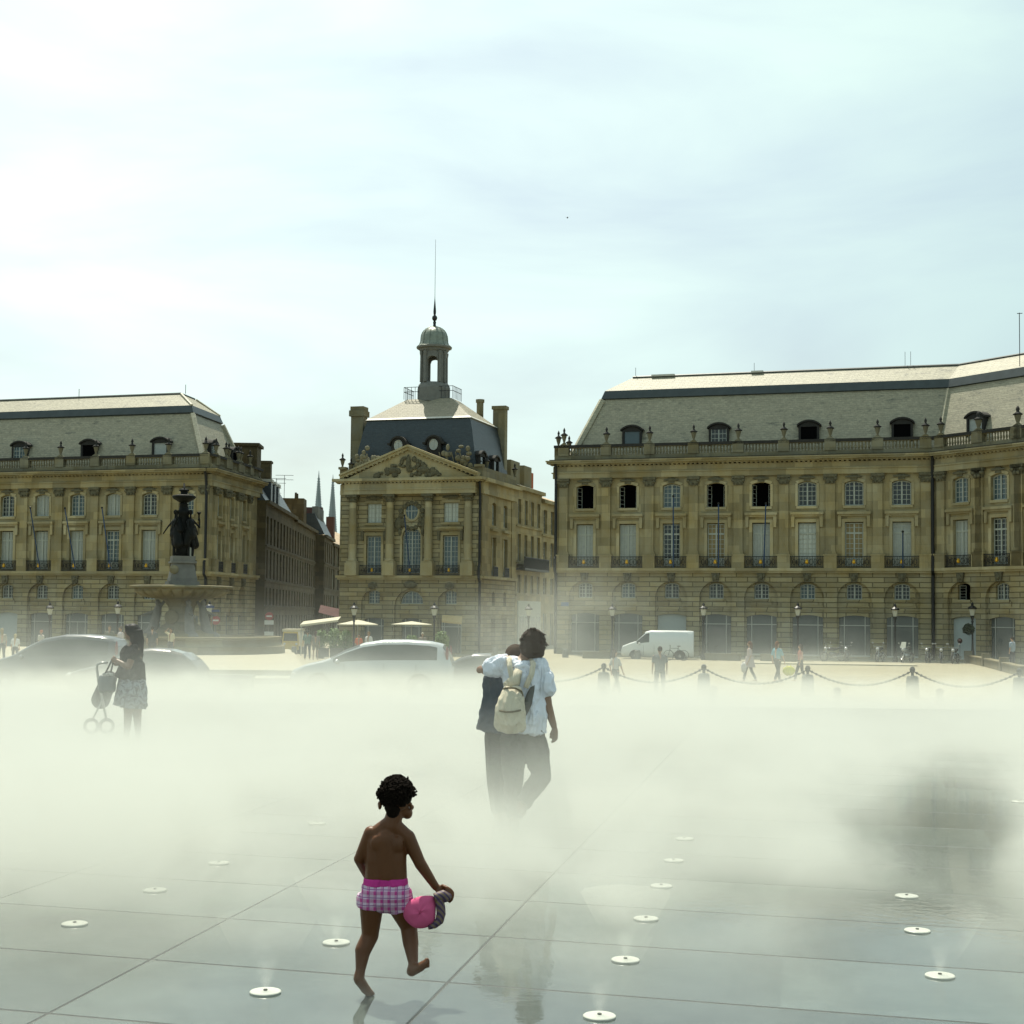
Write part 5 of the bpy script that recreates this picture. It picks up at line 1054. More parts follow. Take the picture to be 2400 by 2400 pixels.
# ---------------------------------------------------------------- vehicles
M['glasscar'] = plain('car_glass', (.03, .04, .038), rough=.06, var=.2); M['tyre'] = plain('tyre_rubber', (.015, .015, .015), rough=.8); M['rim'] = plain('alloy_rim', (.35, .35, .33), rough=.3, metal=.7)
M['redlamp'] = plain('tail_lamp', (.16, .02, .02), rough=.2); M['headlamp'] = plain('head_lamp_glass', (.5, .5, .48), rough=.1); M['silver'] = plain('silver_paint', (.42, .44, .43), rough=.25, metal=.35, var=.03, coat=.6)
M['darkpaint'] = plain('dark_grey_paint', (.02, .023, .026), rough=.35, metal=.1, var=.05, coat=.3); M['bluegrey'] = plain('slate_blue_paint', (.035, .045, .05), rough=.32, metal=.15, var=.05, coat=.4); M['whitepaint'] = plain('white_van_paint', (.62, .64, .62), rough=.3, var=.04, coat=.4)
PROF = {
 'mpv': dict(W=.88, st=[(0, .38, .52, .60, .72), (.10, .26, .66, .78, .86), (.45, .22, .84, .93, .97), (.95, .22, .95, 1.05, 1.0), (1.12, .22, .97, 1.12, 1.0), (1.6, .22, 1.0, 1.38, 1.0), (2.05, .22, 1.01, 1.56, 1.0), (2.6, .22, 1.02, 1.65, 1.0), (3.3, .22, 1.03, 1.66, 1.0), (3.9, .22, 1.04, 1.62, 1.0), (4.25, .24, 1.05, 1.54, .98), (4.42, .28, 1.04, 1.30, .95), (4.55, .36, .80, .95, .90)], ws=(4, 6), sw=(4, 10), rw=(10, 11), wheels=(.85, 3.65)),
 'hatch': dict(W=.86, st=[(0, .36, .50, .58, .72), (.12, .24, .62, .72, .88), (.5, .2, .76, .84, .97), (1.0, .2, .86, .94, 1.0), (1.2, .2, .88, 1.0, 1.0), (1.7, .2, .90, 1.25, 1.0), (2.1, .2, .91, 1.38, 1.0), (2.6, .2, .92, 1.43, 1.0), (3.1, .2, .93, 1.40, 1.0), (3.5, .22, .94, 1.30, .98), (3.85, .26, .94, 1.06, .95), (4.02, .34, .78, .88, .88)], ws=(4, 6), sw=(4, 9), rw=(8, 10), wheels=(.8, 3.3)),
 'sedan': dict(W=.87, st=[(0, .36, .50, .58, .72), (.12, .24, .62, .70, .88), (.6, .2, .74, .82, .97), (1.2, .2, .86, .92, 1.0), (1.35, .2, .88, .98, 1.0), (1.9, .2, .90, 1.28, 1.0), (2.3, .2, .91, 1.38, 1.0), (2.8, .2, .92, 1.38, 1.0), (3.2, .2, .92, 1.24, 1.0), (3.6, .2, .92, 1.0, 1.0), (4.2, .24, .88, .96, .95), (4.4, .34, .72, .82, .86)], ws=(4, 6), sw=(4, 9), rw=(7, 9), wheels=(.85, 3.6)),
 'van': dict(W=.95, st=[(0, .40, .62, .72, .75), (.10, .28, .82, .95, .88), (.55, .26, 1.0, 1.12, .97), (.95, .26, 1.06, 1.25, 1.0), (1.35, .26, 1.10, 1.62, 1.0), (1.65, .26, 1.12, 1.90, 1.0), (2.0, .26, 1.14, 1.97, 1.0), (3.2, .26, 1.14, 1.98, 1.0), (4.4, .26, 1.14, 1.97, 1.0), (4.78, .28, 1.14, 1.95, .99), (4.82, .30, 1.1, 1.90, .97)], ws=(3, 5), sw=(3, 6), rw=None, wheels=(.95, 3.9)),
}
def car(kind, name, label, cat, paint, pos, rz, sx=1, sz=1, roofbar=False):
    """nose towards local -x ; pos = ground point below the nose"""
    P = PROF[kind]; W_ = P['W']; T = thing(name, label, cat, pos, rz); rings = []
    tall = kind == 'van'
    for (x, zb, zl, zr, wf) in P['st']:
        w = W_*wf; k = min(1, max(0, (zr-zl)/.45)); wt = w*(1-(.10 if tall else .20)*k); 
        half = [(w*.80, zb), (w*.97, zb+.07), (w, (zb+zl)/2), (w*.975, zl), (wt, zr-.05-.02*k), (wt*.84, zr-.005), (0, zr+.015)]
        rings.append([(x*sx, -y, z*sz) for y, z in half] + [(x*sx, y, z*sz) for y, z in reversed(half[:-1])])
    n = len(rings[0]); b = MB(); vs = [v for r_ in rings for v in r_]; fs = []
    for j in range(len(rings)-1):
        for k in range(n-1): fs.append((j*n+k, (j+1)*n+k, (j+1)*n+k+1, j*n+k+1))
        fs.append((j*n+n-1, (j+1)*n+n-1, (j+1)*n, j*n))
    fs.append(tuple(range(n))); fs.append(tuple(range((len(rings)-1)*n, len(rings)*n))[::-1]); b.add(vs, fs); bo = b.build('body', paint, T, smooth=True)
    def lerp(a, c, t): return Vector(a)*(1-t)+Vector(c)*t
    def glass(j0, j1, k0, k1, nm, off, ins=(.06, .06), i0=0.0, i1=0.0):
        g = MB()
        for j in range(j0, j1):
            A, B = rings[j], rings[j+1]
            ta = i0 if j == j0 else 0; tb = 1-(i1 if j == j1-1 else 0)
            for k in range(k0, k1):
                p00, p01, p10, p11 = lerp(A[k], B[k], ta), lerp(A[k+1], B[k+1], ta), lerp(A[k], B[k], tb), lerp(A[k+1], B[k+1], tb)
                a0 = ins[0] if k == k0 else 0; a1 = 1-ins[1] if k == k1-1 else 1
                q = [lerp(p00, p01, a0), lerp(p10, p11, a0), lerp(p10, p11, a1), lerp(p00, p01, a1)]
                nn_ = (q[1]-q[0]).cross(q[2]-q[0]); nn_ = nn_.normalized() if nn_.length > 1e-9 else Vector((0, 0, 1))
                c0 = Vector((q[0].x, 0, .8)); 
                if nn_.dot(q[0]-c0) < 0: nn_ = -nn_
                g.quad(*[v+nn_*off for v in q])
        return g.build(nm, M['glasscar'], T, smooth=True)
    s0, s1 = P['sw']
    glass(s0, s1, 3, 4, 'side_window', .008, (.10, .10), .25, .35); glass(s0, s1, n-5, n-4, 'side_window', .008, (.10, .10), .25, .35)
    glass(P['ws'][0], P['ws'][1], 4, n-5+0, 'windscreen', .008, (.12, .12), .1, .2)
    if P['rw']: glass(P['rw'][0], P['rw'][1], 4, n-5, 'rear_window', .008, (.12, .12), .15, .15)
    for wx_ in P['wheels']:
        for sgn in (-1, 1):
            r_ = .325*sz; w = MB(); w.lathe([(r_*.6, -.1), (r_*.95, -.1), (r_, -.07), (r_, .07), (r_*.95, .1), (r_*.6, .1)], 22); o = w.build('wheel', M['tyre'], T, (wx_*sx, sgn*(W_-.06), r_)); o.rotation_euler = (R(90), 0, 0)
            w = MB(); w.lathe([(r_*.62, -.09), (r_*.62, .09), (.05, .105)], 14); w.build('rim', M['rim'], o); 
            ar = MB(); ar.tube([(wx_*sx+(r_+.03)*math.cos(t), sgn*(W_+.0), r_+(r_+.03)*math.sin(t)) for t in [math.pi*k/10 for k in range(11)]], .035, 5); ar.build('wheel_arch', M['tyre'], T)
    for sgn in (-1, 1):
        l = MB(); l.ell((.16*sx, sgn*W_*.70, .66*sz), (.14, .16, .08), 10); l.build('headlight', M['headlamp'], T)
        xr = P['st'][-2][0]*sx; l = MB(); zt = 1.25 if kind == 'mpv' else .82
        l.ell((xr-.02, sgn*W_*.86, zt*sz), (.05, .05, .24*sz if kind in ('mpv', 'van') else .08), 10); l.build('tail_light', M['redlamp'], T)
        m_ = MB(); m_.ell((P['st'][P['ws'][0]][0]*sx+.28, sgn*(W_+.12), P['st'][P['ws'][0]][2]*sz+.06), (.07, .11, .08), 10); m_.build('wing_mirror', paint, T)
    d = MB()
    for xd in ((1.55, 2.65, 3.55) if not tall else (1.5, 2.2)):
        for sgn in (-1, 1): d.box(xd*sx-.006, xd*sx+.006, sgn*(W_+.003)-.003, sgn*(W_+.003)+.003, .35*sz, .98*sz)
    d.build('door_seam', M['tyre'], T)
    return T
def carat(kind, name, label, cat, paint, pxn, Y, sx, sz, rz=0):
    g_ = gx(pxn, Y); return car(kind, name, label, cat, paint, (g_.x, Y, gz(0, Y)+.004), rz, sx, sz)
carat('mpv', 'people_carrier', 'silver people carrier driving left in the middle, sun glaring on its roof', 'car', M['silver'], 690, 47.2, 1.13, 1.09, R(-2))
carat('mpv', 'people_carrier', 'slate blue people carrier at the left edge, half lost in mist behind the dark hatchback', 'car', M['bluegrey'], -20, 47.8, .99, 1.13, R(-2))
carat('hatch', 'parked_car', 'dark hatchback behind the woman with the handbag', 'car', M['darkpaint'], 172, 43.5, .97, 1.03, R(-1))
carat('sedan', 'saloon_car', 'low saloon car between the silver people carrier and the walking woman, glinting in the sun', 'car', M['bluegrey'], 960, 50, .98, 1.0, R(-2))
carat('van', 'delivery_van', 'white delivery van parked before the right palace', 'van', M['whitepaint'], 1458, 99.6, 1.0, 1.02, R(-8))
g_ = gx(682, 117); tv = thing('small_truck', 'small yellow truck with bright windscreen at the mouth of the shaded street', 'truck', g_)
ye = plain('yellow_truck_paint', (.50, .34, .05), rough=.4, coat=.4)
mb = MB(); mb.prism([(-.62, .3), (.62, .3), (.66, 1.0), (.58, 1.75), (-.58, 1.75), (-.66, 1.0)], 0, 3.2); mb.box(-.68, .68, -.12, 0, .3, .55); mb.build('body', ye, tv)
mb = MB(); mb.prism([(-.56, 1.02), (.56, 1.02), (.50, 1.62), (-.50, 1.62)], -.02, -.005); mb.build('windscreen', M['glasscar'], tv); mb = MB(); mb.box(-.7, .7, .2, 3.2, 1.751, 1.95); mb.build('roof_sign', M['canvas'], tv)
for sgn in (-1, 1): mb = MB(); mb.ell((sgn*.48, -.02, .78), (.1, .05, .1)); mb.build('headlight', M['headlamp'], tv); mb = MB(); mb.lathe([(.3, -.1), (.3, .1)], 14); o = mb.build('wheel', M['tyre'], tv, (sgn*.6, .5, .3)); o.rotation_euler = (0, R(90), 0)

def motorbike(px, Y, rz, lab, col, scooter=False, scr=False):
    g_ = gx(px, Y); T = thing('motorbike' if not scooter else 'motor_scooter', lab, 'motorbike', g_, rz, 'two wheelers parked along the right palace'); paint = plain('bike_paint', col, rough=.25, coat=.6, metal=.3)
    for x in (-.68, .68):
        w = MB(); r_ = .29 if not scooter else .23; w.tube([(x+r_*math.cos(t), 0, r_+.03+r_*math.sin(t)) for t in [k*math.pi/9 for k in range(18)]], .055, 6, closed=True); o = w.build('wheel', M['tyre'], T); w = MB()
        for k in range(5): a = k*math.pi/5; w.tube([(x-r_*math.cos(a), 0, r_+.03-r_*math.sin(a)), (x+r_*math.cos(a), 0, r_+.03+r_*math.sin(a))], .012, 4)
        w.build('rim', M['rim'], o)
    b = MB(); b.cap((-.28, 0, .82), (.05, 0, .78), .15, .12); b.cap((-.15, 0, .45), (.2, 0, .45), .17, .14); b.build('fuel_tank', paint, T, smooth=True)
    b = MB(); b.cap((.05, 0, .80), (.62, 0, .88), .10, .07); b.build('seat', M['tyre'], T, smooth=True)
    b = MB(); b.tube([(-.68, .07, .32), (-.45, .06, .95)], .025, 5); b.tube([(-.68, -.07, .32), (-.45, -.06, .95)], .025, 5); b.tube([(-.3, -.36, 1.05), (-.45, -.2, 1.02), (-.45, .2, 1.02), (-.3, .36, 1.05)], .017, 5); b.tube([(.68, .1, .32), (.1, .1, .45)], .03, 5); b.tube([(-.1, -.17, .3), (.6, -.17, .36), (.8, -.17, .42)], .045, 6); b.build('frame', M['rim'], T)
    b = MB(); b.ell((-.58, 0, .85), (.1, .11, .11)); b.build('headlight', M['headlamp'], T)
    for s_ in (-1, 1): b = MB(); b.tube([(-.40, s_*.28, 1.04), (-.42, s_*.34, 1.22)], .008, 4); b.ell((-.42, s_*.36, 1.26), (.015, .07, .045)); b.build('rear_mirror', M['rim'], T)
    if scr: b = MB(); b.add([(-.62, -.2, .95), (-.62, .2, .95), (-.42, .16, 1.35), (-.42, -.16, 1.35)], [(0, 1, 2, 3)]); b.build('wind_shield', M['lampglass'], T)
for a in ((1952, 98, R(20), 'parked motorbike, leftmost of the row, behind the yellow bags', (.05, .05, .05)), (1985, 98.5, R(70), 'parked motorbike with raised handlebar under the seventh arcade bay', (.04, .05, .07)), (2062, 98, R(60), 'motorbike left of the long downpipe, nearest the lamp', (.03, .03, .03)),
          (2125, 97, R(50), 'scooter with pale windshield left of the long downpipe', (.3, .33, .34)), (2175, 97, R(65), 'motorbike with bright mirrors at the foot of the long downpipe', (.03, .03, .03)), (2205, 96.5, R(75), 'dark motorbike right of the long downpipe', (.04, .02, .02)), (2238, 96, R(60), 'motorbike before the pale shuttered arch', (.02, .025, .03))):
    motorbike(*a, scr='windshield' in a[3])
g_ = gp(2250, 1552); mb = MB(); mb.ell((0, 0, 1.42), (.17, .17, .19), 14); o = tag(mb.build('round_mirror', plain('chrome_ball', (.12, .06, .05), rough=.08, metal=.9), None, g_), 'round reddish chrome mirror on a thin stalk beside the low wall', 'mirror'); mb = MB(); mb.tube([(0, 0, 0), (0, 0, 1.25)], .015, 5); mb.build('stalk', M['iron'], o)
def bicycle(px, Y, lab, rz=0):
    g_ = gx(px, Y); T = thing('bicycle', lab, 'bicycle', g_, rz, 'bicycles leaning near the white van')
    for x in (-.5, .5): w = MB(); w.tube([(x+.33*math.cos(t), 0, .34+.33*math.sin(t)) for t in [k*math.pi/10 for k in range(20)]], .018, 4, closed=True); w.build('wheel', M['tyre'], T)
    b = MB()
    for p_ in (((-.5, .34), (-.38, .95)), ((-.4, .8), (.12, .8)), ((-.4, .72), (0, .3)), ((0, .3), (.16, .9)), ((0, .3), (.5, .34)), ((.5, .34), (.12, .8))): b.tube([(p_[0][0], 0, p_[0][1]), (p_[1][0], 0, p_[1][1])], .018, 4)
    b.tube([(-.42, -.25, 1.0), (-.38, 0, .97), (-.42, .25, 1.0)], .014, 4); b.build('frame', M['iron'], T); b = MB(); b.ell((.18, 0, .94), (.13, .07, .03)); b.build('saddle', M['tyre'], T)
bicycle(1585, 96, 'dark bicycle in front of the rear of the white van', R(5)); bicycle(1672, 98, 'faint bicycle right of the lamp by the white van', R(-10))

# ---------------------------------------------------------------- people
_tx = {}
def crumple(o, size, strength):
    k = round(size, 3)
    if k not in _tx: _tx[k] = bpy.data.textures.new('folds', 'CLOUDS'); _tx[k].noise_scale = size; _tx[k].noise_depth = 2
    m = o.modifiers.new('folds', 'DISPLACE'); m.texture = _tx[k]; m.texture_coords = 'LOCAL'; m.strength = strength; m.mid_level = .5; return o
SK = {'light': (.46, .28, .18), 'tan': (.30, .17, .095), 'brown': (.060, .028, .013)}
def cloth(name, col, var=.12, scale=14, fold=7.0, fstr=.8):
    """woven cloth: soft vertical folds and creases in the surface relief"""
    m, t, b = newmat(name); b.inputs['Roughness'].default_value = .9; b.inputs['Specular IOR Level'].default_value = .2
    co = nn(t, 'ShaderNodeTexCoord'); n = nn(t, 'ShaderNodeTexNoise', i_Scale=scale, i_Detail=5.0); lk(t, co.outputs['Object'], n.inputs['Vector'])
    mx = nn(t, 'ShaderNodeMix', data_type='RGBA'); lk(t, n.outputs['Fac'], mx.inputs[0]); mx.inputs[6].default_value = c4([x*(1-var) for x in col]); mx.inputs[7].default_value = c4([min(1, x*(1+var)) for x in col]); lk(t, mx.outputs[2], b.inputs['Base Color'])
    mp_ = nn(t, 'ShaderNodeMapping'); mp_.inputs['Scale'].default_value = (1.0, 1.0, .35); mp_.inputs['Rotation'].default_value = (0, .25, 0); lk(t, co.outputs['Object'], mp_.inputs[0])
    f = nn(t, 'ShaderNodeTexNoise', i_Scale=fold, i_Detail=3.0, i_Roughness=.45, i_Distortion=1.2); lk(t, mp_.outputs[0], f.inputs['Vector'])
    bp = nn(t, 'ShaderNodeBump', i_Strength=fstr, i_Distance=.08); lk(t, f.outputs['Fac'], bp.inputs['Height']); lk(t, bp.outputs[0], b.inputs['Normal']); return m
_pm = {}
def pm(kind, col):
    key = (kind, col)
    if key not in _pm: _pm[key] = plain(kind, col, rough=.55, var=.1) if kind.startswith('skin') else cloth(kind, col)
    return _pm[key]
def figure(pos, rz, h, label, top, bottom, skin='light', hair=(.03, .02, .012), pose='stand', skirt=False, shorts=False, sleeves=.5, female=False, arm=None, group=None, vox=.022, lean=0, seated=False, longhair=False, dress=False):
    """small background person; faces local +y"""
    T = thing('person', label, 'person', pos, rz, group); s = h/1.72
    def V(x, y, z): return (x*s+lean*z*s*.3, y*s, z*s)
    sh = .17 if female else .195; hip = .10
    wk = .26 if pose == 'walk' else .03
    hipL, hipR = (-hip, 0, .90), (hip, 0, .90); kL, kR = (-hip, wk*.55, .50), (hip, -wk*.2, .50); aL, aR = (-hip, wk*.9, .08), (hip, -wk*1.0, .10)
    if pose == 'stand': kL, kR, aL, aR = (-.12, .01, .50), (.12, .01, .50), (-.14, 0, .08), (.14, 0, .08)
    shL, shR = (-sh, 0, 1.40), (sh, 0, 1.40)
    eL, eR = (-sh-.05, -wk*.4, 1.13), (sh+.05, wk*.4, 1.13); wL, wR = (-sh-.06, -wk*.3+.03, .88), (sh+.06, wk*.6+.03, .88)
    if arm == 'shade': eR, wR = (sh+.18, .08, 1.52), (.10, .14, 1.66)
    if arm == 'bagL': wL = (-sh-.10, .02, .84)
    if arm == 'fold': eL, wL, eR, wR = (-sh-.03, .06, 1.13), (.05, .18, 1.16), (sh+.03, .06, 1.13), (-.05, .18, 1.12)
    b = MB(); b.cap(V(0, 0, 1.42), V(0, .01, 1.52), .052*s, .048*s, 8); b.ell(V(0, .01, 1.61), (.072*s, .09*s, .108*s)); b.ell(V(0, .10, 1.60), (.015*s, .02*s, .02*s), 6)
    b.ell(V(-.074, .0, 1.60), (.012*s, .02*s, .03*s), 6); b.ell(V(.074, .0, 1.60), (.012*s, .02*s, .03*s), 6)
    for S, E, W_ in ((shL, eL, wL), (shR, eR, wR)):
        b.cap(V(*S), V(*E), .048*s, .038*s, 8); b.cap(V(*E), V(*W_), .037*s, .026*s, 8); d = (Vector(W_)-Vector(E)).normalized(); Wv = Vector(W_)
        b.ell(V(*(Wv+d*.05)), (.028*s, .035*s, .045*s), 8)
        for q in range(4): b.cap(V(*(Wv+d*.07+Vector((0, (q-1.5)*.018, 0)))), V(*(Wv+d*.14+Vector((0, (q-1.5)*.02, 0)))), .010*s, .008*s, 6)
        b.cap(V(*(Wv+d*.03)), V(*(Wv+d*.08+Vector((0, .045, 0)))), .011*s, .009*s, 6)
    for Hh, K, A in ((hipL, kL, aL), (hipR, kR, aR)):
        b.cap(V(*Hh), V(*K), .082*s, .056*s, 8); b.cap(V(*K), V(*A), .055*s, .036*s, 8); b.cap(V(A[0], A[1]-.03, A[2]-.04), V(A[0], A[1]+.14, A[2]-.05), .035*s, .028*s, 8)
    b.cap(V(0, 0, 1.0), V(0, 0, 1.34), .10*s, .12*s, 10)
    smoothmod(b.build('body', pm('skin_'+skin, SK[skin]), T), vox, 2)
    t = MB(); w0 = .11 if female else .135
    for q in (-1, 1): t.cap(V(q*.05, 0, .96), V(q*.075, 0, 1.32), w0*s*.95, w0*s, 10)
    t.cap(V(-sh+.03, 0, 1.40), V(sh-.03, 0, 1.40), .062*s, .062*s, 8)
    if dress: t.tube([V(0, 0, 1.1), V(0, 0, .85), V(0, .0, .62)], [.16*s, .2*s, .25*s], 12)
    for S, E, W_ in ((shL, eL, wL), (shR, eR, wR)):
        e = Vector(S).lerp(Vector(E), min(1, sleeves*2)); t.tube([V(*S), V(*e)], [.066*s, .056*s], 10)
        if sleeves > .5: t.tube([V(*E), V(*Vector(E).lerp(Vector(W_), sleeves*2-1))], [.056*s, .045*s], 10)
    smoothmod(t.build('shirt', pm('cloth_top', top), T), vox, 2)
    t = MB()
    if skirt: t.tube([V(0, 0, 1.02), V(0, 0, .85), V(0, 0, .56)], [.125*s, .165*s, .20*s], 14)
    else:
        t.cap(V(-.04, 0, .95), V(.04, 0, .95), .125*s, .125*s, 10)
        for Hh, K, A in ((hipL, kL, aL), (hipR, kR, aR)):
            if shorts: t.tube([V(*Hh), V(*Vector(Hh).lerp(Vector(K), .75))], [.10*s, .085*s], 10)
            else: t.tube([V(*Hh), V(*K)], [.098*s, .07*s], 10); t.tube([V(*K), V(*Vector(K).lerp(Vector(A), .95))], [.07*s, .058*s], 10); t.ell(V(*K), (.07*s, .07*s, .07*s), 8)
    smoothmod(t.build('skirt' if skirt else 'trousers', pm('cloth_bottom', bottom), T), vox, 2)
    hh = MB(); hh.ell(V(0, -.015, 1.645), (.086*s, .10*s, .10*s), 10)
    if female or longhair: hh.cap(V(0, -.06, 1.62), V(0, -.07, 1.44), .075*s, .06*s, 8)
    smoothmod(hh.build('hair', pm('hair', hair), T), vox*.8, 1)
    return T
def fig(px, Y, pyh, label, *a, base=None, **k):
    g_ = gx(px, Y)
    if base is not None: g_.z = base
    h = at(px, pyh, Y).z - g_.z; return figure(g_, k.pop('rz', 0), h, label, *a, **k)
GP = 'people seen across the square'
fig(1547, 49.0, 1516, 'man in grey t-shirt and dark trousers walking away beyond the chain', (.10, .11, .11), (.03, .035, .04), 'tan', group=GP, rz=R(5), vox=.014, sleeves=.4)
fig(1446, 50.2, 1524, 'faint walker in pale top leaning beside a chained bollard', (.42, .42, .38), (.09, .09, .08), 'light', hair=(.05, .03, .02), pose='walk', rz=R(-60), group=GP, vox=.014, lean=-.25, female=True)
fig(1757, 66, 1504, 'woman in pale pink tunic and leggings with a white carrier bag', (.40, .33, .32), (.03, .03, .035), 'tan', hair=(.10, .04, .02), pose='walk', rz=R(70), group=GP, vox=.014, female=True, dress=True, arm='bagL')
fig(1822, 66, 1504, 'woman in light blue t-shirt with dark rucksack straps holding a yellow bag', (.16, .36, .42), (.06, .055, .04), 'light', hair=(.14, .06, .02), pose='walk', rz=R(-55), group=GP, vox=.014, female=True)
fig(1876, 67, 1511, 'person in salmon red top at the right of the yellow bags', (.42, .13, .09), (.05, .05, .05), 'light', hair=(.06, .04, .03), pose='walk', rz=R(60), group=GP, vox=.014, female=True)
def bag(px, py, Y, w, h, col, lab):
    c = at(px, py, Y); mb = MB(); r_ = random.Random(px)
    mb.ell((0, 0, 0), (w/2, .12, h/2), 10)
    for k in range(5): mb.ell((r_.uniform(-.3, .3)*w, r_.uniform(-.05, .05), r_.uniform(-.25, .2)*h), (w*.25, .1, h*.3), 8)
    for q in (-1, 1): mb.cap((q*w*.22, 0, h*.3), (q*w*.12, 0, h*.62), .035, .02, 6)
    tag(smoothmod(mb.build('carrier_bag', plain('plastic_bag', col, rough=.35, var=.1), None, c), .014, 2), lab, 'bag')
bag(1849, 1572, 65.8, .58, .42, (.62, .58, .04), 'crumpled yellow carrier bag swinging between the two women'); bag(1743, 1565, 65.7, .26, .48, (.5, .48, .46), 'thin white plastic bag in the pink tunic woman’s hand'.replace('’', "'"))
pr = -.80
fig(402, 73, 1472, 'woman in cream top shading her eyes at the fountain', (.50, .45, .30), (.08, .08, .08), 'tan', hair=(.07, .05, .03), rz=R(150), group=GP, base=pr, female=True, arm='shade')
fig(358, 73, 1469, 'man in dark grey t-shirt facing the fountain', (.06, .07, .07), (.05, .05, .05), 'light', hair=(.05, .04, .03), rz=R(10), group=GP, base=pr)
fig(258, 73, 1467, 'man in olive grey shirt by the lamp left of the fountain', (.13, .13, .10), (.06, .06, .06), 'tan', hair=(.10, .07, .04), rz=R(180), group=GP, base=pr)
fig(284, 70, 1468, 'person in white top half hidden by the woman with the handbag', (.48, .44, .44), (.08, .08, .08), 'tan', hair=(.08, .06, .04), rz=R(90), group=GP, base=pr)
fig(98, 72, 1477, 'person in pale top with reddish cap behind the left car', (.45, .42, .36), (.08, .08, .08), 'tan', hair=(.35, .12, .07), rz=R(70), group=GP, base=pr)
fig(38, 66, 1486, 'blond person in white t-shirt near the left edge', (.62, .62, .60), (.08, .08, .08), 'light', hair=(.42, .34, .17), rz=R(0), group=GP, base=pr, female=True)
fig(6, 66, 1473, 'fair haired person cut by the left edge', (.36, .33, .26), (.08, .08, .08), 'light', hair=(.30, .24, .13), rz=R(30), group=GP, base=pr, female=True)
fig(722, 101, 1477, 'man in green t-shirt standing by the cafe terrace', (.10, .17, .14), (.04, .05, .055), 'tan', hair=(.03, .03, .02), rz=R(10), group=GP)
fig(741, 101, 1480, 'woman in grey dress beside the man in green', (.17, .16, .13), (.16, .14, .11), 'tan', hair=(.05, .02, .015), rz=R(0), group=GP, female=True, shorts=True)
fig(842, 100, 1486, 'person in orange red top under the larger parasol', (.55, .12, .05), (.1, .1, .1), 'tan', rz=R(180), group=GP, female=True)
fig(865, 100, 1481, 'blonde person in white top under the larger parasol', (.60, .60, .58), (.1, .1, .1), 'tan', hair=(.20, .13, .06), rz=R(160), group=GP, female=True)
fig(991, 100, 1483, 'person with pale cap veiled behind the silver people carrier', (.20, .17, .14), (.1, .1, .1), 'tan', hair=(.5, .45, .35), rz=R(180), group=GP)
fig(2372, 88, 1493, 'person in pale blue shirt standing at the right edge', (.27, .33, .38), (.06, .06, .07), 'light', rz=R(40), group=GP)

# --- the child
CY_ = 6.43; CH = gp(858, 2324); CH = Vector((CH.x, CH.y, 0));  CHT = thing('person', 'small bare-backed child with curly hair in pink checked swim shorts holding a pink cap', 'person', CH)
def C(px, py, dy=0): return at(px, py, CY_+dy)-CH
skin = plain('child_skin', (.105, .037, .011), rough=.45, var=.30, scale=7, spec=.3, bump=.08)
b = MB()
b.ell(C(929, 1856), (.064, .072, .066), 16); b.ell(C(936, 1884, .022), (.046, .046, .042), 14); b.ell(C(955, 1893, .03), (.024, .034, .028), 10); b.ell(C(966, 1880, .055), (.010, .014, .012), 8); b.ell(C(958, 1896, .062), (.016, .008, .006), 8)
b.ell(C(890.5, 1876, .0), (.009, .015, .020), 10); b.ell(C(888, 1872, .0), (.006, .008, .012), 8); b.ell(C(964, 1878, .0), (.006, .012, .018), 8)
b.cap(C(925, 1896, .0), C(917, 1926, -.005), .038, .041)
b.cap(C(881, 1941, .0), C(913, 1917, -.008), .033, .032); b.cap(C(952, 1949, .0), C(920, 1918, -.008), .034, .032)
for x0, x1, q in ((884, 882, -1), (926, 927, 1)):
    b.cap(C(x0, 1960, .005), C(x1, 2006, .0), .050, .050); b.cap(C(x1, 2006), C(x1+1, 2046, .0), .049, .050)
b.cap(C(905, 1955, -.012), C(906, 2040, -.008), .052, .052); b.cap(C(880, 2078, .0), C(928, 2078, .0), .060, .060); b.ell(C(884, 1965, -.035), (.03, .02, .038), 10); b.ell(C(930, 1968, -.035), (.03, .02, .038), 10)
b.cap(C(869, 1940, .0), C(842, 2001, .012), .031, .0235); b.cap(C(842, 2001, .012), C(860, 2041, .105), .0245, .0165); b.ell(C(866, 2048, .13), (.02, .018, .024), 8)
b.cap(C(956, 1950, .0), C(985, 2012, .0), .033, .026); b.cap(C(985, 2012, .0), C(1021, 2066, .01), .027, .0175)
# right hand closed over the cap's edge
b.ell(C(1033, 2074, .012), (.024, .020, .021), 12, Matrix.Rotation(R(35), 3, 'Y'))
for k, (dx, dy_, L) in enumerate(((0, -4, 14), (6, -1, 17), (11, 4, 16), (14, 9, 13))):
    p0 = C(1038+dx*.7, 2068+dy_, .002); p1 = C(1048+dx, 2073+dy_, -.022); p2 = C(1047+dx*.9, 2073+dy_+L, -.030); p3 = C(1043+dx*.8, 2073+dy_+L+7, -.022); b.cap(p0, p1, .0090, .0082, 8); b.cap(p1, p2, .0082, .0072, 8); b.cap(p2, p3, .0072, .0062, 8)
b.cap(C(1026, 2078, .0), C(1031, 2092, -.028), .0095, .008, 8); b.cap(C(1031, 2092, -.028), C(1036, 2099, -.034), .008, .0068, 8)
# left leg, weight on the toes
b.cap(C(872, 2100), C(868, 2180, .02), .056, .037); b.cap(C(868, 2180, .02), C(851, 2215, .0), .038, .036); b.cap(C(851, 2215, .0), C(845, 2262, -.03), .035, .0215)
b.cap(C(845, 2262, -.03), C(841, 2281, -.038), .022, .024); b.cap(C(842, 2284, -.036), C(862, 2312, .005), .024, .019); b.cap(C(856, 2305, .0), C(866, 2314, .018), .022, .017)
for k in range(5): b.cap(C(857+k*3.5, 2313, .012), C(860+k*4, 2317.5, .035-.003*k), .0085, .0075, 8)
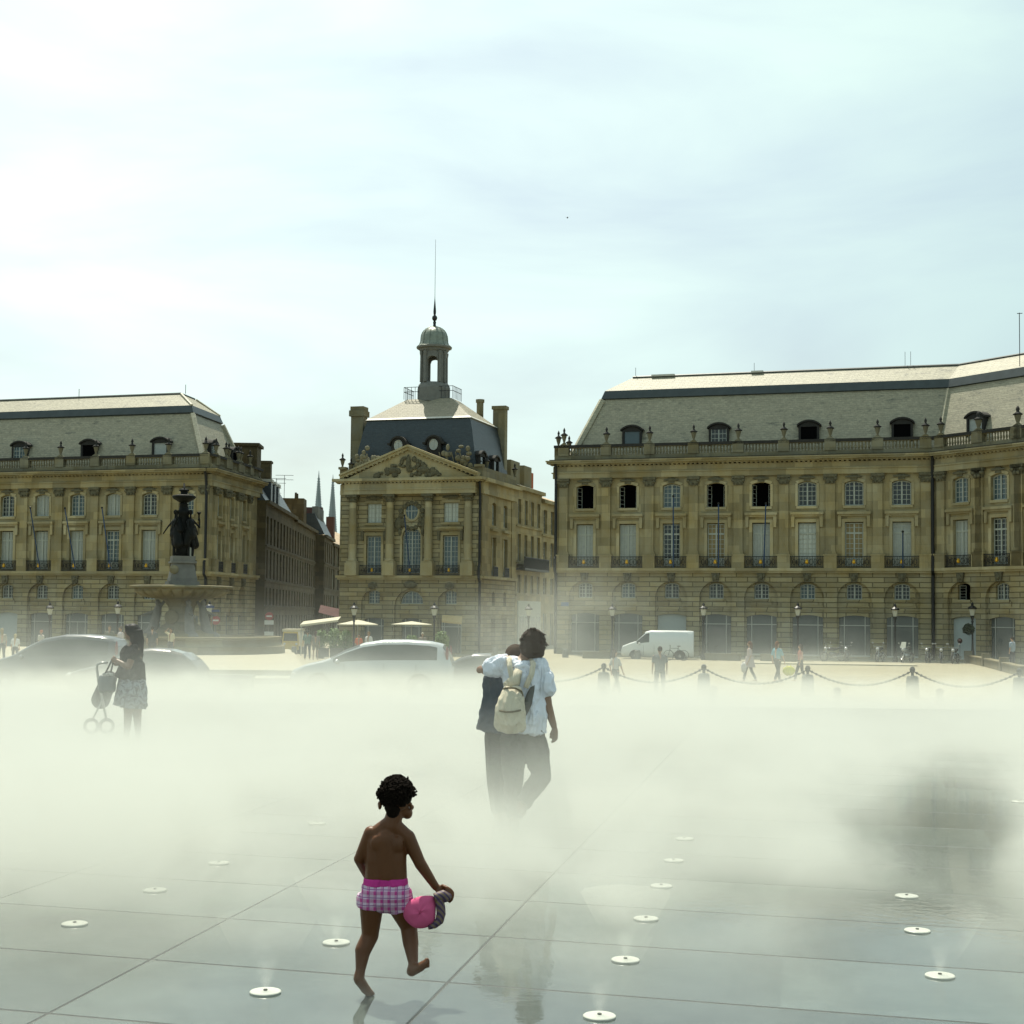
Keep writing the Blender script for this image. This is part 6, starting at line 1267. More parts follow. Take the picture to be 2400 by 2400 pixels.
# right leg lifted behind, sole turned out
b.cap(C(932, 2100), C(958, 2158, .045), .056, .038); b.cap(C(958, 2158, .045), C(963, 2200, .02), .038, .035); b.cap(C(963, 2200, .02), C(969, 2248, -.03), .034, .021); b.cap(C(969, 2248, -.03), C(965, 2264, -.045), .022, .023)
b.cap(C(965, 2264, -.045), C(986, 2254, -.055), .023, .020); b.cap(C(984, 2255, -.055), C(998, 2245, -.055), .021, .0165)
for k in range(5): b.ell(C(1002+k*1.2-abs(k-1)*1.2, 2236+k*4.4, -.056), (.0095, .009, .0075-.0006*k), 8)
smoothmod(b.build('body', skin, CHT), .0042, 5); CHT.location.z -= .022
def plaid():
    m, t, b_ = newmat('pink_plaid_cloth'); b_.inputs['Roughness'].default_value = .85; co = nn(t, 'ShaderNodeTexCoord'); sx_ = nn(t, 'ShaderNodeSeparateXYZ'); lk(t, co.outputs['Object'], sx_.inputs[0])
    def band(v, per, duty):
        f = mathn(t, 'FRACT', mathn(t, 'MULTIPLY', v, 1/per)); return mathn(t, 'LESS_THAN', f, duty)
    a = band(mathn(t, 'ADD', sx_.outputs[0], 5.0), .030, .45); c_ = band(mathn(t, 'ADD', sx_.outputs[2], 5.006), .034, .45); th = band(mathn(t, 'ADD', sx_.outputs[0], 5.02), .030, .10); tv_ = band(mathn(t, 'ADD', sx_.outputs[2], 5.02), .034, .10)
    m1 = nn(t, 'ShaderNodeMix', data_type='RGBA'); lk(t, mathn(t, 'MULTIPLY', mathn(t, 'ADD', a, c_), .5), m1.inputs[0]); m1.inputs[6].default_value = (.56, .42, .52, 1); m1.inputs[7].default_value = (.44, .05, .22, 1)
    m2 = nn(t, 'ShaderNodeMix', data_type='RGBA'); lk(t, mathn(t, 'MAXIMUM', th, tv_), m2.inputs[0]); lk(t, m1.outputs[2], m2.inputs[6]); m2.inputs[7].default_value = (.24, .07, .22, 1)
    lk(t, m2.outputs[2], b_.inputs['Base Color']); return m
s = MB()
for x in (882, 926): s.tube([C(x-2, 2057), C(x-1, 2082), C(x, 2096)], [.058, .063, .062], 16)
s.tube([C(906, 2057), C(906, 2098)], [.056, .062], 16); s.cap(C(882, 2082, -.006), C(928, 2082, -.006), .0665, .0665); s.cap(C(890, 2096, -.012), C(924, 2096, -.008), .058, .058); s.tube([C(873, 2085), C(870, 2113, .005)], [.066, .0655], 18); s.tube([C(930, 2085), C(939, 2113, .018)], [.066, .063], 18)
crumple(smoothmod(s.build('swim_shorts', plaid(), CHT), .0042, 3), .035, .010)
s = MB()
for x in (884, 924): s.tube([C(x, 2045), C(x, 2062)], [.058, .062], 18)
s.tube([C(904, 2045), C(904, 2062)], [.058, .061], 18); smoothmod(s.build('waistband', cloth('magenta_waistband', (.48, .035, .22)), CHT), .0045, 2)
hr = MB(); r_ = random.Random(5); hc = C(929, 1851)
hr.ell(hc, (.071, .077, .067), 14)
for k in range(3800):
    v = Vector((r_.gauss(0, 1), r_.gauss(0, 1), r_.gauss(0, 1))).normalized()
    if v.z < -.62 or (v.y > .45 and v.z < .1) or (v.x > .62 and v.z < -.08): continue
    hr.ell(hc+Vector((v.x*.070, v.y*.076, v.z*.068))*r_.uniform(.95, 1.07+.04*math.sin(v.x*9+v.y*7)*math.cos(v.z*8))+Vector((0, 0, max(0, v.z)*.014)), [r_.uniform(.0028, .0050)]*3, 5)
for k in range(150):
    v = Vector((r_.gauss(0, 1), r_.gauss(0, .8), abs(r_.gauss(.5, .6)))).normalized(); q_ = hc+Vector((v.x*.072, v.y*.076, v.z*.070))*r_.uniform(1.0, 1.09)
    for e_ in range(7): hr.ell(q_+Vector((r_.gauss(0, .005), r_.gauss(0, .005), r_.gauss(0, .005))), [r_.uniform(.0035, .006)]*3, 5)
hr.cap(C(921, 1880, -.03), C(921, 1890, -.025), .038, .03)
hr.build('hair', plain('dark_curly_hair', (.007, .004, .002), spec=.1, rough=.9, var=.4, scale=60), CHT, smooth=True)
def stripes():
    m, t, b_ = newmat('striped_visor_cloth'); b_.inputs['Roughness'].default_value = .6; co = nn(t, 'ShaderNodeTexCoord'); w = nn(t, 'ShaderNodeTexWave', i_Scale=22.0, i_Distortion=2.0); w.bands_direction = 'DIAGONAL'; lk(t, co.outputs['Object'], w.inputs['Vector'])
    r = nn(t, 'ShaderNodeValToRGB'); lk(t, w.outputs['Fac'], r.inputs[0]); r.color_ramp.elements[0].color = (.03, .02, .035, 1); r.color_ramp.elements[1].color = (.16, .12, .04, 1); e = r.color_ramp.elements.new(.5); e.color = (.11, .05, .12, 1); lk(t, r.outputs[0], b_.inputs['Base Color']); return m
M['stripes'] = stripes()
# the cap in the hand
CPc = at(985, 2127, CY_-.03); CP = thing('sun_cap', 'pink child cap with dark striped visor held by the child', 'cap', CPc-Vector((0, 0, .022)))
def D(px, py, dy=0): return at(px, py, CY_-.03+dy)-CPc
M['cappink'] = plain('pink_cap_cloth', (.58, .10, .22), rough=.9, var=.12, scale=25, spec=.2)
cp = MB(); out = [(941, 2112), (945, 2128), (944, 2140), (957, 2154), (972, 2164), (992, 2166), (1010, 2160), (1021, 2148), (1022, 2128), (1024, 2110), (1019, 2096), (1020, 2086), (1002, 2085), (984, 2088), (966, 2094), (951, 2102)]
n_ = len(out); cx_, cy_ = 985, 2126; layers = [(.04, -.036), (.35, -.034), (.68, -.026), (.90, -.014), (1.0, .0), (.96, .014), (.6, .022), (.05, .024)]; vs = []; fs = []
for f_, dy_ in layers:
    for k, (x, y) in enumerate(out): w_ = 1+.02*math.sin(k*2.1+f_*6); vs.append(D(cx_+(x-cx_)*f_*w_, cy_+(y-cy_)*f_*w_, dy_+.004*math.sin(k*1.7+f_*4)))
for j in range(len(layers)-1):
    for k in range(n_): fs.append((j*n_+k, j*n_+(k+1) % n_, (j+1)*n_+(k+1) % n_, (j+1)*n_+k))
fs.append(tuple(range(n_))); fs.append(tuple(range((len(layers)-1)*n_, len(layers)*n_))[::-1]); cp.add(vs, fs); co_ = cp.build('crown', M['cappink'], CP, smooth=True); sm_ = co_.modifiers.new('sub', 'SUBSURF'); sm_.levels = 2; sm_.render_levels = 2
cp = MB(); pts = [D(x, y, -.034+.028*abs(k-4)/4) for k, (x, y) in enumerate(((972, 2092), (975, 2100), (980, 2110), (985, 2120), (990, 2129), (995, 2138), (1000, 2146), (1006, 2153), (1010, 2158)))]
cp.tube(pts, .0018, 5); cp.build('seam', cloth('dull_pink_seam', (.38, .05, .15)), CP)
cp = MB(); pts = [D(x, y, -.008) for x, y in ((1004, 2163), (1018, 2157), (1030, 2146), (1034, 2130), (1033, 2112), (1029, 2096), (1030, 2084))]
cp.tube(pts, [.008, .014, .019, .020, .020, .019, .016], 8); cp.build('brim_edge', M['stripes'], CP, smooth=True)
cp = MB(); cp.tube([D(1018, 2092, -.01), D(1040, 2086, -.004), D(1056, 2090, .0)], [.020, .024, .014], 12); cp.ell(D(1044, 2092, -.004), (.030, .018, .020), 12, Matrix.Rotation(R(-20), 3, 'Y')); smoothmod(cp.build('visor', M['stripes'], CP), .004, 2)

# --- the walking woman with backpack and her companion
WY = 11.6; WB = gp(1206, 1934); WB = Vector((WB.x, WB.y, 0)); WT = thing('person', 'woman with dark hair in white tunic and beige backpack walking away, arm round her companion', 'person', WB)
def E(px, py, dy=0): return at(px, py, WY+dy)-WB
b = MB(); b.ell(E(1250, 1503), (.075, .09, .095), 14); b.cap(E(1236, 1530), E(1228, 1556), .050, .055); b.ell(E(1272, 1512, .03), (.02, .025, .04), 8)
b.cap(E(1196, 1556), E(1262, 1556), .06, .06); b.cap(E(1222, 1580), E(1224, 1700), .13, .13)
b.cap(E(1265, 1560), E(1282, 1650), .052, .043); b.cap(E(1282, 1650), E(1298, 1701, .03), .041, .027); b.ell(E(1301, 1716, .04), (.026, .036, .045), 10)
for k in range(4): b.cap(E(1297+k*3.0, 1724, .04), E(1296+k*3.2, 1735-abs(k-1)*1.5, .045), .011, .010, 6); b.cap(E(1296+k*3.2, 1735-abs(k-1)*1.5, .045), E(1291+k*3.0, 1741-abs(k-1)*1.5, .06), .010, .008, 6)
b.cap(E(1293, 1714, .03), E(1288, 1729, .03), .012, .010, 6)
b.cap(E(1190, 1550), E(1140, 1570, .03), .05, .045); b.cap(E(1140, 1570, .03), E(1127, 1568, .14), .040, .03); b.ell(E(1124, 1570, .2), (.03, .045, .03), 8)
for Hh, K, A in (((1202, 1730, 0), (1203, 1835, .03), (1206, 1918, .10)), ((1250, 1735, 0), (1270, 1815, .0), (1222, 1890, -.20))):
    b.cap(E(*Hh), E(*K), .085, .06); b.cap(E(*K), E(*A), .058, .035); b.cap(E(A[0], A[1]+8, A[2]-.02), E(A[0]+4, A[1]+14, A[2]+.13), .035, .028)
smoothmod(b.build('body', plain('woman_skin', (.18, .095, .05), rough=.5, var=.1), WT), .010, 3)
white = cloth('white_gauze_tunic', (.66, .69, .76), var=.04, fold=9.0, fstr=1.0)
t = MB(); t.cap(E(1198, 1560), E(1202, 1575), .085, .10); t.cap(E(1256, 1560), E(1250, 1580), .085, .10)
t.tube([E(1226, 1548), E(1226, 1580), E(1224, 1640), E(1223, 1690), E(1222, 1716)], [.10, .155, .16, .172, .172], 24)
t.tube([E(1252, 1560), E(1250, 1640), E(1251, 1720)], [.09, .10, .105], 14); t.tube([E(1258, 1552), E(1272, 1590), E(1275, 1622), E(1274, 1632)], [.07, .092, .088, .066], 14)
t.tube([E(1192, 1550), E(1165, 1562, .01), E(1145, 1567, .02), E(1134, 1569, .03)], [.075, .085, .075, .05], 14)
for k in range(7): t.cap(E(1208+k*6, 1562, -.12), E(1206+k*7, 1700, -.15), .014, .02, 6)
crumple(smoothmod(t.build('tunic', white, WT), .009, 2), .07, .045)
t = MB(); t.cap(E(1205, 1722), E(1246, 1722), .115, .115)
for Hh, K, A in (((1202, 1730, 0), (1203, 1835, .03), (1206, 1915, .10)), ((1250, 1735, 0), (1270, 1815, .0), (1224, 1885, -.20))):
    t.tube([E(*Hh), E(*K)], [.108, .080], 12); t.ell(E(*K), (.08, .08, .08)); t.tube([E(*K), E(*A)], [.080, .065], 12)
crumple(smoothmod(t.build('trousers', cloth('charcoal_trousers', (.035, .035, .03)), WT), .010, 2), .09, .035)
hcol = plain('dark_brown_hair', (.030, .015, .008), spec=.2, rough=.7, var=.5, scale=50)
hh = MB(); hh.ell(E(1249, 1500, -.01), (.098, .10, .092), 14); hh.ell(E(1247, 1518, -.03), (.102, .085, .09), 12); hh.ell(E(1256, 1530, -.02), (.070, .07, .05), 12); r_ = random.Random(9)
for k in range(130):
    a = r_.uniform(0, 6.28); x = 1249+25*math.cos(a)*r_.uniform(.8, 1.05); y = 1502+28*math.sin(a)*r_.uniform(.8, 1.05)
    hh.cap(E(x, y, r_.uniform(-.08, .02)), E(x+r_.uniform(2, 12)*(1 if x > 1249 else -1), y+r_.uniform(2, 12), r_.uniform(-.08, .0)), .012, .003, 6)
smoothmod(hh.build('hair', hcol, WT), .0045, 1)
BP = thing('backpack', 'pale beige canvas backpack on the walking woman', 'backpack', WB); beige = cloth('beige_canvas', (.52, .47, .36), var=.12, fold=8.0, fstr=.9)
t = MB(); t.tube([E(1198, 1708, -.22), E(1197, 1690, -.25), E(1197, 1665, -.25), E(1198, 1640, -.23), E(1205, 1616, -.21)], [.085, .115, .118, .105, .075], 14); 
for x in (1176, 1218): t.cap(E(x, 1664, -.23), E(x-2, 1698, -.23), .05, .06)
t.cap(E(1210, 1622, -.22), E(1190, 1640, -.25), .05, .05); crumple(smoothmod(t.build('bag_body', beige, BP), .008, 3), .09, .035)
t = MB(); t.tube([E(x, y, d_) for x, y, d_ in ((1165, 1662, -.25), (1172, 1666, -.335), (1186, 1669, -.375), (1204, 1668, -.38), (1218, 1665, -.345), (1229, 1660, -.26))], .0075, 6); t.tube([E(x, y, d_) for x, y, d_ in ((1180, 1614, -.24), (1192, 1612, -.30), (1208, 1613, -.30), (1222, 1620, -.26), (1225, 1632, -.25))], .0075, 6); t.build('seam', cloth('dark_khaki_piping', (.12, .10, .06)), BP, smooth=True); t = MB(); t.tube([E(1190, 1612, -.16), E(1206, 1596, -.18), E(1216, 1570, -.16)], [.05, .05, .03], 10); t.build('flap', beige, BP, smooth=True)
for pts in ([(1232, 1612, -.20), (1246, 1580, -.19), (1250, 1556, -.14), (1244, 1547, -.02)], [(1203, 1596, -.19), (1196, 1570, -.17), (1193, 1550, -.12), (1195, 1543, -.02)]):
    t = MB(); t.tube([E(*p) for p in pts], .022, 6); t.build('strap', beige, BP, smooth=True)
t = MB(); t.tube([E(1224, 1676, -.22), E(1236, 1650, -.20), E(1245, 1620, -.15), E(1250, 1600, -.10)], [.03, .034, .024, .015], 8); t.build('side_strap', cloth('dark_grey_strap', (.09, .09, .08)), BP, smooth=True)
# companion
g0 = gp(1180, 1925); g0 = Vector((g0.x, g0.y, 0)); CT = thing('person', 'companion in denim blue jacket half hidden on the left of the walking woman', 'person', g0)
def G(px, py, dy=0): return at(px, py, g0.y+dy)-g0
b = MB(); b.ell(G(1210, 1537, .04), (.062, .075, .08)); b.cap(G(1193, 1555), G(1185, 1575), .05, .06); b.cap(G(1182, 1600), G(1180, 1700), .12, .12)
for x0, x1, x2, dy in ((1163, 1162, 1168, .0), (1192, 1195, 1190, .12)): b.cap(G(x0, 1725), G(x1, 1830, dy), .075, .05); b.cap(G(x1, 1830, dy), G(x2, 1905, dy*.5), .05, .035); b.cap(G(x2, 1915, dy*.5), G(x2, 1920, dy*.5+.13), .035, .028)
b.cap(G(1150, 1600), G(1145, 1655), .045, .038); b.cap(G(1145, 1655), G(1143, 1700, .06), .037, .028); b.ell(G(1143, 1712, .08), (.028, .035, .045), 8)
smoothmod(b.build('body', pm('skin_tan', SK['tan']), CT), .012, 2)
t = MB(); t.tube([G(1178, 1572), G(1176, 1600), G(1175, 1660), G(1172, 1716)], [.09, .13, .13, .165], 16); t.tube([G(1153, 1582), G(1149, 1620), G(1146, 1660), G(1136, 1712)], [.06, .062, .062, .075], 12); t.cap(G(1150, 1590), G(1200, 1585), .06, .06)
crumple(smoothmod(t.build('jacket', cloth('denim_jacket', (.045, .060, .078)), CT), .010, 2), .08, .04)
t = MB(); t.cap(G(1165, 1722), G(1190, 1722), .105, .105)
for x0, x1, x2, dy in ((1163, 1162, 1168, .0), (1192, 1195, 1190, .12)): t.tube([G(x0, 1725), G(x1, 1830, dy)], [.1, .075], 12); t.tube([G(x1, 1830, dy), G(x2, 1905, dy*.5)], [.075, .06], 12)
smoothmod(t.build('trousers', cloth('dark_trousers', (.05, .05, .045)), CT), .013, 2)
t = MB(); t.ell(G(1209, 1535, .0), (.090, .10, .09)); t.cap(G(1202, 1538, -.04), G(1186, 1562, -.05), .060, .02); t.cap(G(1208, 1540, -.05), G(1200, 1564, -.06), .06, .03); smoothmod(t.build('hair', plain('light_brown_hair', (.04, .022, .012), spec=.1, rough=.8, var=.4, scale=50), CT), .009, 1)

# --- woman on the left with handbag and pushchair
LY = 18.5; LBp = gx(312, LY); LT = thing('person', 'woman with long black hair, black top and patterned skirt, arms folded over a handbag', 'person', LBp)
def L(px, py, dy=0): return at(px, py, LY+dy)-LBp
b = MB(); b.ell(L(307, 1482), (.085, .075, .105), 14); b.ell(L(299, 1478), (.02, .03, .04), 8); b.ell(L(293.5, 1483), (.022, .016, .016), 8); b.ell(L(300, 1493), (.04, .045, .035), 8); b.cap(L(312, 1496), L(313, 1514), .048, .055)
b.cap(L(316, 1522, -.12), L(316, 1522, .12), .055, .055); b.cap(L(311, 1530), L(310, 1575), .12, .12)
b.cap(L(314, 1524, -.15), L(302, 1562, -.18), .050, .042); b.cap(L(300, 1563, -.18), L(274, 1549, -.14), .042, .028); b.ell(L(268, 1545, -.13), (.04, .028, .03), 8)
for k in range(4): b.cap(L(266, 1542+k*3.2, -.14), L(261.5, 1543+k*3.2, -.11), .011, .009, 6); b.cap(L(261.5, 1543+k*3.2, -.11), L(263.5, 1547+k*3.2, -.09), .009, .008, 6)
b.cap(L(270, 1540, -.15), L(265, 1537, -.12), .012, .009, 6)
b.cap(L(312, 1524, .15), L(298, 1560, .16), .048, .04); b.cap(L(298, 1560, .16), L(276, 1556, .02), .04, .028); b.ell(L(272, 1556, -.01), (.035, .04, .03), 8)
for x0, x1, dy in ((302, 297, -.02), (322, 324, .08)):
    b.cap(L(x0, 1630, dy), L(x0-1, 1668, dy), .08, .06); b.cap(L(x0-1, 1668, dy), L(x1, 1722, dy), .058, .036); b.cap(L(x1+2, 1732, dy), L(x1-18, 1735, dy), .036, .028)
smoothmod(b.build('body', plain('brown_skin', (.16, .085, .045), rough=.45, var=.1), LT), .010, 3)
t = MB(); t.cap(L(314, 1520, -.14), L(314, 1520, .14), .062, .062); t.tube([L(311, 1515), L(308, 1530), L(306, 1560), L(298, 1592), ], [.09, .145, .140, .165], 18); t.tube([L(310, 1555), L(311, 1594)], [.15, .165], 18)
t.tube([L(315, 1522, -.15), L(308, 1546, -.175)], [.075, .068], 12); t.tube([L(313, 1522, .15), L(306, 1544, .16)], [.075, .065], 12)
crumple(smoothmod(t.build('black_top', cloth('black_knit_top', (.006, .006, .007)), LT), .011, 3), .09, .03)
def printed():
    m, t_, b_ = newmat('printed_skirt_cloth'); b_.inputs['Roughness'].default_value = .85; co = nn(t_, 'ShaderNodeTexCoord'); n = nn(t_, 'ShaderNodeTexNoise', i_Scale=9.0, i_Detail=4.0, i_Distortion=2.5); lk(t_, co.outputs['Object'], n.inputs['Vector'])
    cr_ = nn(t_, 'ShaderNodeMapRange', i_1=.44, i_2=.56, i_3=0, i_4=1); lk(t_, n.outputs['Fac'], cr_.inputs[0]); mx = nn(t_, 'ShaderNodeMix', data_type='RGBA'); lk(t_, cr_.outputs[0], mx.inputs[0]); mx.inputs[6].default_value = (.03, .035, .05, 1); mx.inputs[7].default_value = (.20, .225, .26, 1); lk(t_, mx.outputs[2], b_.inputs['Base Color']); return m
t = MB(); t.tube([L(309, 1586), L(309, 1610), L(306, 1640), L(303, 1656)], [.155, .185, .20, .205], 22); t.tube([L(313, 1590), L(314, 1657)], [.15, .17], 18); crumple(smoothmod(t.build('skirt', printed(), LT), .010, 2), .07, .04)
t = MB(); t.ell(L(311, 1479, .0), (.098, .095, .098), 14); t.ell(L(318, 1495), (.075, .09, .10), 12); t.tube([L(318, 1478), L(322, 1500), L(323, 1530), L(322, 1552)], [.085, .085, .07, .03], 12); t.ell(L(300, 1470), (.045, .07, .04), 8)
smoothmod(t.build('hair', plain('glossy_black_hair', (.004, .004, .005), spec=.15, rough=.55, var=.3, scale=50), LT), .009, 3)
Hc = at(252, 1600, LY-.12); HB = thing('handbag', 'slouchy grey leather handbag hanging from the woman’s arm'.replace('’', "'"), 'handbag', Hc)
def Hh_(px, py, dy=0): return at(px, py, LY-.12+dy)-Hc
t = MB(); t.tube([Hh_(251, 1583), Hh_(251, 1600), Hh_(250, 1620)], [.08, .105, .11], 14); 
for x in (241, 260): t.cap(Hh_(x, 1592), Hh_(x, 1613), .06, .065)
smoothmod(t.build('bag_body', plain('grey_leather', (.10, .11, .11), rough=.35, var=.25, scale=10, bump=.3), HB), .009, 2)
t = MB(); t.tube([Hh_(246, 1580), Hh_(258, 1556), Hh_(264, 1542)], .012, 6); t.tube([Hh_(258, 1582), Hh_(263, 1562), Hh_(267, 1544)], .012, 6); t.build('strap', M['iron'], HB)
t = MB()
for x in (243, 250, 258, 262): t.ell(Hh_(x, 1580+(x % 3), -.08), (.018, .015, .02), 8)
t.build('buckle', M['rim'], HB)
Pb = gx(232, 19.0); PT = thing('pushchair', 'empty grey pushchair with curved handle beside the woman with the handbag', 'pushchair', Pb)
def Pq(px, py, dy=0): return at(px, py, 19.0+dy)-Pb
for dy in (0, .42):
    t = MB(); t.tube([Pq(250, 1553, dy), Pq(234, 1554, dy), Pq(228, 1558, dy), Pq(227, 1566, dy), Pq(231, 1600, dy), Pq(240, 1640, dy), Pq(250, 1690, dy)], .016, 8); t.tube([Pq(240, 1640, dy), Pq(215, 1690, dy)], .014, 6); t.build('frame_tube', M['rim'], PT, smooth=True)
t = MB(); t.tube([Pq(250, 1553, 0), Pq(250, 1553, .42)], .016, 8); t.build('handle', M['tyre'], PT)
t = MB(); t.add([Pq(238, 1630, 0), Pq(262, 1560, 0), Pq(262, 1560, .42), Pq(238, 1630, .42), Pq(224, 1642, 0), Pq(224, 1642, .42), Pq(226, 1610, .0), Pq(226, 1610, .42)], [(0, 1, 2, 3), (4, 0, 3, 5), (6, 0, 4), (7, 5, 3)]); t.cap(Pq(236, 1640, .2), Pq(256, 1590, .2), .12, .10); t.build('seat', cloth('grey_pushchair_fabric', (.05, .05, .05)), PT)
for x in (214, 250):
    for dy in (0, .42): t = MB(); t.tube([Pq(x, 1702, dy)+Vector((.085*math.cos(a), 0, .085*math.sin(a))) for a in [k*math.pi/8 for k in range(16)]], .022, 6, closed=True); t.build('wheel', M['tyre'], PT)
# ---------------------------------------------------------------- the mist
def mist_mat():
    m = bpy.data.materials.new('drifting_mist'); m.use_nodes = True; t = m.node_tree; t.nodes.clear()
    o = t.nodes.new('ShaderNodeOutputMaterial'); v = t.nodes.new('ShaderNodeVolumePrincipled'); lk(t, v.outputs[0], o.inputs['Volume'])
    v.inputs['Color'].default_value = (.785, .797, .738, 1); v.inputs['Anisotropy'].default_value = .15
    co = nn(t, 'ShaderNodeTexCoord'); s = nn(t, 'ShaderNodeSeparateXYZ'); lk(t, co.outputs['Object'], s.inputs[0]); X, Y, Z = s.outputs
    def ss(v_, a, b, lo=0.0, hi=1.0):
        n = nn(t, 'ShaderNodeMapRange', interpolation_type='SMOOTHSTEP', i_1=a, i_2=b, i_3=lo, i_4=hi); lk(t, v_, n.inputs[0]); return n.outputs[0]
    mul = lambda a, b: mathn(t, 'MULTIPLY', a, b)
    add = lambda a, b: mathn(t, 'ADD', a, b)
    mp_ = nn(t, 'ShaderNodeMapping'); mp_.inputs['Scale'].default_value = (.30, .30, .75); lk(t, co.outputs['Object'], mp_.inputs[0])
    n1 = nn(t, 'ShaderNodeTexNoise', i_Scale=1.0, i_Detail=3.0, i_Roughness=.55, i_Distortion=.3); lk(t, mp_.outputs[0], n1.inputs['Vector'])
    nz = n1.outputs['Fac']
    mp2 = nn(t, 'ShaderNodeMapping'); mp2.inputs['Scale'].default_value = (.95, .75, 1.25); mp2.inputs['Rotation'].default_value = (.2, .35, .1); lk(t, co.outputs['Object'], mp2.inputs[0])
    n2 = nn(t, 'ShaderNodeTexNoise', i_Scale=1.0, i_Detail=4.0, i_Roughness=.55, i_Distortion=.8); lk(t, mp2.outputs[0], n2.inputs['Vector']); nw = n2.outputs['Fac']
    # ground layer: thick below half a metre, thinning upward; its top and thickness wander with the noise
    hgt = mul(add(.19, mul(ss(nz, .36, .66), .24)), ss(X, -3.0, 4.0, .96, .86))
    zh = mathn(t, 'DIVIDE', mathn(t, 'MAXIMUM', Z, 0.0), hgt); lay = mul(mathn(t, 'EXPONENT', mul(zh, -1.0)), ss(Z, 1.25, 2.3, 1.0, .0))
    far = mul(ss(Y, 6.6, 8.5, .0, 1.0), ss(Y, 9.5, 16.0, 1.55, .62)); fade = ss(Y, 18.5, 27.0, 1.0, .07)
    d = mul(mul(lay, far), fade)
    d = mul(d, mul(ss(nz, .34, .62, .45, 1.45), ss(nw, .35, .62, .35, 1.75)))
    low = mathn(t, 'DIVIDE', mathn(t, 'MAXIMUM', Z, 0.0), .16); d = add(d, mul(mul(mathn(t, 'EXPONENT', mul(mul(low, low), -1.0)), .18), ss(nw, .38, .62, .1, 1.6)))
    sh_ = mathn(t, 'DIVIDE', mathn(t, 'MAXIMUM', Z, 0.0), .24); d = add(d, mul(mul(mathn(t, 'EXPONENT', mul(mul(sh_, sh_), -1.0)), .36), mul(ss(Y, 13.0, 19.0), ss(Y, 25.0, 28.5, 1.0, .06))))
    # clear slanting pocket on the right through which the wet floor shows
    dx = mathn(t, 'DIVIDE', mathn(t, 'SUBTRACT', X, mul(Y, .300)), .70); dy = mathn(t, 'DIVIDE', mathn(t, 'SUBTRACT', Y, 11.6), 4.8); rr = mul(mathn(t, 'SQRT', add(mul(dx, dx), mul(dy, dy))), ss(nw, .3, .7, .65, 1.35))
    d = mul(d, ss(rr, .45, 1.35, .04, 1.0))
    dx = mathn(t, 'DIVIDE', mathn(t, 'SUBTRACT', X, mul(Y, .14)), .55); dy = mathn(t, 'DIVIDE', mathn(t, 'SUBTRACT', Y, 9.6), 2.2); rr = mathn(t, 'SQRT', add(mul(dx, dx), mul(dy, dy)))
    d = mul(d, ss(rr, .4, 1.3, .35, 1.0))
    # rising puffs
    def puff(px, py, Yp, rx, rz_, k):
        c = at(px, py, Yp); a = mathn(t, 'DIVIDE', mathn(t, 'SUBTRACT', X, c.x), rx); b_ = mathn(t, 'DIVIDE', mathn(t, 'SUBTRACT', Y, c.y), rx); e = mathn(t, 'DIVIDE', mathn(t, 'SUBTRACT', Z, c.z), rz_)
        q = add(add(mul(a, a), mul(b_, b_)), mul(e, e)); return mul(mul(mathn(t, 'EXPONENT', mul(q, -1.6)), k), ss(nz, .35, .62))
    for a in ((1330, 1450, 31, 1.4, 1.0, .20), (1180, 1490, 31, 1.4, .6, .13), (40, 1610, 31, 2.2, .40, .06), (920, 1625, 29, 1.6, .28, .06), (1420, 1600, 29, 1.6, .30, .05), (1130, 1440, 31, 1.2, .5, .07), (2000, 1545, 31, 2.4, .25, .14), (90, 1450, 31, 2.0, .5, .03),
              (1200, 1835, 10.3, .75, .38, 1.6), (280, 1745, 16.8, 1.2, .26, 1.6), (420, 1950, 10.0, .6, .5, .5), (200, 1900, 11.5, .8, .40, .5), (1480, 1900, 11.0, .5, .5, .7), (1690, 1780, 13.5, .8, .5, .5), (2060, 1900, 10.5, .28, .6, .9), (2130, 2090, 8.6, .22, .42, .9), (1010, 2000, 9.0, .40, .45, .7), (700, 1850, 11.5, .7, .4, .5), (1400, 2110, 8.2, .25, .40, .8)):
        d = add(d, puff(*a))
    dens = mul(d, MIST_K); lk(t, dens, v.inputs['Density'])
    return m
MIST_K = 1.0
M['mist'] = mist_mat()
mb = MB(); mb.box(-16, 16, 4.2, 38, -1.2, 3.3); mi = tag(mb.build('mist', M['mist']), 'white water mist drifting low over the wet paving', kind='stuff')
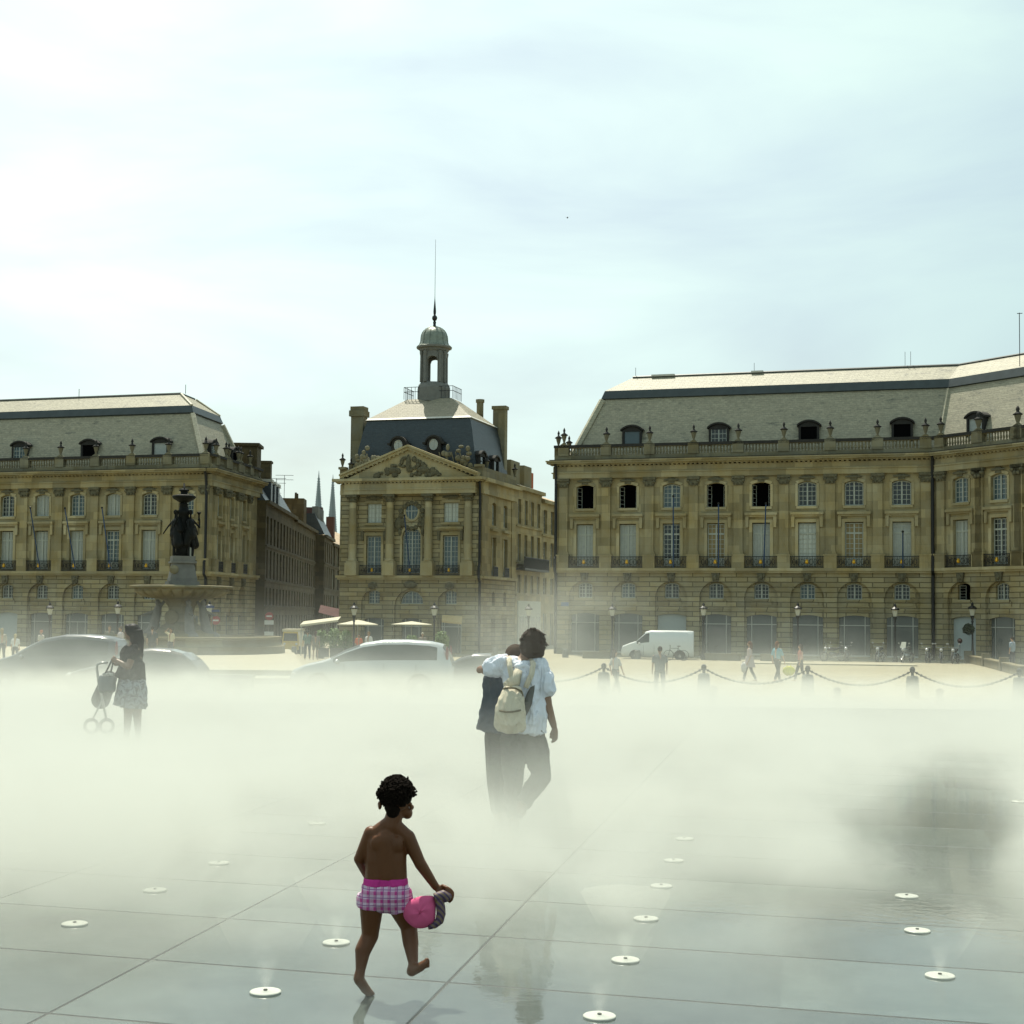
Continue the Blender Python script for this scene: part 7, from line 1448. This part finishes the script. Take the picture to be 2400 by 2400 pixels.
# jets standing over the nearer nozzles: narrow widening cones of denser mist
def jet_mat():
    m = bpy.data.materials.new('mist_jet'); m.use_nodes = True; t = m.node_tree; t.nodes.clear()
    o = t.nodes.new('ShaderNodeOutputMaterial'); v = t.nodes.new('ShaderNodeVolumePrincipled'); lk(t, v.outputs[0], o.inputs['Volume']); v.inputs['Color'].default_value = (.88, .89, .84, 1); v.inputs['Anisotropy'].default_value = .15
    co = nn(t, 'ShaderNodeTexCoord'); s = nn(t, 'ShaderNodeSeparateXYZ'); lk(t, co.outputs['Object'], s.inputs[0])
    mul = lambda a, b: mathn(t, 'MULTIPLY', a, b)
    w = mathn(t, 'ADD', .012, mul(s.outputs[2], .26)); r2_ = mathn(t, 'ADD', mul(s.outputs[0], s.outputs[0]), mul(s.outputs[1], s.outputs[1]))
    g = mathn(t, 'EXPONENT', mul(mathn(t, 'DIVIDE', r2_, mul(w, w)), -1.8))
    n = nn(t, 'ShaderNodeTexNoise', i_Scale=9.0, i_Detail=3.0); lk(t, co.outputs['Object'], n.inputs['Vector']); nr = nn(t, 'ShaderNodeMapRange', i_1=.4, i_2=.65, i_3=.2, i_4=1.6); lk(t, n.outputs['Fac'], nr.inputs[0])
    up = nn(t, 'ShaderNodeMapRange', i_1=0.0, i_2=.31, i_3=1.0, i_4=0.0); lk(t, s.outputs[2], up.inputs[0])
    fall = mathn(t, 'DIVIDE', .20, mathn(t, 'ADD', .035, s.outputs[2]))
    lk(t, mul(mul(mul(g, nr.outputs[0]), mul(up.outputs[0], fall)), 5.0), v.inputs['Density']); return m
JM = jet_mat(); j = MB(); j.lathe([(.035, .012), (.13, .16), (.22, .32)], 12); JME = j.mesh('mist_jet', JM)
jl = ['nearest left nozzle', 'nozzle beside the child', None, None, None, None, None, None, 'bottom edge nozzle', 'second right row nozzle', None, None, None, None, 'big nozzle at the right edge']
for (g_, l) in zip(NP, jl):
    if l is None: continue
    o = put('mist_jet', JME, None, (g_.x, g_.y, .002)); tag(o, 'thin cone of spray over the '+l, group='spray cones over the nozzles', kind='stuff')
